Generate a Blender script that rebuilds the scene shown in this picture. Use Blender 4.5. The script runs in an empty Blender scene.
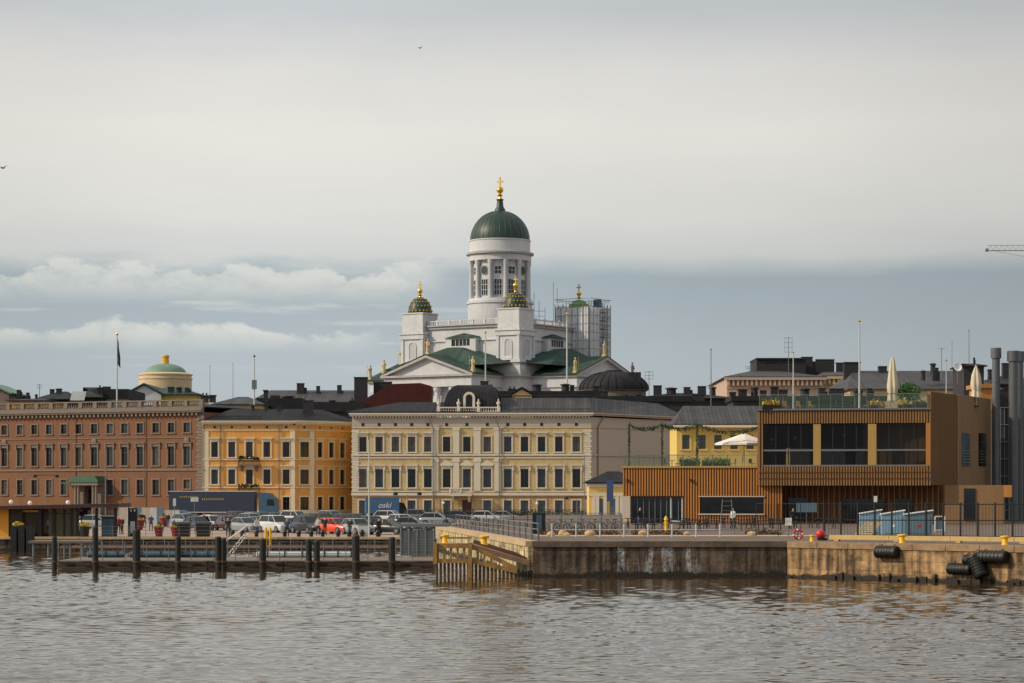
import bpy, math, random
import numpy as np
from mathutils import Matrix, Vector
random.seed(7); np.random.seed(7)
PI = math.pi
S = bpy.context.scene
COL = S.collection
FPX = 2400.0; HY = 491.0; CH = 5.07
ZM = 1.0      # market square level
ZQ = 2.1      # pool quay level

# ------------------------------------------------------------------ geometry helpers
def X(px, Y): return (px-512.0)/FPX*Y
def Z(py, Y): return CH-(py-HY)/FPX*Y
def YG(py, z=ZM): return FPX*(CH-z)/(py-HY)      # distance of a ground point seen at row py

def lin(c):
    return tuple(((v/255.0+0.055)/1.055)**2.4 if v > 10 else v/255.0/12.92 for v in c)

class MB:
    def __init__(s): s.v = []; s.f = []; s.m = []; s.M = None; s.mi = 0
    def add(s, vs, fs):
        o = len(s.v)
        for p in vs:
            p = Vector(p)
            if s.M is not None: p = s.M @ p
            s.v.append(p[:])
        for f in fs: s.f.append([o+i for i in f]); s.m.append(s.mi)
        return s
    def box(s, x0, x1, y0, y1, z0, z1):
        if x0 > x1: x0, x1 = x1, x0
        if y0 > y1: y0, y1 = y1, y0
        if z0 > z1: z0, z1 = z1, z0
        return s.add([(x0,y0,z0),(x1,y0,z0),(x1,y1,z0),(x0,y1,z0),(x0,y0,z1),(x1,y0,z1),(x1,y1,z1),(x0,y1,z1)],
              [(0,3,2,1),(4,5,6,7),(0,1,5,4),(1,2,6,5),(2,3,7,6),(3,0,4,7)])
    def cbox(s, x, y, z0, w, d, h): return s.box(x-w/2, x+w/2, y-d/2, y+d/2, z0, z0+h)
    def prism(s, pts, z0, z1):            # xy polygon ccw
        n = len(pts)
        return s.add([(p[0],p[1],z0) for p in pts]+[(p[0],p[1],z1) for p in pts],
              [tuple(range(n-1,-1,-1)), tuple(range(n,2*n))]+[(i,(i+1)%n,n+(i+1)%n,n+i) for i in range(n)])
    def prismy(s, pts, y0, y1):           # xz polygon, extruded along y
        n = len(pts)
        return s.add([(p[0],y0,p[1]) for p in pts]+[(p[0],y1,p[1]) for p in pts],
              [tuple(range(n)), tuple(range(2*n-1,n-1,-1))]+[(i,n+i,n+(i+1)%n,(i+1)%n) for i in range(n)])
    def prismx(s, pts, x0, x1):           # yz polygon, extruded along x
        n = len(pts)
        return s.add([(x0,p[0],p[1]) for p in pts]+[(x1,p[0],p[1]) for p in pts],
              [tuple(range(n-1,-1,-1)), tuple(range(n,2*n))]+[(i,(i+1)%n,n+(i+1)%n,n+i) for i in range(n)])
    def tube(s, a, b, r0, r1=None, n=8, cap=True):
        if r1 is None: r1 = r0
        a = Vector(a); b = Vector(b); d = (b-a).normalized()
        u = d.orthogonal().normalized(); w = d.cross(u)
        vs = []
        for p, r in ((a,r0),(b,r1)):
            for i in range(n):
                t = 2*PI*i/n; vs.append(p+u*math.cos(t)*r+w*math.sin(t)*r)
        fs = [(i,(i+1)%n,n+(i+1)%n,n+i) for i in range(n)]
        if cap: fs += [tuple(range(n-1,-1,-1)), tuple(range(n,2*n))]
        return s.add(vs, fs)
    def path(s, pts, r, n=6):
        for a, b in zip(pts[:-1], pts[1:]): s.tube(a, b, r, n=n)
        return s
    def lathe(s, prof, n=24, cx=0, cy=0, a0=0, sx=1, sy=1):
        vs = []
        for r, z in prof:
            for i in range(n):
                t = 2*PI*i/n+a0; vs.append((cx+r*sx*math.cos(t), cy+r*sy*math.sin(t), z))
        m = len(prof)
        fs = [(j*n+i, j*n+(i+1)%n, (j+1)*n+(i+1)%n, (j+1)*n+i) for j in range(m-1) for i in range(n)]
        fs += [tuple(range(n-1,-1,-1)), tuple(range((m-1)*n, m*n))]
        return s.add(vs, fs)
    def ball(s, c, r, n=10, sz=1.0):
        k = n//2
        prof = [(max(1e-4, r*math.sin(PI*j/k)), c[2]-r*sz*math.cos(PI*j/k)) for j in range(k+1)]
        return s.lathe(prof, n, c[0], c[1])
    def build(s, name, mat, parent=None, loc=None, rz=0, smooth=False):
        me = bpy.data.meshes.new(name)
        me.from_pydata(s.v, [], s.f)
        mats = mat if isinstance(mat, (list, tuple)) else [mat]
        for m in mats: me.materials.append(m)
        if len(mats) > 1:
            me.polygons.foreach_set('material_index', s.m)
        if smooth:
            me.polygons.foreach_set('use_smooth', [True]*len(me.polygons))
            me.set_sharp_from_angle(angle=math.radians(38))
        me.update()
        o = bpy.data.objects.new(name, me); COL.objects.link(o)
        if parent is not None: o.parent = parent
        if loc is not None: o.location = loc
        if rz: o.rotation_euler = (0,0,rz)
        return o

def tag(o, label=None, cat=None, group=None, kind=None):
    if label: o['label'] = label
    if cat: o['category'] = cat
    if group: o['group'] = group
    if kind: o['kind'] = kind
    return o
def thing(name, label, cat, loc=(0,0,0), rz=0, group=None):
    o = bpy.data.objects.new(name, None); COL.objects.link(o)
    o.location = loc; o.rotation_euler = (0,0,rz); o.empty_display_size = 0.5
    return tag(o, label, cat, group)
KIDS = {}
def dup(root, loc=None, rz=None, label=None, group=None, scale=None):
    def cp(o, parent):
        c = o.copy(); COL.objects.link(c)
        if parent is not None: c.parent = parent
        for ch in list(o.children): cp(ch, c)
        return c
    r = cp(root, None)
    if loc is not None: r.location = loc
    if rz is not None: r.rotation_euler = (0,0,rz)
    if label: r['label'] = label
    if group: r['group'] = group
    if scale: r.scale = (scale,)*3 if not isinstance(scale, tuple) else scale
    return r

# ------------------------------------------------------------------ materials
def mat(name, rgb, rough=0.8, var=0.18, scale=1.5, bump=0.0, bscale=None, metal=0.0, streak=0.0, spec=0.5, raw=False):
    m = bpy.data.materials.new(name); m.use_nodes = True
    nt = m.node_tree; N = nt.nodes; L = nt.links
    b = N['Principled BSDF']
    if 'roof' in name: spec = 0.15; rough = max(rough, 0.7)
    c = rgb if raw else lin(rgb)
    b.inputs['Roughness'].default_value = rough
    b.inputs['Metallic'].default_value = metal
    b.inputs['Specular IOR Level'].default_value = spec
    tc = N.new('ShaderNodeTexCoord')
    n1 = N.new('ShaderNodeTexNoise'); n1.inputs['Scale'].default_value = scale; n1.inputs['Detail'].default_value = 6
    n1.inputs['Roughness'].default_value = 0.65
    L.new(tc.outputs['Object'], n1.inputs['Vector'])
    src = n1.outputs['Fac']
    if streak > 0:
        mp = N.new('ShaderNodeMapping'); mp.inputs['Scale'].default_value = (2.2, 2.2, 0.12)
        L.new(tc.outputs['Object'], mp.inputs['Vector'])
        n2 = N.new('ShaderNodeTexNoise'); n2.inputs['Scale'].default_value = 1.3; n2.inputs['Detail'].default_value = 5
        L.new(mp.outputs['Vector'], n2.inputs['Vector'])
        mx = N.new('ShaderNodeMix'); mx.inputs[0].default_value = streak
        L.new(n1.outputs['Fac'], mx.inputs[2]); L.new(n2.outputs['Fac'], mx.inputs[3]); src = mx.outputs[0]
    r = N.new('ShaderNodeValToRGB')
    r.color_ramp.elements[0].position = 0.3; r.color_ramp.elements[1].position = 0.7
    r.color_ramp.elements[0].color = tuple(max(0, v*(1-var)) for v in c)+(1,)
    r.color_ramp.elements[1].color = tuple(min(1, v*(1+var*0.8)) for v in c)+(1,)
    L.new(src, r.inputs['Fac']); L.new(r.outputs['Color'], b.inputs['Base Color'])
    if bump > 0:
        n3 = N.new('ShaderNodeTexNoise'); n3.inputs['Scale'].default_value = bscale or scale*6; n3.inputs['Detail'].default_value = 4
        L.new(tc.outputs['Object'], n3.inputs['Vector'])
        bp = N.new('ShaderNodeBump'); bp.inputs['Strength'].default_value = bump; bp.inputs['Distance'].default_value = 0.05
        L.new(n3.outputs['Fac'], bp.inputs['Height']); L.new(bp.outputs['Normal'], b.inputs['Normal'])
    return m

def seam_roof(name, rgb, period=0.6, rough=0.42, axis='X', var=0.25):
    m = mat(name, rgb, rough, var, 0.35)
    nt = m.node_tree; N = nt.nodes; L = nt.links; b = N['Principled BSDF']
    tc = N.new('ShaderNodeTexCoord'); sp = N.new('ShaderNodeSeparateXYZ'); L.new(tc.outputs['Object'], sp.inputs[0])
    ml = N.new('ShaderNodeMath'); ml.operation = 'MULTIPLY'; ml.inputs[1].default_value = 1/period; L.new(sp.outputs[axis], ml.inputs[0])
    fr = N.new('ShaderNodeMath'); fr.operation = 'FRACT'; L.new(ml.outputs[0], fr.inputs[0])
    fl = N.new('ShaderNodeMath'); fl.operation = 'FLOOR'; L.new(ml.outputs[0], fl.inputs[0])
    wn = N.new('ShaderNodeTexWhiteNoise'); wn.noise_dimensions = '1D'; L.new(fl.outputs[0], wn.inputs['W'])
    gt = N.new('ShaderNodeMath'); gt.operation = 'LESS_THAN'; gt.inputs[1].default_value = 0.12; L.new(fr.outputs[0], gt.inputs[0])
    bp = N.new('ShaderNodeBump'); bp.inputs['Strength'].default_value = 0.8; bp.inputs['Distance'].default_value = 0.08
    L.new(gt.outputs[0], bp.inputs['Height']); L.new(bp.outputs['Normal'], b.inputs['Normal'])
    old = b.inputs['Base Color'].links[0].from_socket
    mr = N.new('ShaderNodeMapRange'); mr.inputs['To Min'].default_value = 0.82; mr.inputs['To Max'].default_value = 1.15
    L.new(wn.outputs['Value'], mr.inputs['Value'])
    ad = N.new('ShaderNodeMath'); ad.operation = 'MULTIPLY_ADD'; ad.inputs[1].default_value = -0.35; L.new(gt.outputs[0], ad.inputs[0]); L.new(mr.outputs[0], ad.inputs[2])
    mx = N.new('ShaderNodeVectorMath'); mx.operation = 'SCALE'; L.new(old, mx.inputs[0]); L.new(ad.outputs[0], mx.inputs['Scale'])
    L.new(mx.outputs[0], b.inputs['Base Color'])
    return m

def rustic(name, rgb, rows=0.45, dark=0.72, var=0.15):     # plaster ruled into long courses
    m = mat(name, rgb, 0.85, var, 0.8, streak=0.4)
    nt = m.node_tree; N = nt.nodes; L = nt.links; b = N['Principled BSDF']
    tc = N.new('ShaderNodeTexCoord'); mp = N.new('ShaderNodeMapping'); L.new(tc.outputs['Object'], mp.inputs[0])
    mp.inputs['Rotation'].default_value = (PI/2,0,0)
    br = N.new('ShaderNodeTexBrick'); br.inputs['Scale'].default_value = 1.0
    br.inputs['Brick Width'].default_value = 1.15; br.inputs['Row Height'].default_value = rows
    br.inputs['Mortar Size'].default_value = 0.035
    br.inputs['Color1'].default_value = (1,1,1,1); br.inputs['Color2'].default_value = (0.9,0.9,0.9,1); br.inputs['Mortar'].default_value = (dark,dark,dark,1)
    L.new(mp.outputs[0], br.inputs['Vector'])
    old = b.inputs['Base Color'].links[0].from_socket
    mx = N.new('ShaderNodeVectorMath'); mx.operation = 'MULTIPLY'; L.new(old, mx.inputs[0]); L.new(br.outputs['Color'], mx.inputs[1])
    L.new(mx.outputs[0], b.inputs['Base Color'])
    return m

def glass(name, rgb, rough=0.08, var=0.5, sc=0.35):
    m = mat(name, rgb, rough, var, sc, spec=0.6)
    return m

MT = {}
def mk():
    M = MT
    M['brown'] = mat('russet_plaster', (122,84,60), 0.85, 0.26, 0.5, streak=0.5)
    M['stone'] = mat('grey_stone', (124,112,102), 0.85, 0.2, 1.2, streak=0.4)
    M['orange'] = mat('orange_plaster', (224,164,88), 0.85, 0.18, 0.5, streak=0.5)
    M['trimcream'] = mat('cream_trim', (226,212,184), 0.8, 0.1, 1.0, streak=0.5)
    M['cream'] = rustic('straw_plaster', (204,182,136), 0.42, 0.78, 0.22)
    M['creamground'] = rustic('ruled_ground_floor', (190,162,122), 0.5, 0.6, 0.22)
    M['trim'] = mat('pale_stone_trim', (214,205,190), 0.8, 0.1, 1.0, streak=0.5)
    M['frieze'] = mat('grey_frieze', (182,172,158), 0.8, 0.1, 1.0, streak=0.4)
    M['mauve'] = mat('mauve_plaster', (194,178,164), 0.85, 0.06, 0.3, streak=0.6)
    M['yellow'] = mat('yellow_plaster', (218,188,108), 0.85, 0.08, 0.4, streak=0.5)
    M['pink'] = mat('pinkish_plaster', (186,162,144), 0.85, 0.08, 0.4, streak=0.5)
    M['beige'] = mat('beige_plaster', (200,174,140), 0.85, 0.08, 0.4, streak=0.5)
    M['white'] = mat('white_plaster', (198,200,205), 0.8, 0.17, 0.3, streak=0.35)
    M['whiteclean'] = mat('white_paint', (228,228,226), 0.55, 0.04, 2)
    M['pane'] = glass('dark_window_glass', (24,27,32), 0.1, 0.6, 0.45)
    M['pane1'] = glass('mid_grey_window_glass', (58,66,76), 0.07, 0.5, 0.6); M['pane2'] = glass('curtained_window_glass', (92,90,86), 0.2, 0.6, 1.1)  # middle and curtained tones vary the panes
    M['paneblue'] = glass('grey_blue_glass', (84,98,108), 0.12, 0.4, 0.5)
    M['cathgrey'] = mat('shadow_grey_moulding', (168,166,166), 0.8, 0.15, 0.5)  # grey tone holds the thin shadow lines of the cathedral cornices
    M['niche'] = mat('niche_plaster', (176,180,188), 0.8, 0.1, 0.5)
    M['casement'] = mat('casement_paint', (70,66,62), 0.6, 0.1, 2)
    M['green'] = seam_roof('verdigris_roof', (60,80,73), 0.7, 0.55)
    M['domegreen'] = mat('dark_green_dome', (34,60,54), 0.45, 0.2, 0.5, streak=0.5)
    M['patina'] = mat('pale_patina', (112,140,124), 0.6, 0.15, 0.4)
    M['gold'] = mat('gold_leaf', (226,184,78), 0.25, 0.08, 3, metal=0.85)
    M['goldstone'] = mat('gilded_statue', (196,176,126), 0.55, 0.25, 2.5, metal=0.1)
    M['roof'] = seam_roof('black_seam_roof', (42,42,46), 0.65, 0.62)
    M['roofy'] = seam_roof('black_seam_roof_side', (40,40,44), 0.65, 0.62, 'Y')
    M['roofgrey'] = seam_roof('grey_seam_roof', (76,75,78), 0.6, 0.6)
    M['roofflat'] = mat('bitumen_roof', (46,46,50), 0.7, 0.3, 0.6)
    M['dark'] = mat('sooty_chimney', (46,45,49), 0.8, 0.35, 1.5, bump=0.3)
    M['rust'] = mat('dark_red_roof', (80,42,40), 0.7, 0.2, 0.5, streak=0.4)
    M['blackmetal'] = mat('black_metal', (24,25,28), 0.45, 0.2, 3)
    M['grey'] = mat('galvanised_steel', (118,122,126), 0.4, 0.12, 2, metal=0.4)
    M['pipe'] = mat('duct_steel', (98,101,106), 0.42, 0.12, 0.8, metal=0.35, streak=0.5)
    M['poled'] = mat('pole_grey', (190,194,196), 0.5, 0.1, 2)
    M['thinpole'] = mat('mast_grey', (110,116,120), 0.5, 0.1, 2)
    M['wood'] = mat('orange_larch_batten', (182,122,60), 0.65, 0.22, 1.4, streak=0.7)
    M['woodw'] = mat('weathered_batten', (142,106,64), 0.7, 0.25, 1.4, streak=0.7)
    M['woodmid'] = mat('brown_cladding_between', (98,70,42), 0.8, 0.25, 1.0, streak=0.6)
    M['woodback'] = mat('brown_cladding_behind', (100,64,34), 0.8, 0.25, 1.0, streak=0.6)
    M['woodpanel'] = mat('brown_wood_panel', (132,101,68), 0.7, 0.12, 0.8, streak=0.8)
    M['woodpanel2'] = mat('pale_wood_panel', (158,130,98), 0.7, 0.12, 0.8, streak=0.8)
    M['column'] = mat('yellow_wood_column', (168,136,76), 0.6, 0.1, 1.0, streak=0.6)
    M['interior'] = mat('dark_interior', (30,28,27), 0.9, 0.4, 0.7)
    M['pile'] = mat('tarred_pile', (24,24,26), 0.6, 0.5, 2.5, bump=0.4)
    M['pilewet'] = mat('wet_rust_timber', (92,62,40), 0.6, 0.5, 2.5, bump=0.5)
    M['timber'] = mat('ochre_timber', (158,120,70), 0.8, 0.6, 2.0, bump=0.4, streak=0.5)
    M['deckwood'] = mat('brown_deck', (140,108,82), 0.8, 0.3, 2.0, bump=0.3)
    M['concrete'] = mat('pontoon_concrete', (116,104,90), 0.85, 0.22, 1.2, bump=0.3, streak=0.5)
    M['lightstone'] = mat('pale_granite', (186,160,126), 0.8, 0.25, 1.0, bump=0.3)
    M['curb'] = mat('yellow_curb_timber', (196,166,106), 0.7, 0.2, 1.5, streak=0.4)
    M['bollard'] = mat('yellow_paint', (240,186,24), 0.5, 0.12, 3)
    M['red'] = mat('red_rubber', (196,36,34), 0.4, 0.12, 3)
    M['rubber'] = mat('black_rubber', (20,20,22), 0.5, 0.4, 2, bump=0.3)
    M['potred'] = mat('dark_red_pot', (122,34,40), 0.6, 0.15, 3)
    M['flower'] = mat('yellow_flowers', (196,166,48), 0.7, 0.3, 20)
    M['leaf'] = mat('green_leaves', (72,112,48), 0.7, 0.5, 6)
    M['leafdark'] = mat('dark_leaves', (48,66,34), 0.7, 0.5, 6)
    M['blueshed'] = mat('light_blue_panel', (126,160,182), 0.55, 0.08, 1.5, streak=0.4)
    M['greyshed'] = mat('blue_grey_panel', (96,122,140), 0.55, 0.08, 1.5, streak=0.4)
    M['bluetank'] = mat('faded_blue_plastic', (64,88,106), 0.6, 0.25, 2)
    M['truckblue'] = mat('navy_tarpaulin', (42,54,76), 0.5, 0.12, 0.8, bump=0.2)
    M['cabblue'] = mat('cab_blue_paint', (60,92,118), 0.35, 0.1, 1)
    M['vanblue'] = mat('bright_blue_paint', (64,104,142), 0.4, 0.1, 1)
    M['yellowdull'] = mat('dull_yellow_letters', (150,132,70), 0.7, 0.1, 3)
    M['kioskorange'] = mat('kiosk_orange', (226,158,46), 0.6, 0.12, 1)
    M['kioskroof'] = mat('dark_brown_fascia', (62,38,34), 0.6, 0.2, 1)
    M['canopy'] = mat('white_canvas', (226,220,212), 0.9, 0.08, 2, bump=0.2)
    M['canopydim'] = mat('cream_canvas', (206,194,170), 0.9, 0.12, 2, bump=0.3)
    M['skin'] = mat('skin', (196,148,120), 0.6, 0.05, 5)
    M['cloth_dark'] = mat('dark_cloth', (34,36,46), 0.9, 0.3, 6)
    M['cloth_red'] = mat('red_cloth', (150,30,32), 0.9, 0.2, 6)
    M['cloth_blue'] = mat('blue_cloth', (60,84,120), 0.9, 0.2, 6)
    M['cloth_white'] = mat('pale_cloth', (200,200,196), 0.9, 0.1, 6)
    M['flagm'] = mat('flag_cloth', (36,62,84), 0.9, 0.25, 2)
    M['crane'] = mat('crane_paint', (120,112,98), 0.6, 0.1, 1)
    M['gullm'] = mat('gull_feathers', (90,90,94), 0.9, 0.2, 3)
    M['lampglobe'] = mat('opal_globe', (236,232,222), 0.3, 0.03, 3)
    M['sett'] = mat('pinkish_setts', (158,136,122), 0.85, 0.2, 0.9, bump=0.4, bscale=12)
    M['quaytop'] = mat('quay_paving', (104,88,78), 0.85, 0.3, 0.6, bump=0.4, bscale=10)
    M['asphalt'] = mat('asphalt', (82,80,80), 0.9, 0.25, 1.0, bump=0.3, bscale=20)
    # scaffold sheeting : thin net
    m = mat('scaffold_net', (236,237,242), 0.8, 0.12, 0.5, streak=0.8)
    nt = m.node_tree; N = nt.nodes; L = nt.links; b = N['Principled BSDF']
    b.inputs['Alpha'].default_value = 0.74
    M['net'] = m
    m = mat('clear_green_glass', (96,120,106), 0.05, 0.1, 0.5)
    m.node_tree.nodes['Principled BSDF'].inputs['Alpha'].default_value = 0.16
    M['railglass'] = m
    m = mat('tinted_window_glass', (12,13,15), 0.06, 0.4, 0.5)
    m.node_tree.nodes['Principled BSDF'].inputs['Alpha'].default_value = 0.5
    m.node_tree.nodes['Principled BSDF'].inputs['Alpha'].default_value = 0.38; M['seeglass'] = m
mk()

def stone_wall(name, base, block=(1.6,0.62), wet=0.55, stain=None, dark=0.55, warm=False):
    m = mat(name, base, 0.8, 0.78, 1.1, bump=0.8, bscale=5, streak=0.6)
    nt = m.node_tree; N = nt.nodes; L = nt.links; b = N['Principled BSDF']
    tc = N.new('ShaderNodeTexCoord'); mp = N.new('ShaderNodeMapping'); L.new(tc.outputs['Object'], mp.inputs[0])
    mp.inputs['Rotation'].default_value = (PI/2,0,0)
    br = N.new('ShaderNodeTexBrick'); br.inputs['Scale'].default_value = 1
    br.inputs['Brick Width'].default_value = block[0]; br.inputs['Row Height'].default_value = block[1]; br.inputs['Mortar Size'].default_value = 0.022
    br.inputs['Color1'].default_value = (1,1,1,1); br.inputs['Color2'].default_value = (0.78,0.78,0.78,1); br.inputs['Mortar'].default_value = (dark,dark,dark,1)
    L.new(mp.outputs[0], br.inputs['Vector'])
    old = b.inputs['Base Color'].links[0].from_socket
    mx = N.new('ShaderNodeVectorMath'); mx.operation = 'MULTIPLY'; L.new(old, mx.inputs[0]); L.new(br.outputs['Color'], mx.inputs[1])
    cur = mx.outputs[0]
    for nd in N:
        if nd.type == 'VALTORGB': nd.color_ramp.elements[0].position = 0.4; nd.color_ramp.elements[1].position = 0.6
    for (scl, sz, lo, hi_, k) in ((0.9,(1,1,1.3),0.47,0.62,0.5),(1.3,(0.9,1,0.22),0.5,0.72,0.55)):
        mq = N.new('ShaderNodeMapping'); mq.inputs['Scale'].default_value = sz; mq.inputs['Location'].default_value = (k*30,0,0); L.new(tc.outputs['Object'], mq.inputs[0])
        nq = N.new('ShaderNodeTexNoise'); nq.inputs['Scale'].default_value = scl; nq.inputs['Detail'].default_value = 8; nq.inputs['Roughness'].default_value = 0.7; L.new(mq.outputs[0], nq.inputs['Vector'])
        rq = N.new('ShaderNodeMapRange'); rq.inputs['From Min'].default_value = lo; rq.inputs['From Max'].default_value = hi_; rq.inputs['To Min'].default_value = 1; rq.inputs['To Max'].default_value = k; L.new(nq.outputs['Fac'], rq.inputs['Value'])
        vq = N.new('ShaderNodeVectorMath'); vq.operation = 'SCALE'; L.new(cur, vq.inputs[0]); L.new(rq.outputs[0], vq.inputs['Scale']); cur = vq.outputs[0]
    sp = N.new('ShaderNodeSeparateXYZ'); L.new(tc.outputs['Object'], sp.inputs[0])
    if stain:
        x0, x1 = stain
        m2 = N.new('ShaderNodeMapping'); m2.inputs['Scale'].default_value = (1.5,1,0.16); L.new(tc.outputs['Object'], m2.inputs[0])
        n = N.new('ShaderNodeTexNoise'); n.inputs['Scale'].default_value = 1.1; n.inputs['Detail'].default_value = 5; n.inputs['Roughness'].default_value = 0.6; L.new(m2.outputs[0], n.inputs['Vector'])
        r = N.new('ShaderNodeMapRange'); r.inputs['From Min'].default_value = 0.5; r.inputs['From Max'].default_value = 0.6; L.new(n.outputs['Fac'], r.inputs['Value'])
        a = N.new('ShaderNodeMapRange'); a.inputs['From Min'].default_value = x0; a.inputs['From Max'].default_value = x0+0.8; L.new(sp.outputs['X'], a.inputs['Value'])
        c = N.new('ShaderNodeMapRange'); c.inputs['From Min'].default_value = x1; c.inputs['From Max'].default_value = x1-0.8; L.new(sp.outputs['X'], c.inputs['Value'])
        p = N.new('ShaderNodeMath'); p.operation = 'MULTIPLY'; L.new(a.outputs[0], p.inputs[0]); L.new(c.outputs[0], p.inputs[1])
        q = N.new('ShaderNodeMath'); q.operation = 'MULTIPLY'; L.new(p.outputs[0], q.inputs[0]); L.new(r.outputs[0], q.inputs[1])
        n5 = N.new('ShaderNodeTexNoise'); n5.inputs['Scale'].default_value = 7; n5.inputs['Detail'].default_value = 4; L.new(tc.outputs['Object'], n5.inputs['Vector'])
        r5 = N.new('ShaderNodeMapRange'); r5.inputs['From Min'].default_value = 0.3; r5.inputs['From Max'].default_value = 0.6; L.new(n5.outputs['Fac'], r5.inputs['Value'])
        q2 = N.new('ShaderNodeMath'); q2.operation = 'MULTIPLY'; L.new(q.outputs[0], q2.inputs[0]); L.new(r5.outputs[0], q2.inputs[1])
        mm = N.new('ShaderNodeMix'); mm.data_type = 'RGBA'; L.new(q2.outputs[0], mm.inputs[0]); L.new(cur, mm.inputs[6]); mm.inputs[7].default_value = (0.5,0.5,0.5,1)
        cur = mm.outputs[2]
    nz = N.new('ShaderNodeTexNoise'); nz.inputs['Scale'].default_value = 1.2; nz.inputs['Detail'].default_value = 5; L.new(tc.outputs['Object'], nz.inputs['Vector'])
    ma = N.new('ShaderNodeMath'); ma.operation = 'MULTIPLY_ADD'; ma.inputs[1].default_value = 0.7; L.new(nz.outputs['Fac'], ma.inputs[0]); L.new(sp.outputs['Z'], ma.inputs[2])
    mr = N.new('ShaderNodeMapRange'); mr.inputs['From Min'].default_value = wet+0.28; mr.inputs['From Max'].default_value = wet+0.42; L.new(ma.outputs[0], mr.inputs['Value'])
    m3 = N.new('ShaderNodeMix'); m3.data_type = 'RGBA'; L.new(mr.outputs[0], m3.inputs[0])
    m3.inputs[6].default_value = (0.022,0.017,0.012,1); L.new(cur, m3.inputs[7])
    L.new(m3.outputs[2], b.inputs['Base Color'])
    return m
MT['quaydark'] = stone_wall('wet_brown_concrete', (100,84,70), (3.4,0.9), 0.32, stain=(X(598,141)-X(533,141), X(705,141)-X(533,141)), dark=0.7)
MT['quaylit'] = stone_wall('ochre_masonry', (160,128,90), (1.9,0.55), 0.28, dark=0.62)
MT['quaymarket'] = stone_wall('dark_quay_masonry', (108,92,78), (1.6,0.5), 0.2)
MT['quayside'] = stone_wall('pale_side_masonry', (214,190,146), (1.2,0.5), 0.3)

# ------------------------------------------------------------------ facade frame
class Face:
    """vertical plane through two ground points; local x along it, local y away from viewer"""
    def __init__(s, x0, y0, x1, y1, zg=ZM):
        s.x0, s.y0, s.x1, s.y1, s.zg = x0, y0, x1, y1, zg
        s.W = math.hypot(x1-x0, y1-y0); s.a = math.atan2(y1-y0, x1-x0)
    @staticmethod
    def px(p0, Y0, p1, Y1, zg=ZM): return Face(X(p0,Y0), Y0, X(p1,Y1), Y1, zg)
    def u(s, px):
        t = (px-512)/FPX; c, sn = math.cos(s.a), math.sin(s.a)
        return (t*s.y0-s.x0)/(c-t*sn)
    def Yat(s, u): return s.y0+u*math.sin(s.a)
    def z(s, py, px): return Z(py, s.Yat(s.u(px)))-s.zg
    def mat(s): return Matrix.Translation((s.x0, s.y0, s.zg)) @ Matrix.Rotation(s.a, 4, 'Z')

def wall_open(mb, W, H, ops, z0=0.0, reveal=0.3):
    xs = sorted(set([0, W]+[round(v,4) for o in ops for v in (o[0], o[1])]))
    zs = sorted(set([z0, H]+[round(v,4) for o in ops for v in (o[2], o[3])]))
    for i in range(len(xs)-1):
        for j in range(len(zs)-1):
            cx = (xs[i]+xs[i+1])/2; cz = (zs[j]+zs[j+1])/2
            if any(o[0] < cx < o[1] and o[2] < cz < o[3] for o in ops): continue
            mb.add([(xs[i],0,zs[j]),(xs[i+1],0,zs[j]),(xs[i+1],0,zs[j+1]),(xs[i],0,zs[j+1])], [(0,1,2,3)])
    for a, b, c, d in ops:
        r = reveal
        mb.add([(a,0,c),(b,0,c),(b,r,c),(a,r,c)], [(0,1,2,3)])
        mb.add([(a,0,d),(a,r,d),(b,r,d),(b,0,d)], [(0,1,2,3)])
        mb.add([(a,0,c),(a,r,c),(a,r,d),(a,0,d)], [(0,1,2,3)])
        mb.add([(b,0,c),(b,0,d),(b,r,d),(b,r,c)], [(0,1,2,3)])

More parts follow.
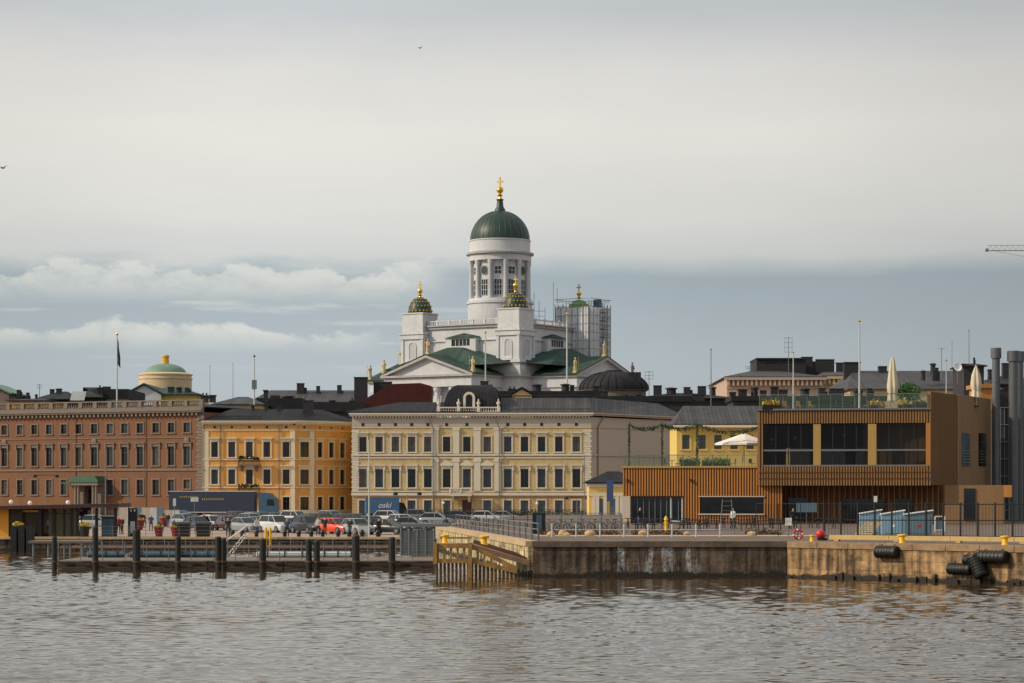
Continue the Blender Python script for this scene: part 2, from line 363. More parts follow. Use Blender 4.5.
WCACHE = {}
def window(root, M, x, z0, w, h, style, trimm, panem=None, casem=None):
    """window centred at x on the face; M = face matrix in root space"""
    vr = random.choice((0,0,0,1,1,2,3)) if panem is None else 0
    key = (round(w,1), round(h,1), style, trimm.name, vr)
    w, h = key[0]+0.06, key[1]+0.06
    if key not in WCACHE:
        t = MB(); f = 0.2
        if style == 'arch': f = 0.14
        t.box(-w/2-f, -w/2-0.01, -0.10, 0.05, -0.05, h+f); t.box(w/2+0.01, w/2+f, -0.10, 0.05, -0.05, h+f)
        t.box(-w/2-0.012, w/2+0.012, -0.10, 0.05, h-0.01, h+f-0.004)
        t.box(-w/2-f-0.1, w/2+f+0.1, -0.2, 0.05, -0.22, -0.054)
        if style in ('lintel', 'pediment', 'hood'):
            t.box(-w/2-f-0.18, w/2+f+0.18, -0.34, 0.02, h+f+0.3, h+f+0.46)
            t.box(-w/2-f, w/2+f, -0.13, 0.02, h+f+0.003, h+f+0.297)
        if style == 'pediment':
            W2 = w/2+f+0.22; zz = h+f+0.463
            t.prismy([(-W2,zz),(W2,zz),(W2,zz+0.14),(0,zz+0.75),(-W2,zz+0.14)], -0.3, 0.0)
        if style == 'lintel':
            for s in (-1,1): t.box(s*(w/2+f)-0.12, s*(w/2+f)+0.12, -0.26, 0.0, h-0.3, h+f+0.297)
        t.mi = 1
        c = 0.05
        t.box(-c/2, c/2, 0.17, 0.235, 0, h)
        t.box(-w/2, -w/2+0.06, 0.17, 0.235, 0, h); t.box(w/2-0.06, w/2, 0.17, 0.235, 0, h)
        t.box(-w/2+0.062, w/2-0.062, 0.172, 0.233, h*0.68, h*0.68+0.06)
        if vr == 3: t.box(-w/2+.07,-w*.18,.2,.232,.02,h-.05); t.box(w*.22,w/2-.07,.2,.232,.02,h-.05)
        p = MB(); p.box(-w/2, w/2, 0.24, 0.3, -0.02, h+0.02)
        WCACHE[key] = [t, p, None, None]
    t, p, to, po = WCACHE[key]
    panem = panem or (MT['pane'],MT['pane1'],MT['pane2'],MT['pane'])[vr]; casem = casem or MT['casement']
    if to is None:
        o = t.build('window', [trimm, casem], root); q = p.build('pane', panem, o)
        WCACHE[key][2] = o; WCACHE[key][3] = q
    else:
        o = to.copy(); COL.objects.link(o); o.parent = root
        q = po.copy(); COL.objects.link(q); q.parent = o
    o.matrix_local = M @ Matrix.Translation((x, 0, z0))
    return o

def cornice(mb, W, z, steps, y0=0.0, x0=0.0, ret=0.0):
    """stack of slabs: steps = [(height, projection)...]"""
    for h, p in steps:
        mb.box(x0-ret*p, W+ret*p, y0-p, y0+0.02, z, z+h); z += h
    return z

def hip(mb, x0, x1, y0, y1, z0, z1, il, ir=None, ov=0.5, fl=0.0):
    """hip roof with ridge inset il/ir from the ends; thickness at the eave"""
    ir = il if ir is None else ir
    x0 -= ov; x1 += ov; y0 -= ov; y1 += ov; ym = (y0+y1)/2
    a = [(x0,y0,z0),(x1,y0,z0),(x1,y1,z0),(x0,y1,z0)]
    b = [(x0,y0,z0+0.18),(x1,y0,z0+0.18),(x1,y1,z0+0.18),(x0,y1,z0+0.18)]
    r = [(x0+il, ym-fl, z1),(x1-ir, ym-fl, z1),(x1-ir, ym+fl, z1),(x0+il, ym+fl, z1)]
    mb.add(a+b+r, [(3,2,1,0),(0,1,5,4),(1,2,6,5),(2,3,7,6),(3,0,4,7),(4,5,9,8),(5,6,10,9),(6,7,11,10),(7,4,8,11),(8,9,10,11)])

CRS = random.Random(21)
def chimney(parent, x, y, z0, w, d, h, m=None, pots=0):
    v = CRS.choice((0,0,1,2,3)); c = MB(); h *= CRS.uniform(.86,1.0)
    if v == 1 and w < 2.2:
        c.lathe([(w*.45,0),(w*.42,h-.35),(w*.58,h-.33),(w*.58,h-.15),(w*.2,h)], 14)
    elif v == 2:
        c.cbox(0,0,0,w,d,h-.55); c.cbox(0,0,h-.55,w+.16,d+.16,.14); k = max(1,int(w/.55))
        for i in range(k): c.lathe([(.17,h-.41),(.13,h-.1),(.19,h-.08),(.19,h)], 8, (i-(k-1)/2)*w/k, 0)
    elif v == 3:
        c.cbox(-w*.12,0,0,w*.7,d,h-.1); c.cbox(w*.36,0,0,w*.26,d*.8,h*CRS.uniform(.6,.85)); c.cbox(-w*.12,0,h-.1,w*.8,d+.12,.1)
    else:
        cp = CRS.choice((0.1,0.14,0.24)); q = CRS.choice((0.12,0.2,0.25)); c.cbox(0,0,0,w,d,h-q); c.cbox(0,0,h-q,w+cp,d+cp,q)
    o = c.build('chimney', m or MT['dark'], parent); o.location = (x,y,z0)
    return o

# ------------------------------------------------------------------ camera, world, sun
cam = bpy.data.cameras.new('camera'); co = bpy.data.objects.new('camera', cam); COL.objects.link(co)
co.location = (0,0,CH); co.rotation_euler = (PI/2,0,0)
cam.sensor_width = 36; cam.lens = FPX/1024*36; cam.shift_y = (HY-341.5)/1024
cam.clip_end = 20000; cam.clip_start = 1; S.camera = co
S.view_settings.view_transform = 'Standard'; S.view_settings.look = 'None'; S.view_settings.gamma = 1; S.view_settings.exposure = 0.0
S.render.resolution_x = 1024; S.render.resolution_y = 683

SUN_AZ = -105.0; SUN_EL = 32.0
def world():
    w = bpy.data.worlds.new('World'); S.world = w; w.use_nodes = True
    nt = w.node_tree; N = nt.nodes; L = nt.links; bg = N['Background']
    sky = N.new('ShaderNodeTexSky'); sky.sky_type = 'NISHITA'; sky.sun_disc = False
    sky.sun_elevation = math.radians(SUN_EL); sky.sun_rotation = math.radians(SUN_AZ); sky.dust_density = 3
    tc = N.new('ShaderNodeTexCoord'); sp = N.new('ShaderNodeSeparateXYZ'); L.new(tc.outputs['Generated'], sp.inputs[0])
    def mth(op, a, b=None, c=None, clamp=False):
        n = N.new('ShaderNodeMath'); n.operation = op; n.use_clamp = clamp
        for i, v in enumerate((a,b,c)):
            if v is None: continue
            if isinstance(v, (int,float)): n.inputs[i].default_value = v
            else: L.new(v, n.inputs[i])
        return n.outputs[0]
    def mapr(v, a, b, c=0.0, d=1.0, smooth=True):
        n = N.new('ShaderNodeMapRange'); n.interpolation_type = 'SMOOTHSTEP' if smooth else 'LINEAR'
        n.inputs['From Min'].default_value = a; n.inputs['From Max'].default_value = b; n.inputs['To Min'].default_value = c; n.inputs['To Max'].default_value = d
        L.new(v, n.inputs['Value']); return n.outputs[0]
    def noise(vec, sc, det=6, rough=0.55):
        n = N.new('ShaderNodeTexNoise'); n.inputs['Scale'].default_value = sc; n.inputs['Detail'].default_value = det; n.inputs['Roughness'].default_value = rough
        L.new(vec, n.inputs['Vector']); return n.outputs['Fac']
    def comb(a, b, c=0.0):
        n = N.new('ShaderNodeCombineXYZ')
        for i, v in enumerate((a,b,c)):
            if isinstance(v, (int,float)): n.inputs[i].default_value = v
            else: L.new(v, n.inputs[i])
        return n.outputs[0]
    r2 = mth('ADD', mth('MULTIPLY', sp.outputs['X'], sp.outputs['X']), mth('MULTIPLY', sp.outputs['Y'], sp.outputs['Y']))
    e = mth('DIVIDE', sp.outputs['Z'], mth('MAXIMUM', mth('SQRT', r2), 0.02))
    az = mth('ARCTAN2', sp.outputs['X'], sp.outputs['Y'])
    n1 = noise(comb(mth('MULTIPLY', az, 22.0), mth('MULTIPLY', e, 90.0), 3.1), 1.0, 8, 0.6)
    n2 = noise(comb(mth('MULTIPLY', az, 3.5), mth('MULTIPLY', e, 12.0), 8.0), 1.0, 4, 0.5)
    nb = noise(comb(mth('MULTIPLY', az, 7.0), mth('MULTIPLY', e, 5.0), 2.0), 1.0, 3, 0.5)
    amp = mapr(az, 0.06, -0.06, 0.007, 0.016)
    e2 = mth('ADD', e, mth('MULTIPLY', mth('SUBTRACT', n1, 0.5), amp))
    e2 = mth('ADD', e2, mth('MULTIPLY', mth('SUBTRACT', nb, 0.5), 0.012))
    ramp = N.new('ShaderNodeValToRGB'); cr = ramp.color_ramp
    st = [(0.0,(182,190,195)),(0.2,(182,192,197)),(0.29,(174,186,192)),(0.352,(168,181,187)),(0.366,(184,193,196)),(0.39,(212,214,212)),(0.45,(224,223,218)),(0.60,(236,233,225)),(0.70,(228,226,221)),(0.80,(206,209,211)),(1.0,(190,197,203))]
    cr.elements[0].position = 0; cr.elements[0].color = lin(st[0][1])+(1,)
    cr.elements[1].position = 1; cr.elements[1].color = lin(st[-1][1])+(1,)
    for p, c in st[1:-1]:
        el = cr.elements.new(p); el.color = lin(c)+(1,)
    L.new(mth('DIVIDE', e2, 0.25), ramp.inputs['Fac'])
    # cumulus banks low on the left: crisp tops, soft bases
    def bank(e0, A, B, seed, x1, x0, base):
        na = noise(comb(mth('MULTIPLY', az, 15.0), seed, seed), 1.0, 3, 0.5)
        nf = noise(comb(mth('MULTIPLY', az, 75.0), mth('MULTIPLY', e, 130.0), seed), 1.0, 7, 0.62)
        top = mth('ADD', mth('MULTIPLY_ADD', mapr(na, 0.30, 0.66), A*0.8, e0-A*0.5), mth('MULTIPLY_ADD', nf, B, -B*0.5))
        d = mth('SUBTRACT', top, e)
        a = mapr(d, 0.0, 0.0028); b = mapr(e, e0-base, e0-base*0.1)
        x = mapr(az, x1, x0)
        dens = mth('MULTIPLY', mth('MULTIPLY', a, b), x)
        return mth('MULTIPLY', dens, mapr(nf, 0.25, 0.6, 0.45, 1.0)), nf
    c1, f1 = bank(0.0905, 0.020, 0.018, 4.3, -0.02, -0.045, 0.016)
    c2, f2 = bank(0.0690, 0.009, 0.011, 9.1, -0.05, -0.07, 0.014)
    cm = mth('MAXIMUM', c1, c2)
    nw = noise(comb(mth('MULTIPLY', az, 16.0), mth('MULTIPLY', e, 190.0), 6.6), 1.0, 7, 0.6)
    wisp = mth('MULTIPLY', mth('MULTIPLY', mapr(nw, 0.52, 0.74), mapr(az, 0.02, -0.05)), mth('MULTIPLY', mapr(e, 0.045, 0.06), mapr(e, 0.10, 0.09)))
    cm = mth('MAXIMUM', cm, mth('MULTIPLY', wisp, 0.7))
    mx = N.new('ShaderNodeMix'); mx.data_type = 'RGBA'; L.new(mth('MULTIPLY', cm, 0.75), mx.inputs[0]); L.new(ramp.outputs['Color'], mx.inputs[6]); mx.inputs[7].default_value = lin((226,226,219))+(1,)
    n4 = noise(comb(mth('MULTIPLY', az, 6.0), mth('MULTIPLY', e, 26.0), 5.5), 1.0, 6, 0.55)
    g = mth('ADD', mth('MULTIPLY', mth('SUBTRACT', n4, 0.5), 0.10), mth('MULTIPLY', mth('SUBTRACT', n2, 0.5), 0.22))
    g = mth('MULTIPLY', mth('ADD', g, 1.0), mth('MULTIPLY', mapr(az, -0.16, 0.24, 1.05, 0.89), mapr(mth('ABSOLUTE', az), 0.1, 0.24, 1.0, 0.92)))
    sc = N.new('ShaderNodeVectorMath'); sc.operation = 'SCALE'; L.new(mx.outputs[2], sc.inputs[0]); L.new(g, sc.inputs['Scale'])
    # unseen upper sky brightened and warmed, more so sunward, to light walls and water
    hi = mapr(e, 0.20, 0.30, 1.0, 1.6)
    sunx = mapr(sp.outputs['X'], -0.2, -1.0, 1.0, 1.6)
    back = mapr(sp.outputs['Y'], -0.5, 0.35, 0.80, 1.0); hi = mth('MULTIPLY', hi, back)  # sky behind the camera dimmed to darken the facades facing it
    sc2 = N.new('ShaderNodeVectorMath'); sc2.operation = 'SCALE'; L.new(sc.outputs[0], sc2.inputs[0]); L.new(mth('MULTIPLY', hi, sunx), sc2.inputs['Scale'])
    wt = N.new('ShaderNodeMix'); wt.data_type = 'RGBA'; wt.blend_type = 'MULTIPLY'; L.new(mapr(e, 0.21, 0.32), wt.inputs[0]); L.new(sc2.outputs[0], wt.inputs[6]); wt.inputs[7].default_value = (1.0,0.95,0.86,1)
    # the clear sky shows faintly through
    ns = N.new('ShaderNodeVectorMath'); ns.operation = 'SCALE'; L.new(sky.outputs[0], ns.inputs[0]); ns.inputs['Scale'].default_value = 0.08
    m2 = N.new('ShaderNodeMix'); m2.data_type = 'RGBA'; m2.inputs[0].default_value = 0.10; L.new(wt.outputs[2], m2.inputs[6]); L.new(ns.outputs[0], m2.inputs[7])
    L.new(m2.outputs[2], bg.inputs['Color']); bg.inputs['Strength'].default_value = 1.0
world()
sl = bpy.data.lights.new('sun', 'SUN'); so = bpy.data.objects.new('sun', sl); COL.objects.link(so)
sl.energy = 2.9; sl.angle = math.radians(0.6); sl.color = (1.0, 0.84, 0.62)
a, el = math.radians(SUN_AZ), math.radians(SUN_EL)
sd = Vector((math.sin(a)*math.cos(el), math.cos(a)*math.cos(el), math.sin(el)))
so.rotation_euler = sd.to_track_quat('Z','Y').to_euler(); so.location = (-200, 0, 150)

# ------------------------------------------------------------------ water
def water():
    nx, ny = 1050, 960; yy = 46*np.exp(np.linspace(0, math.log(212/46.), ny)); tt = np.linspace(-0.40, 0.40, nx)
    gy = np.repeat(yy[:,None], nx, 1); gx = tt[None,:]*gy; z = np.zeros_like(gx)
    rs = np.random.RandomState(3)
    for i in range(64):
        lam = 0.24*math.exp(rs.rand()*1.7); k = 2*PI/lam
        th = PI/2+rs.randn()*0.42+0.1
        z += 0.0026*lam*np.sin(k*(math.cos(th)*gx+math.sin(th)*gy)+rs.rand()*6.28)
    gm = 0.88+0.4*np.sin(gx*0.13+1+0.8*np.sin(gy*0.05))*np.sin(gy*0.09+gx*0.03)
    z *= gm; z += 6.0*np.maximum(z, 0)**2
    z *= np.clip((0.40-np.abs(tt))/0.01, 0, 1)[None,:]*np.clip((gy-46)/1, 0, 1)*np.clip((212-gy)/3, 0, 1)
    vs = np.stack([gx, gy, z], -1).reshape(-1, 3)
    idx = np.arange(nx*ny).reshape(ny, nx)
    q = np.stack([idx[:-1,:-1], idx[:-1,1:], idx[1:,1:], idx[1:,:-1]], -1).reshape(-1)
    V = len(vs); xa, xb = 0.40*46, 0.40*212
    ext = np.array([(-3000,-600,0),(3000,-600,0),(3000,46,0),(-3000,46,0),(-xa,46,0),(xa,46,0),(-3000,212,0),(-xb,212,0),(xb,212,0),(3000,212,0)], float)
    vs = np.vstack([vs, ext])
    e4 = [[V,V+1,V+2,V+3],[V+3,V+4,V+7,V+6],[V+5,V+2,V+9,V+8]]
    loops = np.concatenate([q, np.array(e4).reshape(-1)]).astype(np.int32); nf = len(loops)//4
    me = bpy.data.meshes.new('water'); me.vertices.add(len(vs)); me.vertices.foreach_set('co', vs.astype(np.float32).reshape(-1))
    me.loops.add(len(loops)); me.loops.foreach_set('vertex_index', loops)
    me.polygons.add(nf); me.polygons.foreach_set('loop_start', np.arange(nf, dtype=np.int32)*4); me.polygons.foreach_set('loop_total', np.full(nf, 4, dtype=np.int32))
    me.polygons.foreach_set('use_smooth', [True]*nf); me.update(calc_edges=True); me.validate()
    mt = bpy.data.materials.new('harbour_water'); mt.use_nodes = True; N = mt.node_tree.nodes; L = mt.node_tree.links; b = N['Principled BSDF']
    b.inputs['Base Color'].default_value = (0.050,0.031,0.011,1); b.inputs['Roughness'].default_value = 0.06; b.inputs['IOR'].default_value = 1.33
    tc = N.new('ShaderNodeTexCoord'); mp = N.new('ShaderNodeMapping'); mp.inputs['Scale'].default_value = (0.6,2.2,1); L.new(tc.outputs['Object'], mp.inputs[0])
    n1 = N.new('ShaderNodeTexNoise'); n1.inputs['Scale'].default_value = 2.6; n1.inputs['Detail'].default_value = 5; L.new(mp.outputs[0], n1.inputs['Vector'])
    bp = N.new('ShaderNodeBump'); bp.inputs['Strength'].default_value = 0.15; bp.inputs['Distance'].default_value = 0.02
    L.new(n1.outputs['Fac'], bp.inputs['Height']); L.new(bp.outputs['Normal'], b.inputs['Normal'])
    me.materials.append(mt)
    o = bpy.data.objects.new('water', me); COL.objects.link(o); tag(o, kind='structure')
water()

# ------------------------------------------------------------------ ground, quays
QL0 = (X(533,141), 141.0); QR0 = (X(787,141), 141.0); QR1 = (X(1024,129.6), 129.6)
QB = (X(440,205), 205.0)
def setting():
    g = MB(); g.add([(-3000,205.3,ZM),(3000,205.3,ZM),(3000,4000,ZM),(-3000,4000,ZM)], [(0,1,2,3)])
    tag(g.build('market_square', MT['sett']), kind='structure')
    r = MB(); r.add([(-300,352,ZM+.006),(200,352,ZM+.006),(200,372,ZM+.006),(-300,372,ZM+.006)], [(0,1,2,3)])
    tag(r.build('road', MT['asphalt']), kind='structure')
    r = MB(); r.add([(X(180,235),222,ZM+.005),(X(440,222),222,ZM+.005),(X(440,345),345,ZM+.005),(X(180,345),345,ZM+.005)], [(0,1,2,3)])
    # market quay wall + cap
    w = MB(); w.box(-400, QB[0]+4, 0, 4, -3, ZM-0.05)
    tag(w.build('market_quay', MT['quaymarket'], loc=(0,205,0)), kind='structure')
    c = MB(); c.box(-400, QB[0]+0.5, 204.75, 206.0, ZM-0.045, ZM+0.14)
    tag(c.build('quay_coping', MT['lightstone']), kind='structure')
    # pool quay : polygon body made of walls (separate pieces share no planes)
    dx, dy = QR1[0]-QR0[0], QR1[1]-QR0[1]; ex, ey = QR1[0]+dx*1.6, QR1[1]+dy*1.6
    t = MB(); pts = [QL0, (QR0[0], QR0[1]), (QR0[0]+0.02,QR0[1]), (ex,ey), (120,ey), (120,300), (QB[0]+8,300), QB]
    t.prism(pts, -3, ZQ-0.02)
    tag(t.build('pool_quay', MT['quaytop']), kind='structure')
    t = MB(); ln = QR0[0]-QL0[0]
    t.box(0, ln-0.05, -0.35, 0.0-0.002, -3, ZQ-0.32); 
    tag(t.build('quay_wall', MT['quaydark'], loc=(QL0[0],QL0[1],0)), kind='structure')
    t = MB(); t.box(-0.05, ln, -0.45, 0.6, ZQ-0.31, ZQ+0.03)
    for i in range(4): t.box(1+i*4.6, 1.02+i*4.6, -0.46, 0.6, ZQ-0.32, ZQ+0.035)
    tag(t.build('quay_wall_coping', mat('brown_coping', (104,88,74), 0.8, 0.5, 1.0, bump=0.4), loc=(QL0[0],QL0[1],0)), kind='structure')
    L = math.hypot(dx,dy); a = math.atan2(dy,dx)
    t = MB(); t.box(0.3, L*2.5, -0.35, -0.003, -3, ZQ-0.35)
    # rough toe of stones at the waterline
    for i in range(60):
        x = 0.4+i*0.62+random.uniform(-.15,.1); t.box(x, x+random.uniform(.3,.72), -0.35-random.uniform(.03,.25), -0.34, -0.4, random.uniform(0.05,0.5))
    o = t.build('masonry_quay_wall', MT['quaylit'], loc=(QR0[0],QR0[1],0), rz=a); tag(o, kind='structure')
    t = MB()
    x = 0.3
    while x < L*2.3:
        t.box(x+0.02, x+2.2, -0.42, 0.5, ZQ-0.34, ZQ+0.02+random.uniform(-.015,.015)); x += 2.22
    tag(t.build('masonry_quay_coping', mat('dull_granite_coping',(150,122,94),.85,.4,1.2,bump=.4), loc=(QR0[0],QR0[1],0), rz=a), kind='structure')
    # left side wall
    lx, ly = QL0[0]-QB[0], QL0[1]-QB[1]; L2 = math.hypot(lx,ly); a2 = math.atan2(ly,lx)
    t = MB(); t.box(0, L2-0.1, -0.3, -0.003, -3, ZQ-0.3); o = t.build('quay_side_wall', MT['quayside'], loc=(QB[0],QB[1],0), rz=a2); tag(o, kind='structure')
    t = MB(); t.box(0, L2-0.5, -0.38, 0.5, ZQ-0.295, ZQ+0.01); tag(t.build('quay_side_coping', MT['lightstone'], loc=(QB[0],QB[1],0), rz=a2), kind='structure')
    # cathedral hill
    h = MB()
    for k, (r, z) in enumerate(((95,4),(80,8),(66,12),(56,15))): h.box(-r*0.55, r*0.55, -r*0.9, r*0.9, ZM-1+k*0.01, z)
    tag(h.build('cathedral_hill', MT['stone'], loc=(-3,575+10,0)), kind='structure')
setting()

# ------------------------------------------------------------------ cathedral
CX, CY, CZ = X(500,575), 575.0, 15.0
CROT = math.radians(-34)
CM = Matrix.Translation((CX,CY,0)) @ Matrix.Rotation(CROT, 4, 'Z')     # local (absolute z) -> world
def rotk(k): return Matrix.Rotation(k*PI/2, 4, 'Z')
def cross_mesh(z0, h, r):
    c = MB()
    c.lathe([(r*0.5,z0),(r*0.35,z0+h*0.12),(r*0.7,z0+h*0.18),(r*0.25,z0+h*0.26),(r*0.25,z0+h*0.34)], 12)
    c.ball((0,0,z0+h*0.42), r*0.85, 12)
    c.box(-r*0.16, r*0.16, -r*0.13, r*0.13, z0+h*0.5, z0+h)
    c.box(-r*0.85, -r*0.165, -r*0.13, r*0.13, z0+h*0.75, z0+h*0.82); c.box(r*0.165, r*0.85, -r*0.13, r*0.13, z0+h*0.75, z0+h*0.82)
    return c
def cathedral():
    W = MT['white']
    root = thing('cathedral', 'white domed cathedral with tall green central dome and gold cross rising above the rooftops', 'cathedral', (CX,CY,CZ), CROT)
    def pt(mb, name, m, smooth=False, parent=root):
        o = mb.build(name, m, parent, smooth=smooth)
        if parent is root: o.location = (0,0,-CZ)
        return o
    b = MB()
    b.box(-17.3,17.3,-17.3,17.3,14,31.4); b.box(-17.3,17.3,-17.3,17.3,32.51,34.6)
    b.box(-15,15,-15,15,34.62,43.2)
    for p in (15.35,): b.box(-p,p,-p,p,40.2,40.45)
    pt(b, 'nave_walls', W)
    b = MB(); b.box(-17.9,17.9,-17.9,17.9,31.41,32.5); b.box(-15.5,15.5,-15.5,15.5,43.21,43.8); b.box(-15.9,15.9,-15.9,15.9,43.81,44.1)
    for k in range(4):
        b.M = rotk(k)
        for i in range(52): b.box(-17.6+i*0.68,-17.3+i*0.68,-17.75,-17.6,31.0,31.4)
    pt(b, 'cornice', MT['cathgrey'])
    # parapet balustrade
    b = MB()
    for k in range(4):
        b.M = rotk(k)
        b.box(-15.2,15.2,-15.35,-15.1,45.0,45.2)
        for i in range(9): b.box(-14.6+i*3.4,-14.1+i*3.4,-15.4,-15.05,44.11,45.4)
        for i in range(60): b.box(-14.9+i*0.5,-14.75+i*0.5,-15.3,-15.15,44.11,45.0)
    pt(b, 'balustrade', W)
    # roofs
    G = MT['green']
    b = MB(); b.box(-15.0,15.0,-15.0,15.0,43.82,44.15); pt(b, 'flat_roof', MT['roofflat'])
    b = MB()
    o, i_ = 17.5, 15.01
    for k in range(4):
        b.M = rotk(k); b.add([(-o,-o,34.62),(o,-o,34.62),(i_,-i_,35.8),(-i_,-i_,35.8)], [(0,1,2,3)])
    pt(b, 'skirt_roof', G)
    for k in range(4):
        R = rotk(k)
        a = MB(); a.M = R
        a.box(-12,12,-27.4,-17.31,14,28.9)
        for i in range(6): a.lathe([(0.95,14),(0.95,14.6),(0.75,14.8),(0.66,27.6),(0.95,28.2),(1.0,28.9)], 12, -10.8+i*4.32, -28.6)
        a.box(-12.4,12.4,-29.7,-17.31,28.91,31.2)
        a.prismy([(-11.6,31.72),(11.6,31.72),(0,35.7)], -29.1, -17.0)
        pt(a, 'portico', W)
        c = MB(); c.M = R; c.box(-13.0,13.0,-30.3,-17.31,31.21,31.7)
        for i in range(58): c.box(-12.6+i*0.44,-12.4+i*0.44,-30.0,-29.71,30.85,31.2)
        for s in (-1,1):
            c.add([(s*13.3,-30.3,31.72),(0,-30.3,36.2),(0,-30.3,35.6),(s*11.6,-30.3,31.72),(s*13.3,-29.0,31.72),(0,-29.0,36.2),(0,-29.0,35.6),(s*11.6,-29.0,31.72)],
                  [(0,1,2,3),(4,7,6,5),(0,4,5,1),(3,2,6,7)])
        pt(c, 'pediment_cornice', MT['cathgrey'])
        r = MB(); r.M = R
        for s in (-1,1):
            r.add([(s*13.5,-30.35,31.75),(0,-30.35,36.32),(0,-15.2,36.32),(s*13.5,-15.2,31.75),(s*13.5,-30.35,31.9),(0,-30.35,36.5),(0,-15.2,36.5),(s*13.5,-15.2,31.9)],
                  [(0,1,2,3),(4,7,6,5),(0,4,5,1),(0,3,7,4),(2,6,7,3)])
        # hipped rise against the nave wall
        r.add([(-15,-24,34.0),(15,-24,34.0),(15,-15.02,34.9),(-15,-15.02,34.9),(-1.5,-19.5,38.5),(1.5,-19.5,38.5),(1.5,-15.02,38.5),(-1.5,-15.02,38.5)],
              [(0,1,5,4),(1,2,6,5),(3,0,4,7),(4,5,6,7)])
        pt(r, 'portico_roof', G)
        w = MB(); w.M = R
        w.box(-4.3,-2.62,-16.4,-15.01,36.5,40.9); w.box(2.62,4.3,-16.4,-15.01,36.5,40.9); w.box(-2.62,2.62,-16.4,-15.01,36.5,39.0)
        w.box(-2.62,2.62,-16.4,-15.01,40.61,40.9)
        d = pt(w, 'attic_dormer', W)
        w = MB(); w.M = R; w.box(-2.6,2.6,-16.1,-16.0,39.01,40.6); pt(w, 'attic_window', MT['pane'], parent=d)
        w = MB(); w.M = R
        for i in range(4): w.box(-1.6+i*1.04,-1.48+i*1.04,-16.25,-16.11,39.01,40.6)
        pt(w, 'glazing_bar', W, parent=d)
        w = MB(); w.M = R; w.add([(-4.6,-16.8,40.91),(4.6,-16.8,40.91),(4.6,-15.01,41.2),(-4.6,-15.01,41.2),(0,-16.0,41.9),(0,-15.01,42.1)], [(0,1,4),(1,2,5,4),(3,0,4,5),(0,3,2,1)]); pt(w, 'dormer_roof', G, parent=d)
    # drum
    b = MB(); b.lathe([(7.75,44.0),(7.75,49.6),(8.0,49.7),(8.0,50.3),(7.6,50.4),(7.6,50.9),(6.45,50.95),(6.45,59.9),(7.5,59.95),(7.5,61.2),(7.75,61.3)], 72)
    b.lathe([(7.25,62.15),(7.25,64.7),(7.4,64.75),(7.4,65.0),(6.9,65.02)], 72)
    pt(b, 'drum', W, True)
    b = MB(); b.lathe([(7.6,61.31),(8.1,61.45),(8.15,61.9),(7.3,62.14)], 72); pt(b, 'drum_cornice', MT['cathgrey'], True)
    for k in range(12):
        t = math.radians(15+30*k); c = MB()
        c.M = Matrix.Rotation(t, 4, 'Z')
        c.lathe([(0.62,50.92),(0.62,51.2),(0.5,51.3),(0.43,58.7),(0.6,59.2),(0.66,59.9)], 12, 7.0, 0)
        pt(c, 'drum_column', W, True)
    wm = None; wu = None
    for k in range(12):
        t = math.radians(30*k)
        if wm is None:
            w = MB(); w.box(6.3,6.52,-0.95,0.95,51.5,55.4); wm = pt(w, 'drum_window', MT['pane'])
            g = MB()
            for y in (-0.95,-0.32,0.26,0.87): g.box(6.523,6.58,y,y+0.1,51.5,55.4)
            for z in (51.5,52.8,54.0,55.3): g.box(6.521,6.578,-0.95,0.97,z,z+0.1)
            pt(g, 'glazing_bar', W, parent=wm)
            w = MB(); w.box(6.3,6.52,-0.7,0.7,56.7,58.3); wu = pt(w, 'upper_window', MT['pane'])
            g = MB(); g.box(6.523,6.57,-0.05,0.05,56.7,58.3); g.box(6.521,6.568,-0.7,0.7,57.45,57.55); pt(g, 'glazing_bar', W, parent=wu)
            wm.rotation_euler = (0,0,t)
        else:
            a = dup(wm, rz=t); a.parent = root; a.location = (0,0,-CZ)
        if k % 3 == 0:
            c = MB(); c.M = Matrix.Rotation(t,4,'Z') @ Matrix.Translation((6.3,0,57.5)) @ Matrix.Rotation(PI/2,4,'Y')
            c.lathe([(1.15,0),(1.15,0.3),(1.0,0.32)], 20); o2 = pt(c, 'clock_surround', MT['cathgrey'])
            c = MB(); c.M = Matrix.Rotation(t,4,'Z') @ Matrix.Translation((6.3,0,57.5)) @ Matrix.Rotation(PI/2,4,'Y')
            c.lathe([(0.98,0.3),(0.98,0.36)], 20); pt(c, 'clock_face', MT['domegreen'], parent=o2)
        else:
            a = dup(wu, rz=t) if k > 1 else wu
            a.parent = root; a.location = (0,0,-CZ); a.rotation_euler = (0,0,t)
    d = MB(); prof = [(7.1*math.cos(j/16*PI/2*0.93), 65.02+7.2*math.sin(j/16*PI/2*0.93)) for j in range(17)]
    d.lathe(prof, 64)
    for k in range(32):
        t = 2*PI*k/32; pts = [((r+0.05)*math.cos(t),(r+0.05)*math.sin(t),z) for r, z in prof[:15]]
        d.path(pts, 0.03, 4)
    dm = pt(d, 'main_dome', MT['domegreen'], True)
    d = MB(); d.lathe([(1.35,72.1),(1.2,72.6),(0.85,73.2),(0.7,74.6),(0.9,74.8),(0.8,75.0)], 20); pt(d, 'lantern', MT['domegreen'], True, parent=dm)
    pt(cross_mesh(74.9, 5.4, 1.0), 'cross', MT['gold'], True, parent=dm)
    # corner towers
    first = None
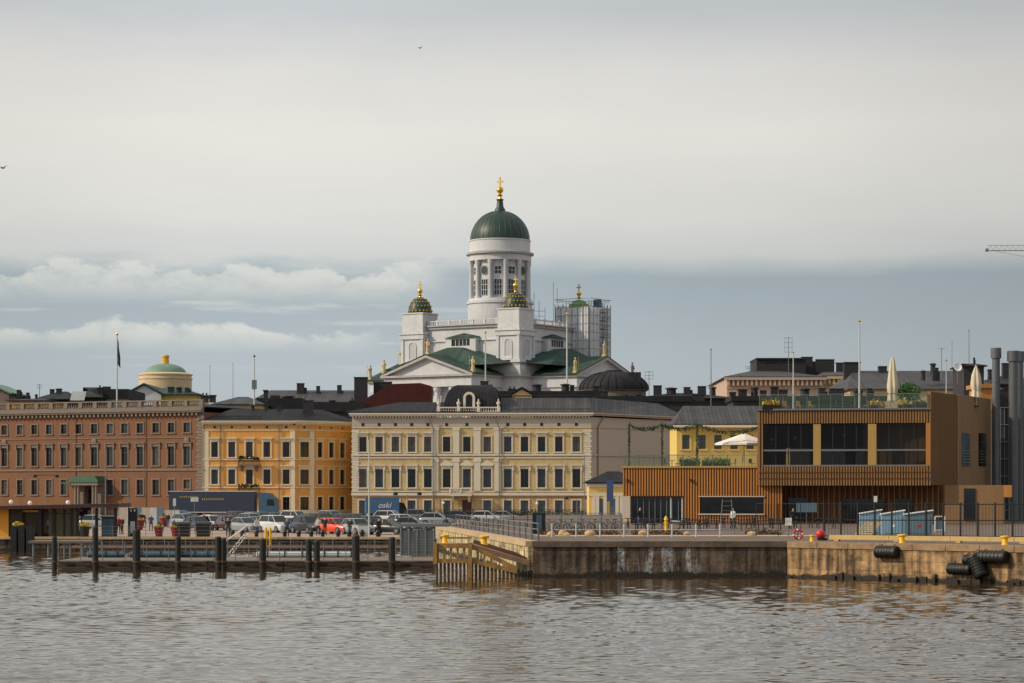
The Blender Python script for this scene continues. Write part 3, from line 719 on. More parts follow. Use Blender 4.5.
    for (sx, sy) in ((1,-1),(-1,-1),(1,1),(-1,1)):
        loc = (sx*13.7, sy*13.7, 0)
        t = MB()
        t.box(-3.6,3.6,-3.6,3.6,34.0,35.5); t.box(-3.05,3.05,-3.05,3.05,35.51,41.0)
        t.box(-3.45,3.45,-3.45,3.45,41.01,42.1); t.box(-3.7,3.7,-3.7,3.7,42.11,42.4)
        t.box(-3.0,3.0,-3.0,3.0,42.41,47.0); t.box(-3.2,3.2,-3.2,3.2,47.01,47.3)
        for k in range(4):
            t.M = rotk(k)
            for s in (-1,1): t.box(s*2.85-0.35,s*2.85+0.35,-3.3,-3.06,35.51,41.0)
            t.prismy([(-2.6,42.41),(2.6,42.41),(0,43.7)], -3.6, -3.01)
            t.box(-1.2,1.2,-3.25,-3.06,35.6,36.2)
            arc = [(1.15*math.cos(a_),39.3+1.15*math.sin(a_)) for a_ in np.linspace(0,PI,9)]
            arc2 = [(0.85*math.cos(a_),39.3+0.85*math.sin(a_)) for a_ in np.linspace(PI,0,9)]
            t.prismy([(1.15,36.21)]+arc+[(-1.15,36.21),(-0.85,36.21)]+arc2+[(0.85,36.21)], -3.22, -3.06)
        t.M = None
        tw = t.build('corner_tower', W, root); tw.location = (loc[0],loc[1],-CZ)
        for k in range(4):
            w = MB(); w.M = rotk(k)
            arc = [(0.84*math.cos(a_),39.3+0.84*math.sin(a_)) for a_ in np.linspace(0,PI,9)]
            w.prismy([(0.84,36.21)]+arc+[(-0.84,36.21)], -3.1, -3.055)
            w.build('arched_niche', MT['niche'], tw)
            w = MB(); w.M = rotk(k)
            w.box(-1.0,1.0,-3.64,-3.55,34.9,35.25)
            w.build('vent_slot', MT['pane'], tw)
        prof = [(2.85*math.cos(j/10*PI/2*0.96)**0.9, 47.31+3.9*math.sin(j/10*PI/2*0.96)) for j in range(11)]
        w = MB(); w.lathe(prof, 32); w.mi = 1
        for j in (1,3,5,7):
            r, z = prof[j]; n = 20
            for i in range(n):
                a_ = 2*PI*(i+(j//2)%2*0.5)/n; w.ball(((r+.05)*math.cos(a_),(r+.05)*math.sin(a_),z), 0.26*(1-j*0.05), 6)
        dd = w.build('small_dome', [MT['domegreen'], MT['gold']], tw, smooth=True)
        if (sx,sy) == (1,1): dd.data.materials[0] = mat('bright_green_dome', (60,130,80), 0.5, 0.2, 0.5)
        cross_mesh(51.0, 4.0, 0.75).build('cross', MT['gold'], tw, smooth=True)
cathedral()

def statue_mesh(seed):
    rs = random.Random(seed); m = MB()
    m.box(-0.45,0.45,-0.45,0.45,0,0.5)
    m.lathe([(0.5,0.5),(0.46,0.9),(0.38,1.5),(0.42,2.1),(0.5,2.55),(0.44,2.85),(0.16,3.0),(0.13,3.12)], 12, sx=1.0, sy=0.75)
    m.ball((0,0,3.32), 0.24, 10, 1.15)
    s = 1 if seed % 2 else -1
    m.path([(s*0.42,0,2.7),(s*0.72,-0.2,2.3),(s*0.6,-0.45,2.75)], 0.13, 6)
    m.path([(-s*0.42,0,2.7),(-s*0.58,-0.15,2.15),(-s*0.2,-0.4,2.0)], 0.13, 6)
    m.tube((s*0.62,-0.46,0.55),(s*0.62,-0.46,3.6),0.05,n=5)
    for i in range(5):
        a = rs.uniform(0,6.28); m.tube((0.42*math.cos(a),0.34*math.sin(a),0.5),(0.3*math.cos(a+.3),0.25*math.sin(a+.3),2.3),0.09,n=5)
    return m
def statues():
    spots = [(0,'apex',0,-29.4,36.4),(0,'left',-12.6,-29.4,32.0),(0,'right',12.6,-29.4,32.0),
             (3,'apex',0,-29.4,36.4),(3,'left',-12.6,-29.4,32.0),(3,'right',12.6,-29.4,32.0),
             (1,'apex',0,-29.4,36.4),(1,'left',-12.6,-29.4,32.0),(1,'right',12.6,-29.4,32.0)]
    lab = {(0,'apex'):'pale gilded statue standing on the peak of the white left-hand pediment, beside the left tower',
           (0,'left'):'gilded statue above the left foot of the broad white pediment',
           (0,'right'):'gilded statue above the right foot of the broad white pediment, left of the middle tower',
           (3,'apex'):'gilded statue on the peak of the far left portico, just left of the left tower',
           (3,'left'):'gilded statue at the very left edge of the cathedral roofs',
           (3,'right'):'gilded statue between the leftmost statue and the left tower',
           (1,'apex'):'gilded statue on the peak of the right pediment in front of the scaffolding',
           (1,'left'):'gilded statue on the green roof above the left foot of the right pediment',
           (1,'right'):'dark statue holding a staff at the far right edge of the cathedral'}
    for i, (k, nm, x, y, z) in enumerate(spots):
        p = CM @ rotk(k) @ Vector((x,y,z))
        o = statue_mesh(i).build('statue', MT['goldstone'] if (k,nm) != (1,'right') else MT['stone'], loc=p, rz=CROT+k*PI/2)
        tag(o, lab[(k,nm)], 'statue', 'statues along the cathedral pediments')
statues()

def scaffold():
    p = CM @ Vector((15.0,13.4,0)); H0, H1, w = 33.0, 49.3, 4.7
    root = thing('scaffolding', 'tall scaffolding wrapped in pale grey netting around the right cathedral tower', 'scaffolding', (p.x,p.y,CZ), CROT)
    t = MB()
    for k in range(4):
        t.M = rotk(k)
        for i in range(7):
            x = -w+i*2*w/6
            for yy in (-w-.25,-w+1.0): t.tube((x,yy,H0),(x,yy,H1+random.choice((0.2,0.6,1.1))),0.07,n=5)
        for z in np.arange(H0+1,H1+1,2.0):
            t.tube((-w,-w-.25,z+1),(w,-w-.25,z+1),0.07,n=5); t.tube((-w,-w,z+0.5),(w,-w,z+0.5),0.035,n=5)
    o = t.build('tube_frame', MT['grey'], root); o.location = (0,0,-CZ)
    t = MB()
    for k in range(4):
        t.M = rotk(k)
        for z in np.arange(H0+1,H1,2.0): t.box(-w,w-1.05,-w+0.05,-w+0.95,z,z+0.07)
    o = t.build('deck_planks', MT['deckwood'], root); o.location = (0,0,-CZ)
    for k, (a, b) in ((0,(-w-0.1,w+0.1)),(1,(-w-0.1,-0.5)),(3,(-w,w)),(2,(-w,w))):
        t = MB(); t.M = rotk(k); n = 40
        vs = []
        for i in range(n+1):
            x = a+(b-a)*i/n; yy = -w-0.2+0.16*math.sin(i*1.9)+0.05*math.sin(i*5.3)
            vs += [(x,yy,H0),(x,yy,H1-0.3)]
        t.add(vs, [(2*i,2*i+2,2*i+3,2*i+1) for i in range(n)])
        o = t.build('netting', MT['net'], root); o.location = (0,0,-CZ)
    # hoist hut on the top deck
    t = MB(); t.box(1.8,3.2,2.0,3.4,H1,H1+1.9); o = t.build('hoist_box', MT['bluetank'], root); o.location = (0,0,-CZ)
    # loose scaffold poles rising behind the drum
    t = MB(); q = CM @ Vector((8.5,15.6,0))
    for i, (dx, h) in enumerate(((0,52.0),(1.1,50),(2.4,48.5),(4.2,54.5),(5.0,53))):
        t.tube((dx*1.1,0,0),(dx*1.1,0,h-44.0),0.06,n=5)
    for z in (1.2,2.4,3.6): t.tube((0,0,z),(2.7,0,z),0.05,n=5)
    tag(t.build('roof_scaffold', MT['grey'], loc=(X(534,570),570,44.2)), 'bare scaffold poles on the cathedral roof between the drum and the netted tower', 'scaffolding')
scaffold()

# ------------------------------------------------------------------ embassy (left, russet)
def balusters(mb, x0, x1, y, z, h, post=3.1, step=0.42, pw=0.7):
    mb.box(x0,x1,y-0.22,y+0.22,z,z+0.18); mb.box(x0,x1,y-0.25,y+0.25,z+h-0.2,z+h)
    n = max(1, round((x1-x0)/post)); st = (x1-x0-pw)/n
    for i in range(n+1): mb.box(x0+i*st,x0+i*st+pw,y-0.28,y+0.28,z+0.181,z+h-0.201) if i else mb.box(x0,x0+pw,y-0.28,y+0.28,z+0.181,z+h-0.201)
    for i in range(n):
        a = x0+i*st+pw; k = int((st-pw)/step)
        for j in range(k):
            c = a+(j+0.5)*(st-pw)/k; mb.lathe([(0.07,z+0.18),(0.13,z+0.4),(0.06,z+h*0.6),(0.1,z+h-0.2)], 6, c, y)
def embassy():
    F = Face.px(-62, 413, 204, 388)
    root = thing('palace_building', 'long russet palace with grey balustrade and rows of dark windows behind the terminal', 'building', (F.x0,F.y0,ZM), F.a)
    W = F.W; H = F.z(414,100); top = F.z(402,100)
    xs = [-43,-27,-10.5,4.5,20.1,34.5,49.2,64,78.8,94.3,110,124.7,140.1,155.9,171.3,187]
    us = [F.u(x) for x in xs]
    rows = [(F.z(433.3,100),F.z(424,100)),(F.z(465.5,100),F.z(447.5,100)),(F.z(494.5,100),F.z(480.3,100))]
    ops = []; w = 1.15
    for u in us:
        for r,(a,b) in enumerate(rows):
            if r == 2 and (abs(u-F.u(94.3)) < 1): continue
            if r == 2 and abs(u-F.u(187)) < .5: a = F.z(488.5,100)
            ops.append((u-w/2,u+w/2,a,b,r))
    wl = MB(); wall_open(wl, W, H, [o[:4] for o in ops]); wl.box(0.01,W-0.01,0.5,26,0,H)
    wl.add([(0,0,0),(0,26,0),(0,26,H),(0,0,H),(W,0,0),(W,26,0),(W,26,H),(W,0,H)], [(0,3,2,1),(4,5,6,7)])
    wl.build('wall', MT['brown'], root)
    for a,b,c,d,r in ops: window(root, Matrix(), (a+b)/2, c, b-a, d-c, ('plain','lintel','plain')[r], MT['stone'])
    t = MB(); z = H
    for i in range(int(W/0.85)): t.box(0.1+i*0.85,0.5+i*0.85,-0.55,0,H-0.5,H-0.02)
    z = cornice(t, W, H, [(0.25,0.75),(0.3,0.9),(0.25,0.55)])
    t.box(-0.1,W+0.1,-0.18,0.02,F.z(471,100),F.z(469.3,100)); t.box(-0.1,W+0.1,-0.12,0.02,F.z(447,100)+1.35,F.z(447,100)+1.5)
    t.box(-0.05,W+0.05,-0.2,0.02,0,0.9)
    # quoins at the right end
    for k in range(int(H/0.5)-1):
        ww = 1.5 if k % 2 else 1.2
        t.box(W-ww,W+0.06,-0.14,0.03,0.92+k*0.5,0.92+k*0.5+0.44)
    t.build('cornice', MT['stone'], root)
    b = MB(); balusters(b, 0, W, -0.1, z, top-z+0.1); b.build('balustrade', MT['stone'], root)
    r = MB(); hip(r, 1.5, W-1.5, 2, 25, H+0.8, H+1.9, 8); r.build('roof', MT['roof'], root)
    # entrance portico with green canopy
    u = F.u(94); s = MB()
    for dx in (-2.1,-1.5,1.5,2.1): s.lathe([(0.3,0),(0.26,0.3),(0.22,4.7),(0.34,5.0)], 10, u+dx, -2.2)
    s.box(u-2.5,u-1.1,-1.2,-0.01,0,5); s.box(u+1.1,u+2.5,-1.2,-0.01,0,5); s.box(u-2.7,u+2.7,-2.7,-0.01,5.01,5.5)
    p = s.build('portico', MT['stone'], root)
    s = MB(); s.box(u-2.9,u+2.9,-2.9,-0.01,5.51,5.75); s.prismy([(u-2.9,5.76),(u+2.9,5.76),(u+2.2,6.5),(u-2.2,6.5)],-2.8,-0.01); s.box(u-5.2,u-2.91,-2.7,-0.3,5.3,5.5)
    s.build('canopy', mat('green_copper_canopy',(52,96,78),0.5,0.2,1), p)
    s = MB(); s.box(u-1.09,u+1.09,-0.06,-0.003,0,4.4); s.build('door', MT['interior'], p)
    for px in (4.5,94.3,187):
        cr = MB(); cr.lathe([(0.55,0),(0.5,0.18),(0.2,0.25)], 10); o = cr.build('crest', MT['stone'], root); o.location = (F.u(px),-0.02,F.z(441,100)); o.rotation_euler = (PI/2,0,0)
    for px in (70,140): 
        d = MB(); d.tube((F.u(px)+1.2,-0.15,0.5),(F.u(px)+1.2,-0.15,H-0.6),0.07,n=6); d.build('downpipe', MT['stone'], root)
    return F
embassy()

# ------------------------------------------------------------------ orange corner building
def orange():
    Y = 388.0
    P = [(X(202.5,Y),Y),(X(295,Y),Y),(X(314,Y)-0.15,Y+1.7),(X(356,398),398.5)]
    root = thing('corner_building', 'orange three storey building with rounded corner, white pilasters and iron balconies', 'building', (P[0][0],P[0][1],ZM))
    fs = [Face(P[i][0],P[i][1],P[i+1][0],P[i+1][1]) for i in range(3)]
    R0 = Matrix.Translation((-P[0][0],-P[0][1],-ZM))
    H = fs[0].z(425,250); zt = fs[0].z(418.5,250)
    rowpy = [(457,442),(484,469.7),(511.5,497)]
    pxs = [[214.6,231.8,249.4,266.9,286.2],[304.5],[320,331.4,342.4]]
    wl = MB(); tr = MB(); fz = MB()
    for i, F in enumerate(fs):
        M = R0 @ F.mat(); ops = []
        ww = (1.05,1.5,1.15)[i]
        for px in pxs[i]:
            for r,(a,b) in enumerate(rowpy): ops.append((F.u(px)-ww/2,F.u(px)+ww/2,fs[0].z(a,250),fs[0].z(b,250),r))
        wl.M = M; wall_open(wl, F.W, H, [o[:4] for o in ops])
        for a,b,c,d,r in ops: window(root, M, (a+b)/2, c, b-a, d-c, ('hood','hood','plain')[r], MT['trimcream'])
        tr.M = M
        e = 0.0
        for h, p in ((0.22,0.14),(0.5,0.02),(0.22,0.35),(0.24,0.6),(0.12,0.7)):
            pass
        z = H-0.9
        tr.box(0,F.W,-0.12,0.02,z,z+0.16)
        for k in range(int(F.W/0.42)): tr.box(0.05+k*0.42,0.27+k*0.42,-0.36,0.0,H-0.02,H+0.2)
        tr.box(-0.1,F.W+0.1,-0.45,0.02,H+0.21,H+0.45); tr.box(-0.2,F.W+0.2,-0.62,0.02,H+0.452,H+0.75)
        for py in (455.5+4.5, 486.5+1.5): tr.box(0,F.W,-0.14,0.02,fs[0].z(py,250),fs[0].z(py,250)+0.2)
        tr.box(0,F.W,-0.1,0.02,0,1.0)
        # pilasters
        if i == 0: pl = [(0.1,1.0),(F.W-0.75,F.W-0.0)]
        elif i == 1: pl = [(F.W-0.75,F.W)]
        else: pl = [(F.W-0.8,F.W-.1)]
        for a,b in pl: tr.box(a,b,-0.1,0.02,1.01,H-1.0)
        # frieze vents
        fz.M = M
        for px in pxs[i]: fz.box(F.u(px)-0.22,F.u(px)+0.22,-0.01,0.06,H-0.52,H-0.16)
    wl.M = None
    pts = [(p[0]-P[0][0],p[1]-P[0][1]) for p in P]
    core = [(pts[0][0]+.1,pts[0][1]+.5),(pts[1][0],pts[1][1]+.5),(pts[2][0]-.5,pts[2][1]+.3),(pts[3][0]-.5,pts[3][1]),(pts[3][0]-.5,24),(pts[0][0]+.1,24)]
    wl.prism(core, 0, H+0.6)
    wl.build('wall', MT['orange'], root); tr.build('cornice', MT['trimcream'], root); fz.build('frieze_vent', MT['pane'], root)
    r = MB(); e = 0.7
    outer = [(pts[0][0]-e,pts[0][1]-e),(pts[1][0],pts[1][1]-e),(pts[2][0]+e*.6,pts[2][1]-e*.8),(pts[3][0]+e,pts[3][1]),(pts[3][0]+e,25),(pts[0][0]-e,25)]
    ins = [(4.0,7.5),(12.8,7.5),(16.0,9),(18.5,12),(18.5,18),(4,18)]
    z0, z1 = H+0.76, H+0.76+2.1
    n = 6
    r.add([(a,b,z0) for a,b in outer]+[(a,b,z1) for a,b in ins], [tuple(range(n-1,-1,-1)),tuple(range(n,2*n))]+[(i,(i+1)%n,n+(i+1)%n,n+i) for i in range(n)])
    r.build('roof', MT['roof'], root)
    g = MB(); 
    for x in np.arange(2.2,9.5,1.8): g.tube((x,0.6,z0),(x,0.6,z0+0.75),0.05,n=5)
    g.tube((2.2,0.6,z0+0.7),(9.4,0.6,z0+0.7),0.06,n=5); g.tube((2.2,0.6,z0+0.35),(9.4,0.6,z0+0.35),0.05,n=5)
    g.build('roof_rail', MT['blackmetal'], root)
    chimney(root, X(305,Y)-P[0][0], 6.0, z0+0.8, 1.6, 1.4, 2.9)
    for px,w in ((248,1.0),(262,.8),(275,.8)): chimney(root, X(px,Y)-P[0][0], 7.0, z1-0.3, w*0.7, 0.6, 1.1)
    for py, n_ in ((464,0),(492,1)):
        z = fs[0].z(py,250); b = MB(); c = fs[0].u(249.4); ww = 1.75
        b.box(c-ww,c+ww,-1.2,-0.01,z-0.25,z)
        for s in (-1,1): b.prismx([(-0.15,z-0.26),(-1.0,z-0.26),(-0.15,z-1.2)], c+s*1.2-0.12, c+s*1.2+0.12)
        bb = b.build('balcony', MT['stone'], root)
        b = MB()
        for k in range(17): x = c-ww+0.1+k*(2*ww-0.2)/16; b.tube((x,-1.1,z),(x,-1.1,z+0.95),0.035,n=4)
        for s in (-1,1):
            for k in range(4): b.tube((c+s*(ww-0.1),-1.1+k*0.3,z),(c+s*(ww-0.1),-1.1+k*0.3,z+0.95),0.03,n=4)
        b.tube((c-ww+.1,-1.1,z+0.97),(c+ww-.1,-1.1,z+0.97),0.05,n=4); b.tube((c-ww+.1,-1.1,z+0.5),(c+ww-.1,-1.1,z+0.5),0.04,n=4)
        b.build('railing', MT['blackmetal'], bb)
        b = MB()
        for k in range(90):
            q = (c+random.uniform(-ww+.1,ww-.1),-1.0+random.uniform(-.2,.2),z+0.85+random.uniform(-.12,.4)); s_ = random.uniform(.08,.16)
            b.add([(q[0]-s_,q[1],q[2]-s_),(q[0]+s_,q[1]+s_,q[2]-s_*.3),(q[0],q[1]-s_,q[2]+s_)], [(0,1,2)])
        b.build('balcony_plants', MT['leafdark'], bb)
    for px in (220.5,279): 
        d = MB(); u = fs[0].u(px); d.tube((u,-0.2,0.5),(u,-0.2,H+0.1),0.07,n=6); d.build('downpipe', MT['thinpole'], root)
orange()

# ------------------------------------------------------------------ cream palace (supreme court)
def cream():
    YC = 386.0
    F = Face.px(352, 387, 591, 385)
    root = thing('cream_palace', 'cream palace with pedimented centre, grey frieze and balustrade under a dark curved roof', 'building', (F.x0,F.y0,ZM), F.a)
    W = F.W; H = F.z(417.5,470)
    left = [362.9,379.2,395.5,411.7,427.9]; mid = [446.7,466.9,487.3]; right = [507.8,524.6,541.6,558.9,576.4]
    zz = lambda py: F.z(py,470)
    ops = []
    for x in left+mid+right:
        u = F.u(x); c = x in mid
        ops.append((u-0.58,u+0.58,zz(451.7),zz(437),'arch' if c else 'hood'))
        ops.append((u-0.62,u+0.62,zz(487.3),zz(469),'pediment' if c else 'lintel'))
        if x != 466.9: ops.append((u-0.6,u+0.6,zz(515.5),zz(500.5),'plain'))
    zs = zz(492)
    wl = MB(); up = [(o[0],o[1],o[2]-zs,o[3]-zs) for o in ops if o[2] > zs]
    wl.M = Matrix.Translation((0,0,zs)); wall_open(wl, W, H-zs, up, reveal=0.28); wl.M = None
    wl.box(0.3,W-0.3,0.4,30,0,H)
    wl.build('wall', MT['cream'], root)
    g = MB(); ud = F.u(466.9); wall_open(g, W, zs-0.001, [o[:4] for o in ops if o[2] < zs]+[(ud-0.75,ud+0.75,0.35,zz(500))], reveal=0.28)
    g.build('ground_floor', MT['creamground'], root)
    for a,b,c,d,s in ops: window(root, Matrix(), (a+b)/2, c, b-a, d-c, s, MT['trim'], MT['paneblue'] if s == 'plain' else None)
    d = MB(); d.box(ud-0.74,ud+0.74,0.2,0.27,0.35,zz(500)-0.01); d.build('door', mat('dark_red_brown_door',(70,36,30),0.5,0.2,2), root)
    t = MB()
    for a,b,p in ((455.8,454.0,0.25),(458.5,457.2,0.14),(495.5,492.8,0.3),(492,491,0.15),(427.8,427.0,0.12)):
        t.box(-0.1,W+0.1,-p,0.02,zz(a),zz(b))
    for px in (353.5,590): pass
    for px in (435.3,456.2,477.4,497.6):
        u = F.u(px); t.box(u-0.5,u+0.5,-0.28,0.02,zz(491)+0.01,zz(458.5)-0.01); t.box(u-0.5,u+0.5,-0.28,0.02,zz(453.9),zz(428))
        t.box(u-0.6,u+0.6,-0.34,0.021,zz(430.3),zz(428.1)); t.box(u-0.6,u+0.6,-0.34,0.021,zz(462),zz(459))
    for k in range(int(W/0.5)): t.box(k*0.5+0.05,k*0.5+0.3,-0.5,0.0,H-0.02,H+0.22)
    t.box(-0.3,W+0.3,-0.66,0.02,H+0.222,H+0.5); t.box(-0.45,W+0.45,-0.85,0.02,H+0.502,H+0.72)
    for k in range(26):  # quoins
        for s in (0.55,W-0.55):
            ww = 0.62 if k % 2 else 0.48; t.box(s-ww,s+ww,-0.1,0.021,zz(491)+0.03+k*0.41,zz(491)+0.03+k*0.41+0.36) if zz(491)+k*0.41+0.4 < zz(428) else None
    t.build('trim', MT['trim'], root)
    f = MB(); f.box(0,W,-0.1,0.015,zz(426.9),H-0.03); f.build('frieze', MT['frieze'], root)
    v = MB()
    for x in left+mid+right: u = F.u(x); v.box(u-0.24,u+0.24,-0.13,-0.05,zz(426),zz(423))
    v.build('frieze_vent', MT['pane'], root)
    for px in (433.2,499.4):
        d = MB(); u = F.u(px); d.path([(u,-0.42,0.4),(u,-0.42,zz(428)),(u-0.4,-0.6,zz(422)),(u-0.7,-0.75,H+0.1)],0.08,6); d.build('downpipe', MT['thinpole'], root)
    # balcony over the door
    b = MB(); u0, u1 = F.u(450), F.u(472.5); z = zz(494)
    b.box(u0,u1,-1.5,-0.31,z-0.3,z); 
    for u in (u0+0.5,u1-0.5): b.prismx([(-0.32,z-0.31),(-1.3,z-0.31),(-0.32,z-1.3)], u-0.2, u+0.2)
    balusters(b, u0, u1, -1.3, z, 1.0, post=1.7, step=0.3, pw=0.3); b.build('balcony', MT['trim'], root)
    # parapet with urns
    b = MB(); u0, u1 = F.u(437), F.u(500.3); z = H+0.722; hb = zz(407)-z
    balusters(b, u0, u1, -0.3, z, hb, post=3.2, step=0.38, pw=0.55)
    n = 3
    for i in range(n+1):
        u = u0+0.28+i*(u1-u0-0.56)/n; b.lathe([(0.3,z+hb),(0.12,z+hb+.12),(0.3,z+hb+.5),(0.32,z+hb+.75),(0.1,z+hb+.85),(0.14,z+hb+1.05),(0.02,z+hb+1.35)], 8, u, -0.3)
    b.build('balustrade', MT['trim'], root)
    # side wall, receding to the right
    G = Face(F.x0+math.cos(F.a)*W, F.y0+math.sin(F.a)*W, X(681,408), 408)
    R0 = Matrix.Rotation(-F.a,4,'Z') @ Matrix.Translation((-F.x0,-F.y0,-ZM))
    s = MB(); s.M = R0 @ G.mat(); s.box(0.02,G.W,0.02,8,0,H+0.05)
    s.build('side_wall', MT['mauve'], root)
    s = MB(); s.M = R0 @ G.mat()
    s.box(-0.3,G.W+0.2,-0.5,0.01,H+0.3,H+0.55); s.box(-0.4,G.W+0.3,-0.8,0.012,H+0.552,H+0.74)
    s.box(0,G.W,-0.15,0.012,zz(455.8),zz(454)); s.box(0,G.W,-0.1,0.011,zz(427.8),zz(427)); 
    s.build('side_cornice', MT['mauve'], root)
    s = MB(); s.M = R0 @ G.mat(); s.path([(1.9,-0.12,0.5),(1.9,-0.12,H-1.5),(3.2,-0.4,H+0.2)],0.1,6); s.build('downpipe', MT['thinpole'], root)
    # roofs
    r = MB(); hip(r, 0.0, W*0.5, 0.2, 13.5, H+0.75, zz(400.5), 8, 2, ov=0.95); r.build('roof', MT['roof'], root)
    r = MB(); z0 = H+0.753; z1 = zz(396.5)
    a = R0 @ G.mat()
    p0 = (W*0.5,-0.75,z0); p1 = (W+0.5,-0.75,z0)
    q1 = a @ Vector((G.W+0.8,-0.8,0)); q0 = a @ Vector((G.W+0.6,9,0)); 
    p2 = (q1.x,q1.y,z0); p3 = (q0.x-1,q0.y+3,z0); p4 = (W*0.5,16,z0)
    r1 = (W*0.5,6,z1); r2 = (W-0.6,6.0,z1); r3 = (q1.x-5.0,q1.y+2.5,z1-0.2)
    r.add([p0,p1,p2,p3,p4,r1,r2,r3], [(0,1,6,5),(1,2,7,6),(2,3,7),(3,4,5,6,7),(0,5,4)])
    r.build('roof', MT['roofgrey'], root)
    g = MB(); g.tube((W*0.56,-0.2,z0+0.6),(W+0.3,-0.2,z0+0.6),0.05,n=5); g.tube((W*0.56,5.6,z1+0.3),(W,5.6,z1+0.3),0.1,n=5)
    for k in range(14): g.tube((W*0.56+k*1.27,-0.2,z0),(W*0.56+k*1.27,-0.2,z0+0.6),0.03,n=4)
    g.build('roof_rail', MT['blackmetal'], root)
    for px,w in ((507,1.3),(546,1.5),(575,1.8)):
        chimney(root, F.u(px), 9.0+random.uniform(0,2), z1-1.6, w*1.1, 1.2, random.uniform(2.0,3.2))
    # square curved dome
    d = MB(); x0, x1 = F.u(443.5), F.u(500.5); y0, y1 = 0.5, 12.0; zb = H+0.6; hh = zz(384)-zb
    rings = []
    for j in range(9):
        t = j/8*PI/2*0.92; s_ = math.cos(t)**0.75; rings.append((s_, zb+hh*math.sin(t)/math.sin(PI/2*0.92)))
    cx, cy = (x0+x1)/2, (y0+y1)/2; wx, wy = (x1-x0)/2, (y1-y0)/2; wt = 0.42
    vs = []
    for s_, z in rings:
        sx = wx*(wt+(1-wt)*s_); sy = wy*(0.15+0.85*s_)
        vs += [(cx-sx,cy-sy,z),(cx+sx,cy-sy,z),(cx+sx,cy+sy,z),(cx-sx,cy+sy,z)]
    fs = [(j*4+i, j*4+(i+1)%4, j*4+4+(i+1)%4, j*4+4+i) for j in range(8) for i in range(4)]+[(32,33,34,35)]
    d.add(vs, fs)
    for k in range(17):   # raised seams on front and right side
        f = -1+2*k/16
        pts = []
        for s_, z in rings:
            sx = wx*(wt+(1-wt)*s_); sy = wy*(0.15+0.85*s_); pts.append((cx+sx*f,cy-sy-0.02,z))
        d.path(pts, 0.06, 4)
        d.path([(cx+wx*(wt+(1-wt)*s_)+0.02, cy+f*wy*(0.15+0.85*s_), z) for s_, z in rings], 0.06, 4)
    dm = d.build('curved_roof', MT['roofflat'], root, smooth=False)
    e = MB(); u = F.u(469); z = zz(407)
    ar = [(0.95*math.cos(t),z+1.5+0.95*math.sin(t)) for t in np.linspace(0,PI,11)]; ai = [(0.55*math.cos(t),z+1.5+0.55*math.sin(t)) for t in np.linspace(PI,0,11)]
    e.M = Matrix.Translation((u,0,0)); e.prismy([(0.95,z-0.4)]+ar+[(-0.95,z-0.4),(-0.55,z-0.4)]+ai+[(0.55,z-0.4)], 0.1, 3.0)
    w = e.build('dormer', MT['trim'], dm)
    e = MB(); e.M = Matrix.Translation((u,0,0)); e.prismy([(0.54,z-0.4)]+[(0.54*math.cos(t),z+1.5+0.54*math.sin(t)) for t in np.linspace(0,PI,11)]+[(-0.54,z-0.4)], 0.4, 0.5); o = e.build('dormer_window', MT['pane'], dm)
cream()

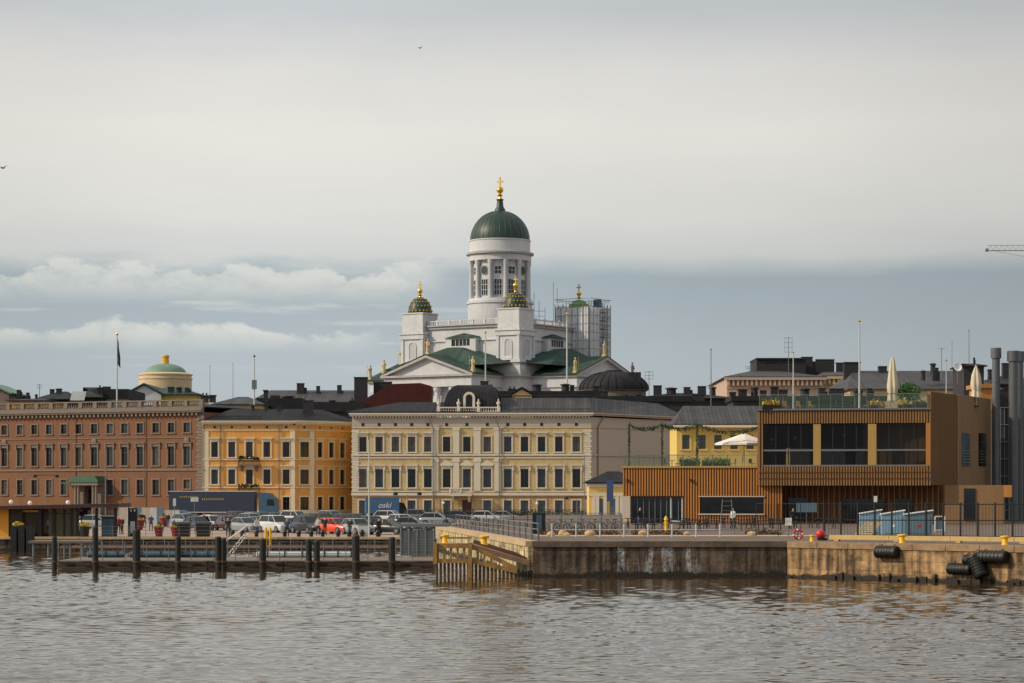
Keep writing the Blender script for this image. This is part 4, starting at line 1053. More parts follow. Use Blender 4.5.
# ------------------------------------------------------------------ wooden pool building
def slats(mb, x0, x1, z0, z1, step=0.25, w=0.125, d=0.1, y=-0.002):
    n = int((x1-x0)/step)
    for i in range(n+1):
        x = x0+(x1-x0-w)*i/max(n,1)
        mb.box(x, x+w, y-d, y, z0, z1)
def slatface(root, M, x0, x1, z0, z1, m, name='battens', **k):
    mb = MB(); mb.M = M; slats(mb, x0, x1, z0, z1, **k); return mb.build(name, m, root)
def allas():
    F = Face.px(758.7, 219.5, 930.6, 216.0, ZQ)
    root = thing('timber_building', 'modern timber clad building on the quay with glazed upper box and roof terrace', 'building', (F.x0,F.y0,ZQ), F.a)
    z = lambda py: F.z(py, 845); W = F.W; I = Matrix()
    zb, zt = z(485), z(410)
    # upper box shell
    s = MB(); s.box(0,W,0,0.35,zb,z(466.5)); s.box(0,W,0,0.35,z(423),zt); s.box(0,W,12,12.3,zb,zb+1.2); s.box(0,W,12,12.3,zb+3.6,zt); [s.box(x_,x_+1.1,12,12.3,zb+1.21,zb+3.59) for x_ in (0,3.4,6.8,10.2,13.6)]; s.box(0,W,0.35,12,zb,zb+0.3); s.box(0,W,0.35,12,zt-0.3,zt-0.01)
    s.box(0,0.35,0.01,12,zb+0.01,zt-0.01)
    for a,b in ((758.7,763),(926,930.6)): s.box(F.u(a),F.u(b),0.002,0.35,z(466.5),z(423))
    s.build('upper_box', MT['woodmid'], root)
    slatface(root, I, 0, W, zb-0.05, z(466), MT['woodw'], 'battens'); slatface(root, I, 0, W, z(423.3), zt, MT['woodw'], 'battens')
    slatface(root, I, 0, F.u(763), z(465.8), z(423.5), MT['woodw'], 'battens', step=0.2); slatface(root, I, F.u(926), W, z(465.8), z(423.5), MT['wood'], 'battens', step=0.16)
    sm = MB(); sm.M = Matrix.Rotation(-PI/2,4,'Z'); slats(sm, -12, 0, zb, zt); sm.build('battens', MT['woodw'], root)
    # thin dark horizontal rails across the lower band
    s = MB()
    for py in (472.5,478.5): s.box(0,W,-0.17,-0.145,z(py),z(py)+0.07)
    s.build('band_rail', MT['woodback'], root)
    for a,b in ((813.3,820.8),(868,876.4)):
        s = MB(); s.box(F.u(a),F.u(b),-0.05,0.5,z(465.6),z(424)); s.build('timber_column', MT['column'], root)
    fr = MB()
    fr.box(F.u(763),F.u(926),-0.08,0.1,z(466.3),z(464.8)); fr.box(F.u(763),F.u(926),-0.04,0.12,z(451),z(449.3))
    fr.build('window_rail', MT['grey'], root)
    for a,b in ((763,813.3),(820.8,868),(876.4,926)):
        g = MB(); g.box(F.u(a)+.01,F.u(b)-.01,0.3,0.34,z(464.7),z(424)); w = g.build('window', MT['seeglass'], root)
        g = MB()
        for k in range(1,4):
            u = F.u(a)+(F.u(b)-F.u(a))*k/4; g.box(u-0.05,u+0.05,0.24,0.295,z(464.7),z(424))
        g.build('frame', MT['blackmetal'], w)
    s = MB(); s.box(-0.15,W+0.05,-0.25,0.5,zt+0.001,zt+0.16); s.build('roof_edge', MT['grey'], root)
    s = MB(); s.box(0.36,W,0.5,12,zt,zt+0.05); s.build('terrace_deck', MT['deckwood'], root)
    def glassrail(u0,u1,y,z0,h,M=I,n=8,par=root):
        g = MB(); g.M = M; g.box(u0,u1,y,y+0.03,z0+0.08,z0+h-0.03); r = g.build('glass_railing', MT['railglass'], par)
        g = MB(); g.M = M
        for i in range(n+1): u = u0+(u1-u0)*i/n; g.box(u-0.03,u+0.03,y+0.031,y+0.1,z0,z0+h)
        g.box(u0,u1,y-0.02,y+0.05,z0+h-0.028,z0+h+0.03); g.build('rail_post', MT['grey'], r)
    glassrail(0.05, W-0.3, 0.1, zt+0.16, z(394)-zt-0.16, n=14)
    # furnished dark interior behind the upper windows
    rs = random.Random(11)
    for k in range(5): s = MB(); x = 1.2+k*(W-2.4)/4; s.box(x-.12,x+.12,5.5,5.8,zb+.31,zt-.31); s.build('interior_column', MT['woodback'], root)
    s = MB()
    for k in range(9): x = .8+k*1.75; s.box(x,x+rs.uniform(.7,1.3),rs.uniform(1.2,3),rs.uniform(3.1,4),zb+1.05,zb+1.1); s.box(x+.4,x+.46,2.6,2.66,zb+.31,zb+1.04)
    s.build('interior_table', MT['deckwood'], root)
    for k in range(7): s = MB(); x = .9+k*2.2; s.ball((x,rs.uniform(1.5,3),zb+rs.uniform(3.9,4.6)),rs.uniform(.12,.2),10); s.build('pendant_lamp', MT['poled'], root)
    s = MB(); s.box(2,W-3,8,8.8,zb+.31,zb+1.5); s.build('bar_counter', MT['woodw'], root)
    for k in range(6): s = MB(); x = 1+k*2.6; s.box(x,x+.06,11.9,11.98,zb+1.2,zb+3.6); s.build('back_window', MT['paneblue'], root)
    # right block, receding
    G = Face(X(930.8,216.2), 216.2, 46.8, 234.5, ZQ); R0 = Matrix.Rotation(-F.a,4,'Z') @ Matrix.Translation((-F.x0,-F.y0,-ZQ)); M = R0 @ G.mat()
    uc = G.u(957); zr = F.z(391,930); zg = lambda py, px: G.z(py, px)
    s = MB(); s.M = M
    s.box(0.02,G.W,0.02,0.3,zb,zr-0.02); s.box(0.5,G.W,0.31,6.5,zb,zr-2.0); s.box(G.W-0.3,G.W,0.31,6,zr-1.99,zr-.03); s.build('side_block', MT['woodpanel'], root)
    s = MB(); s.M = M; s.box(uc,G.W-0.3,-0.1,0.0,zb+0.02,zr); s.build('side_panel', MT['woodpanel2'], root)
    s = MB(); s.M = M
    for k in range(60):
        u = 0.1+k*(G.W-0.5)/60; s.box(u,u+0.05,-0.03 if u < uc else -0.13,0.019,zb,zr-0.05)
    s.build('board_joint', MT['woodpanel'], root)
    for a,b,mm in ((960.5,968.5,MT['paneblue']),(977.5,984.5,MT['pane'])):
        s = MB(); s.M = M; s.box(G.u(a),G.u(b),-0.16,-0.11,zg(466,a),zg(433,a)); w = s.build('side_window', mm, root)
        s = MB(); s.M = M
        for k in range(5): zz = zg(466,a)+0.3+k*0.28; s.box(G.u(a)+.05,G.u(b)-.05,-0.2,-0.165,zz,zz+0.06)
        s.build('blind', MT['grey'], w)
    # lower storey under the box
    s = MB(); s.box(F.u(780),W+1.3,3.2,3.5,0,zb-0.01); s.build('recessed_wall', MT['woodback'], root)
    q = MB(); slats(q, F.u(781), W+1.1, 0, zb-0.06, step=0.5, y=3.18); q.build('battens', MT['woodw'], root)
    for a,b,c,d in ((784,805,498,521),(840,882,499,522),(893,910,499,522)):
        q = MB(); q.box(F.u(a),F.u(b),2.9,3.0,z(d),z(c)); q.build('lower_window', MT['pane'], root)
    s = MB(); s.box(W+1.2,W+6.4,1.2,6,0,zb-0.01); s.build('lower_side_wall', MT['woodpanel'], root)
    s = MB(); s.box(W+2.9,W+3.9,1.1,1.19,0.3,3.2); s.build('lower_door', MT['pane'], root)
    s = MB(); s.box(W+6.41,W+7.1,1.1,4,zb-1.1,zb-0.02); s.build('eave_beam', MT['wood'], root)
    # lower wing on the left
    L = Face.px(623, 222.5, 782, 219.6, ZQ); ML = R0 @ L.mat(); zl = lambda py: L.z(py, 690)
    zt2 = zl(468)
    ops = [(L.u(631),L.u(683.5),0.05,zl(497)),(L.u(699.5),L.u(763.5),zl(513.5),zl(497))]
    s = MB(); s.M = ML; wall_open(s, L.W, zt2, ops, reveal=0.35); s.box(0.01,L.W,0.5,14,0,zt2-0.01); s.add([(0,0,0),(0,14,0),(0,14,zt2),(0,0,zt2)],[(0,3,2,1)])
    s.build('lower_wing', MT['woodback'], root)
    s = MB(); s.M = ML; u = 0.0; n = int(L.W/0.25)
    for i in range(n+1):
        u = (L.W-0.13)*i/n; c = u+0.065
        segs = [(0,zt2)]
        if ops[0][0]-0.1 < c < ops[0][1]: segs = [(ops[0][3]+0.1,zt2)]
        elif ops[1][0] < c < ops[1][1]: segs = [(0,ops[1][2]-0.12),(ops[1][3]+0.1,zt2)]
        elif c < ops[0][0]: segs = [(ops[0][3]+0.1,zt2)]
        for a,b in segs: s.box(u,u+0.13,-0.11,-0.002,a,b)
    s.build('battens', MT['wood'], root)
    s = MB(); s.M = ML; s.box(-0.1,L.W,-0.22,0.4,zt2+0.002,zt2+0.2); s.build('roof_edge', MT['column'], root)
    s = MB(); s.M = ML; s.box(-0.02,ops[0][0]-0.04,-0.24,0.0-0.003,0,ops[0][3]+0.08); s.build('end_pier', MT['mauve'], root)
    s = MB(); s.M = ML; s.box(ops[1][0]-0.12,ops[1][1]+0.12,-0.24,-0.0,ops[1][2]-0.12,ops[1][2]-0.005); s.box(ops[1][0]-0.12,ops[1][1]+0.12,-0.24,-0.0,ops[1][3]+0.005,ops[1][3]+0.09); s.build('window_frame', MT['mauve'], root)
    for k,o in enumerate(ops):
        s = MB(); s.M = ML; s.box(o[0],o[1],0.36,0.4,o[2],o[3]); w = s.build('window', MT['pane'], root)
    s = MB(); s.M = ML
    for k in range(9): u = ops[0][0]+(ops[0][1]-ops[0][0])*k/9; s.box(u,u+0.06,0.28,0.355,0.06,ops[0][3])
    s.build('curtain_frame', MT['thinpole'], root)
    s = MB(); s.M = ML; u = L.u(670)
    s.box(u,u+0.12,0.1,0.27,0.05,2.6); s.box(u+1.05,u+1.17,0.1,0.27,0.05,2.6); s.box(u+0.121,u+1.049,0.1,0.27,2.48,2.6); s.box(u+0.121,u+1.049,0.1,0.27,0.05,0.25)
    s.build('door', MT['poled'], root)
    for px in (628,692): 
        s = MB(); s.M = ML; s.box(L.u(px)-.1,L.u(px)+.1,-0.35,-0.17,zl(482),zl(479)); s.build('wall_lamp', MT['blackmetal'], root)
    glassrail(0.15, L.u(757), 0.1, zt2+0.2, 1.0, M=ML, n=9)
    return F, L, zt2
AF, AL, AZT = allas()

# terrace things (lower wing terrace at height AZT, roof terrace at 12.5)
TZ = ZQ+AZT+0.02
def canopy_mesh(r, z0, z1, n=8, val=0.18):
    m = MB(); vs = [(0,0,z1)]
    for i in range(n):
        t = 2*PI*i/n; vs.append((r*math.cos(t), r*math.sin(t), z0))
    for i in range(n):
        t = 2*PI*i/n; vs.append((r*math.cos(t), r*math.sin(t), z0-val))
    vs.append((0,0,z1-0.15))
    f = [(0,1+i,1+(i+1)%n) for i in range(n)]+[(1+i,1+n+i,1+n+(i+1)%n,1+(i+1)%n) for i in range(n)]+[(1+2*n,1+n+(i+1)%n,1+n+i) for i in range(n)]
    return m.add(vs, f)
def parasol(px, Y, z, r, h, label):
    t = thing('parasol', label, 'parasol', (X(px,Y),Y,z))
    canopy_mesh(r, h-0.95, h).build('canopy', MT['canopy'], t)
    p = MB(); p.tube((0,0,0.08),(0,0,h-0.1),0.05); 
    p.build('pole', MT['poled'], t)
    b = MB(); b.lathe([(0.35,0),(0.35,0.08),(0.08,0.12)], 12); b.build('base', MT['blackmetal'], t)
    for i in range(8):
        a = 2*PI*i/8
        if i % 2 == 0: q = MB(); q.tube((0,0,h-0.9),(r*0.6*math.cos(a),r*0.6*math.sin(a),h-0.62),0.02,n=4); q.build('rib', MT['poled'], t)
parasol(744, 226, TZ, 2.75, 3.3, 'open white parasol on the lower terrace in front of the yellow wall')
def closed_parasol(px, Y, z, h, label):
    t = thing('closed_parasol', label, 'parasol', (X(px,Y),Y,z), group='closed parasols on the roof terrace')
    c = MB(); prof = [(0.42,0.9),(0.40,1.3),(0.34,1.55),(0.42,1.7),(0.46,2.2),(0.36,3.0),(0.2,h-0.35),(0.07,h)]
    vs = []; n = 24
    for r, zz in prof:
        for i in range(n):
            a = 2*PI*i/n; rr = r*(1+0.2*math.cos(6*a+zz*0.4)); vs.append((rr*math.cos(a), rr*math.sin(a), zz))
    m = len(prof); fs = [(j*n+i, j*n+(i+1)%n, (j+1)*n+(i+1)%n, (j+1)*n+i) for j in range(m-1) for i in range(n)]+[tuple(range(n-1,-1,-1)), tuple(range((m-1)*n,m*n))]
    c.add(vs, fs); c.build('canopy', MT['canopydim'], t, smooth=True)
    c = MB(); c.tube((0,0,0.1),(0,0,0.95),0.05); c.tube((0,0,h),(0,0,h+0.12),0.06); c.build('pole', MT['poled'], t)
    c = MB(); c.lathe([(0.35,0),(0.35,0.1),(0.08,0.14)], 12); c.build('base', MT['blackmetal'], t)
RZ = ZQ+AF.z(410,845)+0.06
closed_parasol(892.5, 221, RZ, 4.9, 'closed cream parasol beside the green shrub on the roof terrace')
closed_parasol(976, 229, 13.1, 3.9, 'closed cream parasol behind the brown side wall, left of the steel ducts')
def leafball(m, c, r, n, s=0.12, sq=0.8, seed=0):
    rs = random.Random(seed)
    for i in range(n):
        while True:
            p = Vector((rs.uniform(-1,1),rs.uniform(-1,1),rs.uniform(-1,1)))
            if 0.25 < p.length < 1: break
        p = Vector((p.x*r*(1+.15*math.sin(p.z*7)), p.y*r, p.z*r*sq))+Vector(c)
        a = Vector((rs.uniform(-1,1),rs.uniform(-1,1),rs.uniform(-1,1))).normalized(); b = a.orthogonal().normalized(); k = s*rs.uniform(.6,1.4)
        m.add([p-a*k, p+b*k*.6, p+a*k, p-b*k*.6], [(0,1,2,3)])
t = thing('terrace_shrub', 'round green shrub in a dark tub on the roof terrace', 'shrub', (X(908,222),222,RZ))
m = MB(); leafball(m, (0,0,1.75), 1.25, 900, 0.13, 0.72, 5); m.build('foliage', MT['leaf'], t)
m = MB(); m.tube((0,0,0.4),(0.05,0,1.4),0.08,0.05); 
for i in range(5): m.tube((0.03,0,1.1),(0.7*math.cos(i*1.3),0.7*math.sin(i*1.3),2.0),0.04,0.02,n=5)
m.build('trunk', MT['pilewet'], t)
m = MB(); m.lathe([(0.45,0),(0.55,0.6),(0.5,0.6)], 14); m.build('tub', MT['blackmetal'], t)
# planters and chairs along the terraces
def planter(px, Y, z, w, fm, label, h=0.45, grp='planters on the terraces'):
    t = thing('planter', label, 'planter', (X(px,Y),Y,z), group=grp)
    b = MB(); b.box(-w/2,w/2,-0.25,0.25,0,h); b.build('box', MT['blackmetal'], t)
    b = MB(); rs = random.Random(int(px))
    for i in range(int(170*w)):
        p = Vector((rs.uniform(-w/2,w/2), rs.uniform(-.25,.25), h+abs(rs.gauss(0,.22)))); k = rs.uniform(.05,.11)
        a = Vector((rs.uniform(-1,1),rs.uniform(-1,1),rs.uniform(-1,1))).normalized(); c = a.orthogonal().normalized()
        b.add([p-a*k,p+c*k,p+a*k,p-c*k],[(0,1,2,3)])
    b.build('plants', fm, t)
planter(716, 224, TZ, 2.6, MT['leaf'], 'leafy planter on the lower terrace, left of the open parasol')
planter(690, 224, TZ, 1.8, MT['leafdark'], 'dark leafy planter in the middle of the lower terrace')
planter(771, 219.2, RZ, 1.6, MT['flower'], 'yellow flowering planter at the left corner of the roof terrace')
planter(875, 219.4, RZ, 0.9, MT['flower'], 'small yellow planter on the roof terrace, left of the closed parasol')
planter(903, 218.6, RZ, 0.9, MT['flower'], 'small yellow planter on the roof terrace in front of the shrub')
planter(920, 219, RZ, 1.4, MT['leafdark'], 'dark green planter at the right end of the roof terrace')
def chair(px, Y, z, rz, label, grp, m=None, group_only=False):
    t = thing('terrace_chair', label, 'chair', (X(px,Y),Y,z), rz, grp); m = m or MT['blackmetal']
    b = MB(); b.box(-0.23,0.23,-0.23,0.23,0.42,0.46); b.build('seat', m, t)
    b = MB(); b.box(-0.23,0.23,0.2,0.24,0.48,0.88); b.build('backrest', m, t)
    for sx in (-1,1):
        for sy in (-1,1):
            b = MB(); b.tube((sx*.2,sy*.2,0),(sx*.2,sy*.2,0.42),0.02,n=4); b.build('leg', m, t)
    return t
def bistro(px, Y, z, label, grp, m=None):
    t = thing('cafe_table', label, 'table', (X(px,Y),Y,z), 0, grp); m = m or MT['blackmetal']
    b = MB(); b.lathe([(0.38,0.72),(0.38,0.75)], 14); b.build('tabletop', m, t)
    b = MB(); b.tube((0,0,0.03),(0,0,0.72),0.035,n=6); b.build('leg', m, t)
    b = MB(); b.lathe([(0.25,0),(0.22,0.03)], 10); b.build('base', m, t)
    return t
bistro(846, 220, RZ, 'small dark table on the roof terrace between the two flagpoles', 'tables on the roof terrace')
chair(838, 220, RZ, 1.2, 'dark chair on the left of the roof terrace table', 'chairs on the roof terrace'); chair(853, 220, RZ, -1.2, 'dark chair on the right of the roof terrace table', 'chairs on the roof terrace')
bistro(672, 225, TZ, 'small dark table between the first two garlanded posts of the lower terrace', 'tables on the lower terrace')
chair(667, 225, TZ, 1.2, 'dark chair left of the table on the lower terrace', 'chairs on the lower terrace'); chair(678, 225, TZ, -1.3, 'dark chair right of the table on the lower terrace', 'chairs on the lower terrace')
# garlanded pergola
def pergola():
    Y = 223.6
    t = thing('garlanded_pergola', 'open frame of three green posts strung with leafy garlands on the lower terrace', 'pergola', (X(629,Y),Y,TZ))
    xs = [X(px,Y)-X(629,Y) for px in (629,662,697)]; h = 4.1
    for i, x in enumerate(xs):
        p = MB(); p.tube((x,0,0),(x,0,h),0.06,n=6); pp = p.build('post', MT['leafdark'], t)
        p = MB(); rs = random.Random(i)
        for k in range(170):
            zz = rs.uniform(0.2,h); a = rs.uniform(0,6.28); s_ = rs.uniform(.03,.07); c = Vector((x+.1*math.cos(a),.1*math.sin(a),zz))
            p.add([c+Vector((-s_,0,0)),c+Vector((0,s_,s_)),c+Vector((s_,0,0)),c+Vector((0,-s_,-s_))],[(0,1,2,3)])
        p.build('vine', MT['leafdark'], pp)
    ends = xs+[X(757,Y)-X(629,Y)]
    for a, b, sag in zip(ends[:-1], ends[1:], (0.35,0.35,0.55)):
        p = MB(); pts = []; rs = random.Random(int(a*10))
        for k in range(13):
            f = k/12; pts.append(Vector((a+(b-a)*f, 0, h-0.05-sag*4*f*(1-f)-(0.25 if b == ends[-1] else 0)*f)))
        p.path(pts, 0.035, 5)
        for k in range(int(80*(b-a))):
            f = rs.random()*12; i = min(int(f),11); c = pts[i].lerp(pts[i+1], f-i)+Vector((0,rs.uniform(-.12,.12),rs.gauss(-.05,.12))); s_ = rs.uniform(.03,.08)
            p.add([c+Vector((-s_,0,0)),c+Vector((0,s_,s_)),c+Vector((s_,0,0)),c+Vector((0,-s_,-s_))],[(0,1,2,3)])
        p.build('garland', MT['leafdark'], t)
pergola()

# steel ducts
def duct(px, Y, z0, ytop, r, label, lean=None):
    zt = Z(ytop, Y); t = thing('steel_duct', label, 'ventilation duct', (X(px,Y),Y,z0), group='tall steel ducts')
    b = MB(); b.lathe([(r,0),(r,zt-z0-1.0)], 24)
    for k in range(int((zt-z0)/3)): b.lathe([(r+0.03,1+3*k),(r+0.03,1.12+3*k)], 24)
    b.build('pipe', MT['pipe'], t, smooth=True)
    b = MB(); b.lathe([(r*1.35,zt-z0-0.999),(r*1.35,zt-z0)], 24); b.build('cowl', MT['pipe'], t, smooth=True)
duct(996, 232, 5.6, 348, 0.38, 'single steel duct with wide round cap beside the brown side wall')
duct(1013.5, 232, 2.1, 351, 0.46, 'thick steel duct at the right edge, left one of the adjoining pair')
duct(1019.5, 235, 2.1, 351.5, 0.4, 'steel duct at the far right edge, tucked behind its thicker neighbour')
def plant_room():
    t = thing('plant_tower', 'dark grey mesh clad service tower behind the steel ducts at the right edge', 'tower', (X(1001,238),238,ZQ))
    b = MB(); b.box(0,9,0,8,0,Z(408,238)-ZQ); b.build('wall', mat('dark_blue_grey_cladding',(52,56,64),0.7,0.25,1.2,streak=.5), t)
    b = MB()
    for k in range(7): b.box(-0.05,9,-0.12,-0.002,1+k*1.7,1.1+k*1.7)
    for k in range(8): b.box(0.3+k*1.1,0.36+k*1.1,-0.1,-0.001,0.2,Z(408,238)-ZQ)
    b.build('grating', MT['thinpole'], t)
plant_room()

# ------------------------------------------------------------------ poles, masts, antennas
def flagpole(px, Y, zb, ytop, r, label, cat='flagpole', m=None, flag=None, box=None, grp=None):
    t = thing('flagpole', label, cat, (X(px,Y),Y,zb), group=grp); h = Z(ytop,Y)-zb
    b = MB(); b.tube((0,0,0),(0,0,h),r,r*0.55,n=8); b.build('pole', m or MT['poled'], t)
    b = MB(); b.ball((0,0,h+r), r*1.4, 8); b.build('finial', MT['gold'] if cat == 'flagpole' else MT['thinpole'], t)
    if flag:
        b = MB(); n = 14; vs = []
        for i in range(n+1):
            f = i/n; zz = h-0.6-f*flag
            for j in range(4): vs.append((0.08+j*0.07+0.35*f*(j/3)+0.05*math.sin(f*9+j), 0.12*math.sin(j*2.2+f*3), zz-0.25*j))
        b.add(vs, [(i*4+j,i*4+j+1,i*4+4+j+1,i*4+4+j) for i in range(n) for j in range(3)]); b.build('flag', MT['flagm'], t)
    if box:
        b = MB(); b.cbox(0,0,box-zb,0.75,0.75,1.5); b.build('box', MT['thinpole'], t)
    return t
flagpole(117, 398, 15.0, 335, 0.17, 'tall flagpole with a limp dark flag above the russet palace', flag=4.2)
flagpole(254.3, 400, 14.5, 357, 0.16, 'white mast with a grey box halfway up above the orange building', 'mast', box=Z(389,400))
flagpole(485.5, 520, 15, 333, 0.2, 'white pole in front of the left part of the cathedral nave', grp=None)
flagpole(567, 520, 15, 315, 0.24, 'tall white pole in front of the netted scaffolding')
flagpole(711, 380, 12, 350, 0.1, 'thin mast on the dark roofs right of the cathedral', 'mast', MT['thinpole'])
flagpole(793.3, 221.5, RZ, 353, 0.075, 'white flagpole at the left end of the roof terrace')
flagpole(859.4, 221.5, RZ, 322, 0.1, 'tallest white flagpole rising from the middle of the roof terrace')
for px, yt, r, l in ((210,366,.06,'faint thin mast just right of the library dome'),(233,364,.06,'faint thin mast midway between the library dome and the white mast'),
                   (952,342,.06,'thin aerial mast above the satellite dish'),(969,331,.09,'taller thin aerial mast right of the satellite dish')):
    flagpole(px, 430, 15, yt, r, l, 'mast', MT['thinpole'])
flagpole(946.3, 250, 13, 361, 0.07, 'short white pole left of the satellite dish', 'mast')
def antenna(px, Y, z, ytop, label, w=1.2, n=4):
    t = thing('roof_antenna', label, 'antenna', (X(px,Y),Y,z), group='aerials on the roofs'); h = Z(ytop,Y)-z
    b = MB(); b.tube((0,0,0),(0,0,h),0.06,n=5); b.build('mast', MT['thinpole'], t)
    b = MB()
    for k in range(n): b.tube((-w/2,0,h-0.15-k*h*.13),(w/2,0,h-0.15-k*h*.13),0.045,n=4)
    for s in (-1,1): b.tube((s*w*.45,0,h-.15-(n-1)*h*.13),(s*w*.45,0,h-.15),0.035,n=4)
    b.build('elements', MT['thinpole'], t)
antenna(788.5, 470, 28, 337, 'ladder shaped aerial on the flat dark roof left of the tall flagpole', 1.6)
antenna(649, 440, 22, 371, 'small branched aerial just right of the low dark dome', 1.6, 3)
antenna(941.5, 430, 22, 348, 'small T shaped aerial left of the satellite dish', 1.2, 1)
antenna(749, 470, 27, 366, 'low aerial at the left end of the pinkish building roof', 1.4, 2)
antenna(39.5, 430, 20, 384, 'small aerial above the leftmost dark roofs', 0.8, 2)
t = thing('satellite_dish', 'round white satellite dish on the right-hand roofs', 'satellite dish', (X(957.5,380),380,22))
b = MB(); b.M = Matrix.Translation((0,0,Z(367,380)-22)) @ Matrix.Rotation(math.radians(72),4,'X') @ Matrix.Rotation(.25,4,'Y')
b.lathe([(0.05,-0.25),(0.5,-0.12),(0.75,0.1),(0.7,0.12),(0.05,-0.18)], 20); b.build('dish', MT['whiteclean'], t, smooth=True)
b = MB(); b.tube((0,0.1,0),(0,0.1,Z(369,380)-22),0.07); b.build('mount', MT['grey'], t)

# ------------------------------------------------------------------ roofscape behind
def bgb(name, label, p0, p1, ye, yr, Y, depth, wm, rm, style='hip', il=None, chim=(), y2=None, wins=None, dent=False):
    F = Face.px(p0, Y, p1, y2 or Y); W = F.W; pm = (p0+p1)/2; H = F.z(ye, pm); R = F.z(yr, pm)
    t = thing(name, label, 'building', (F.x0,F.y0,ZM), F.a)
    b = MB()
    if wins:
        y0, y1, xs, ww = wins; wall_open(b, W, H, [(F.u(px)-ww/2,F.u(px)+ww/2,F.z(y1,pm),F.z(y0,pm)) for px in xs]); b.box(0.01,W-0.01,0.5,depth,0,H-0.01)
    else: b.box(0,W,0,depth,0,H)
    if style == 'gable': b.prismx([(0,H),(depth,H),(depth/2,R-0.1)],0,W) if False else b.prismx([(0.0,H),(depth,H),(depth/2,R-0.15)], 0.02, W-0.02)
    if style == 'front': b.prismy([(0,H),(W,H),(W/2,R-0.15)], 0.0, depth)
    b.build('wall', wm, t)
    r = MB()
    if style == 'hip': hip(r, 0, W, 0, depth, H+0.01, R, il if il is not None else min(W/2.2, depth/2))
    elif style == 'flat': r.box(-0.3,W+0.3,-0.3,depth+0.3,H+0.01,R)
    elif style == 'gable':
        for (ya,yb) in ((-0.6,depth/2),(depth+0.6,depth/2)): r.add([(-0.3,ya,H-0.05),(W+0.3,ya,H-0.05),(W+0.3,yb,R),(-0.3,yb,R),(-0.3,ya,H+0.15),(W+0.3,ya,H+0.15),(W+0.3,yb,R+0.2),(-0.3,yb,R+0.2)],[(0,1,2,3),(4,7,6,5),(0,4,5,1),(0,3,7,4),(1,5,6,2)])
    elif style == 'front':
        for s in (0,W):
            xa = -0.5 if s == 0 else W+0.5
            r.add([(xa,-0.6,H-0.1),(W/2,-0.6,R),(W/2,depth,R),(xa,depth,H-0.1),(xa,-0.6,H+0.2),(W/2,-0.6,R+0.3),(W/2,depth,R+0.3),(xa,depth,H+0.2)],[(0,1,2,3),(4,7,6,5),(0,4,5,1),(3,2,6,7)])
    ro = r.build('roof', rm, t)
    for c in chim:
        px, yt, w = c[:3]; u = F.u(px); d = c[3] if len(c) > 3 else depth*0.4
        s_ = FPX/(Y+d); zt = Z(yt, Y+d)-ZM; ww = w/s_
        h = max(1.5, zt-(H+(R-H)*0.4)); chimney(ro, u, d, zt-h, ww, min(ww,1.4), h, pots=c[4] if len(c) > 4 else 0)
    if dent:
        q = MB(); q.box(-0.5,W+0.5,-0.9,0.0,H-0.5,H-0.005)
        for i in range(int(W/0.9)): q.box(0.1+i*0.9,0.5+i*0.9,-0.7,0,H-1.6,H-0.51)
        q.box(-0.1,W+0.1,-0.15,0.0,H-2.2,H-1.95)
        q.build('cornice', wm, t)
    if wins:
        y0, y1, xs, ww = wins
        for px in xs:
            window(t, Matrix(), F.u(px), F.z(y1,pm), ww, F.z(y0,pm)-F.z(y1,pm), 'plain', MT['yellow'], MT['paneblue'])
    return t, F, H, R
D = MT['dark']; RF = MT['roof']; RG = MT['roofgrey']
bgb('city_building','grey green roofed building at the far left edge above the balustrade',-30,9,394,384,430,16,MT['stone'],MT['patina'],'front')
bgb('city_building','low orange walled building peeping over the balustrade at far left',9,48,401,397,425,14,MT['orange'],RG,'hip',chim=((13,389,5),(22,392,4),(30,393,3)))
bgb('city_building','dark pyramidal roof with small chimneys at left',36,68,400,389,440,22,D,RF,'hip',chim=((43,388,4),(50,388,5)))
bgb('city_building','tall dark mansard roof with a pale skylight left of the flagpole',62,101,398,384.5,445,24,D,RF,'hip',6,chim=((91,384,5),(98,386,7)))
bgb('city_building','flat dark roofed block right of the flagpole',100,127,399,389,450,20,MT['frieze'],MT['roofflat'],'flat',chim=((105,392,3),(121,391,6)))
s = MB(); s.M = Matrix.Translation((X(79.5,440),439.2,Z(397,440))) @ Matrix.Rotation(math.radians(38),4,'X'); s.box(-1.4,1.2,-1.3,1.5,0,0.15)
tag(s.build('skylight', mat('pale_skylight',(150,154,156),0.3,0.1,1)), 'pale slanting skylight on the tall dark roof left of the flagpole', 'skylight')
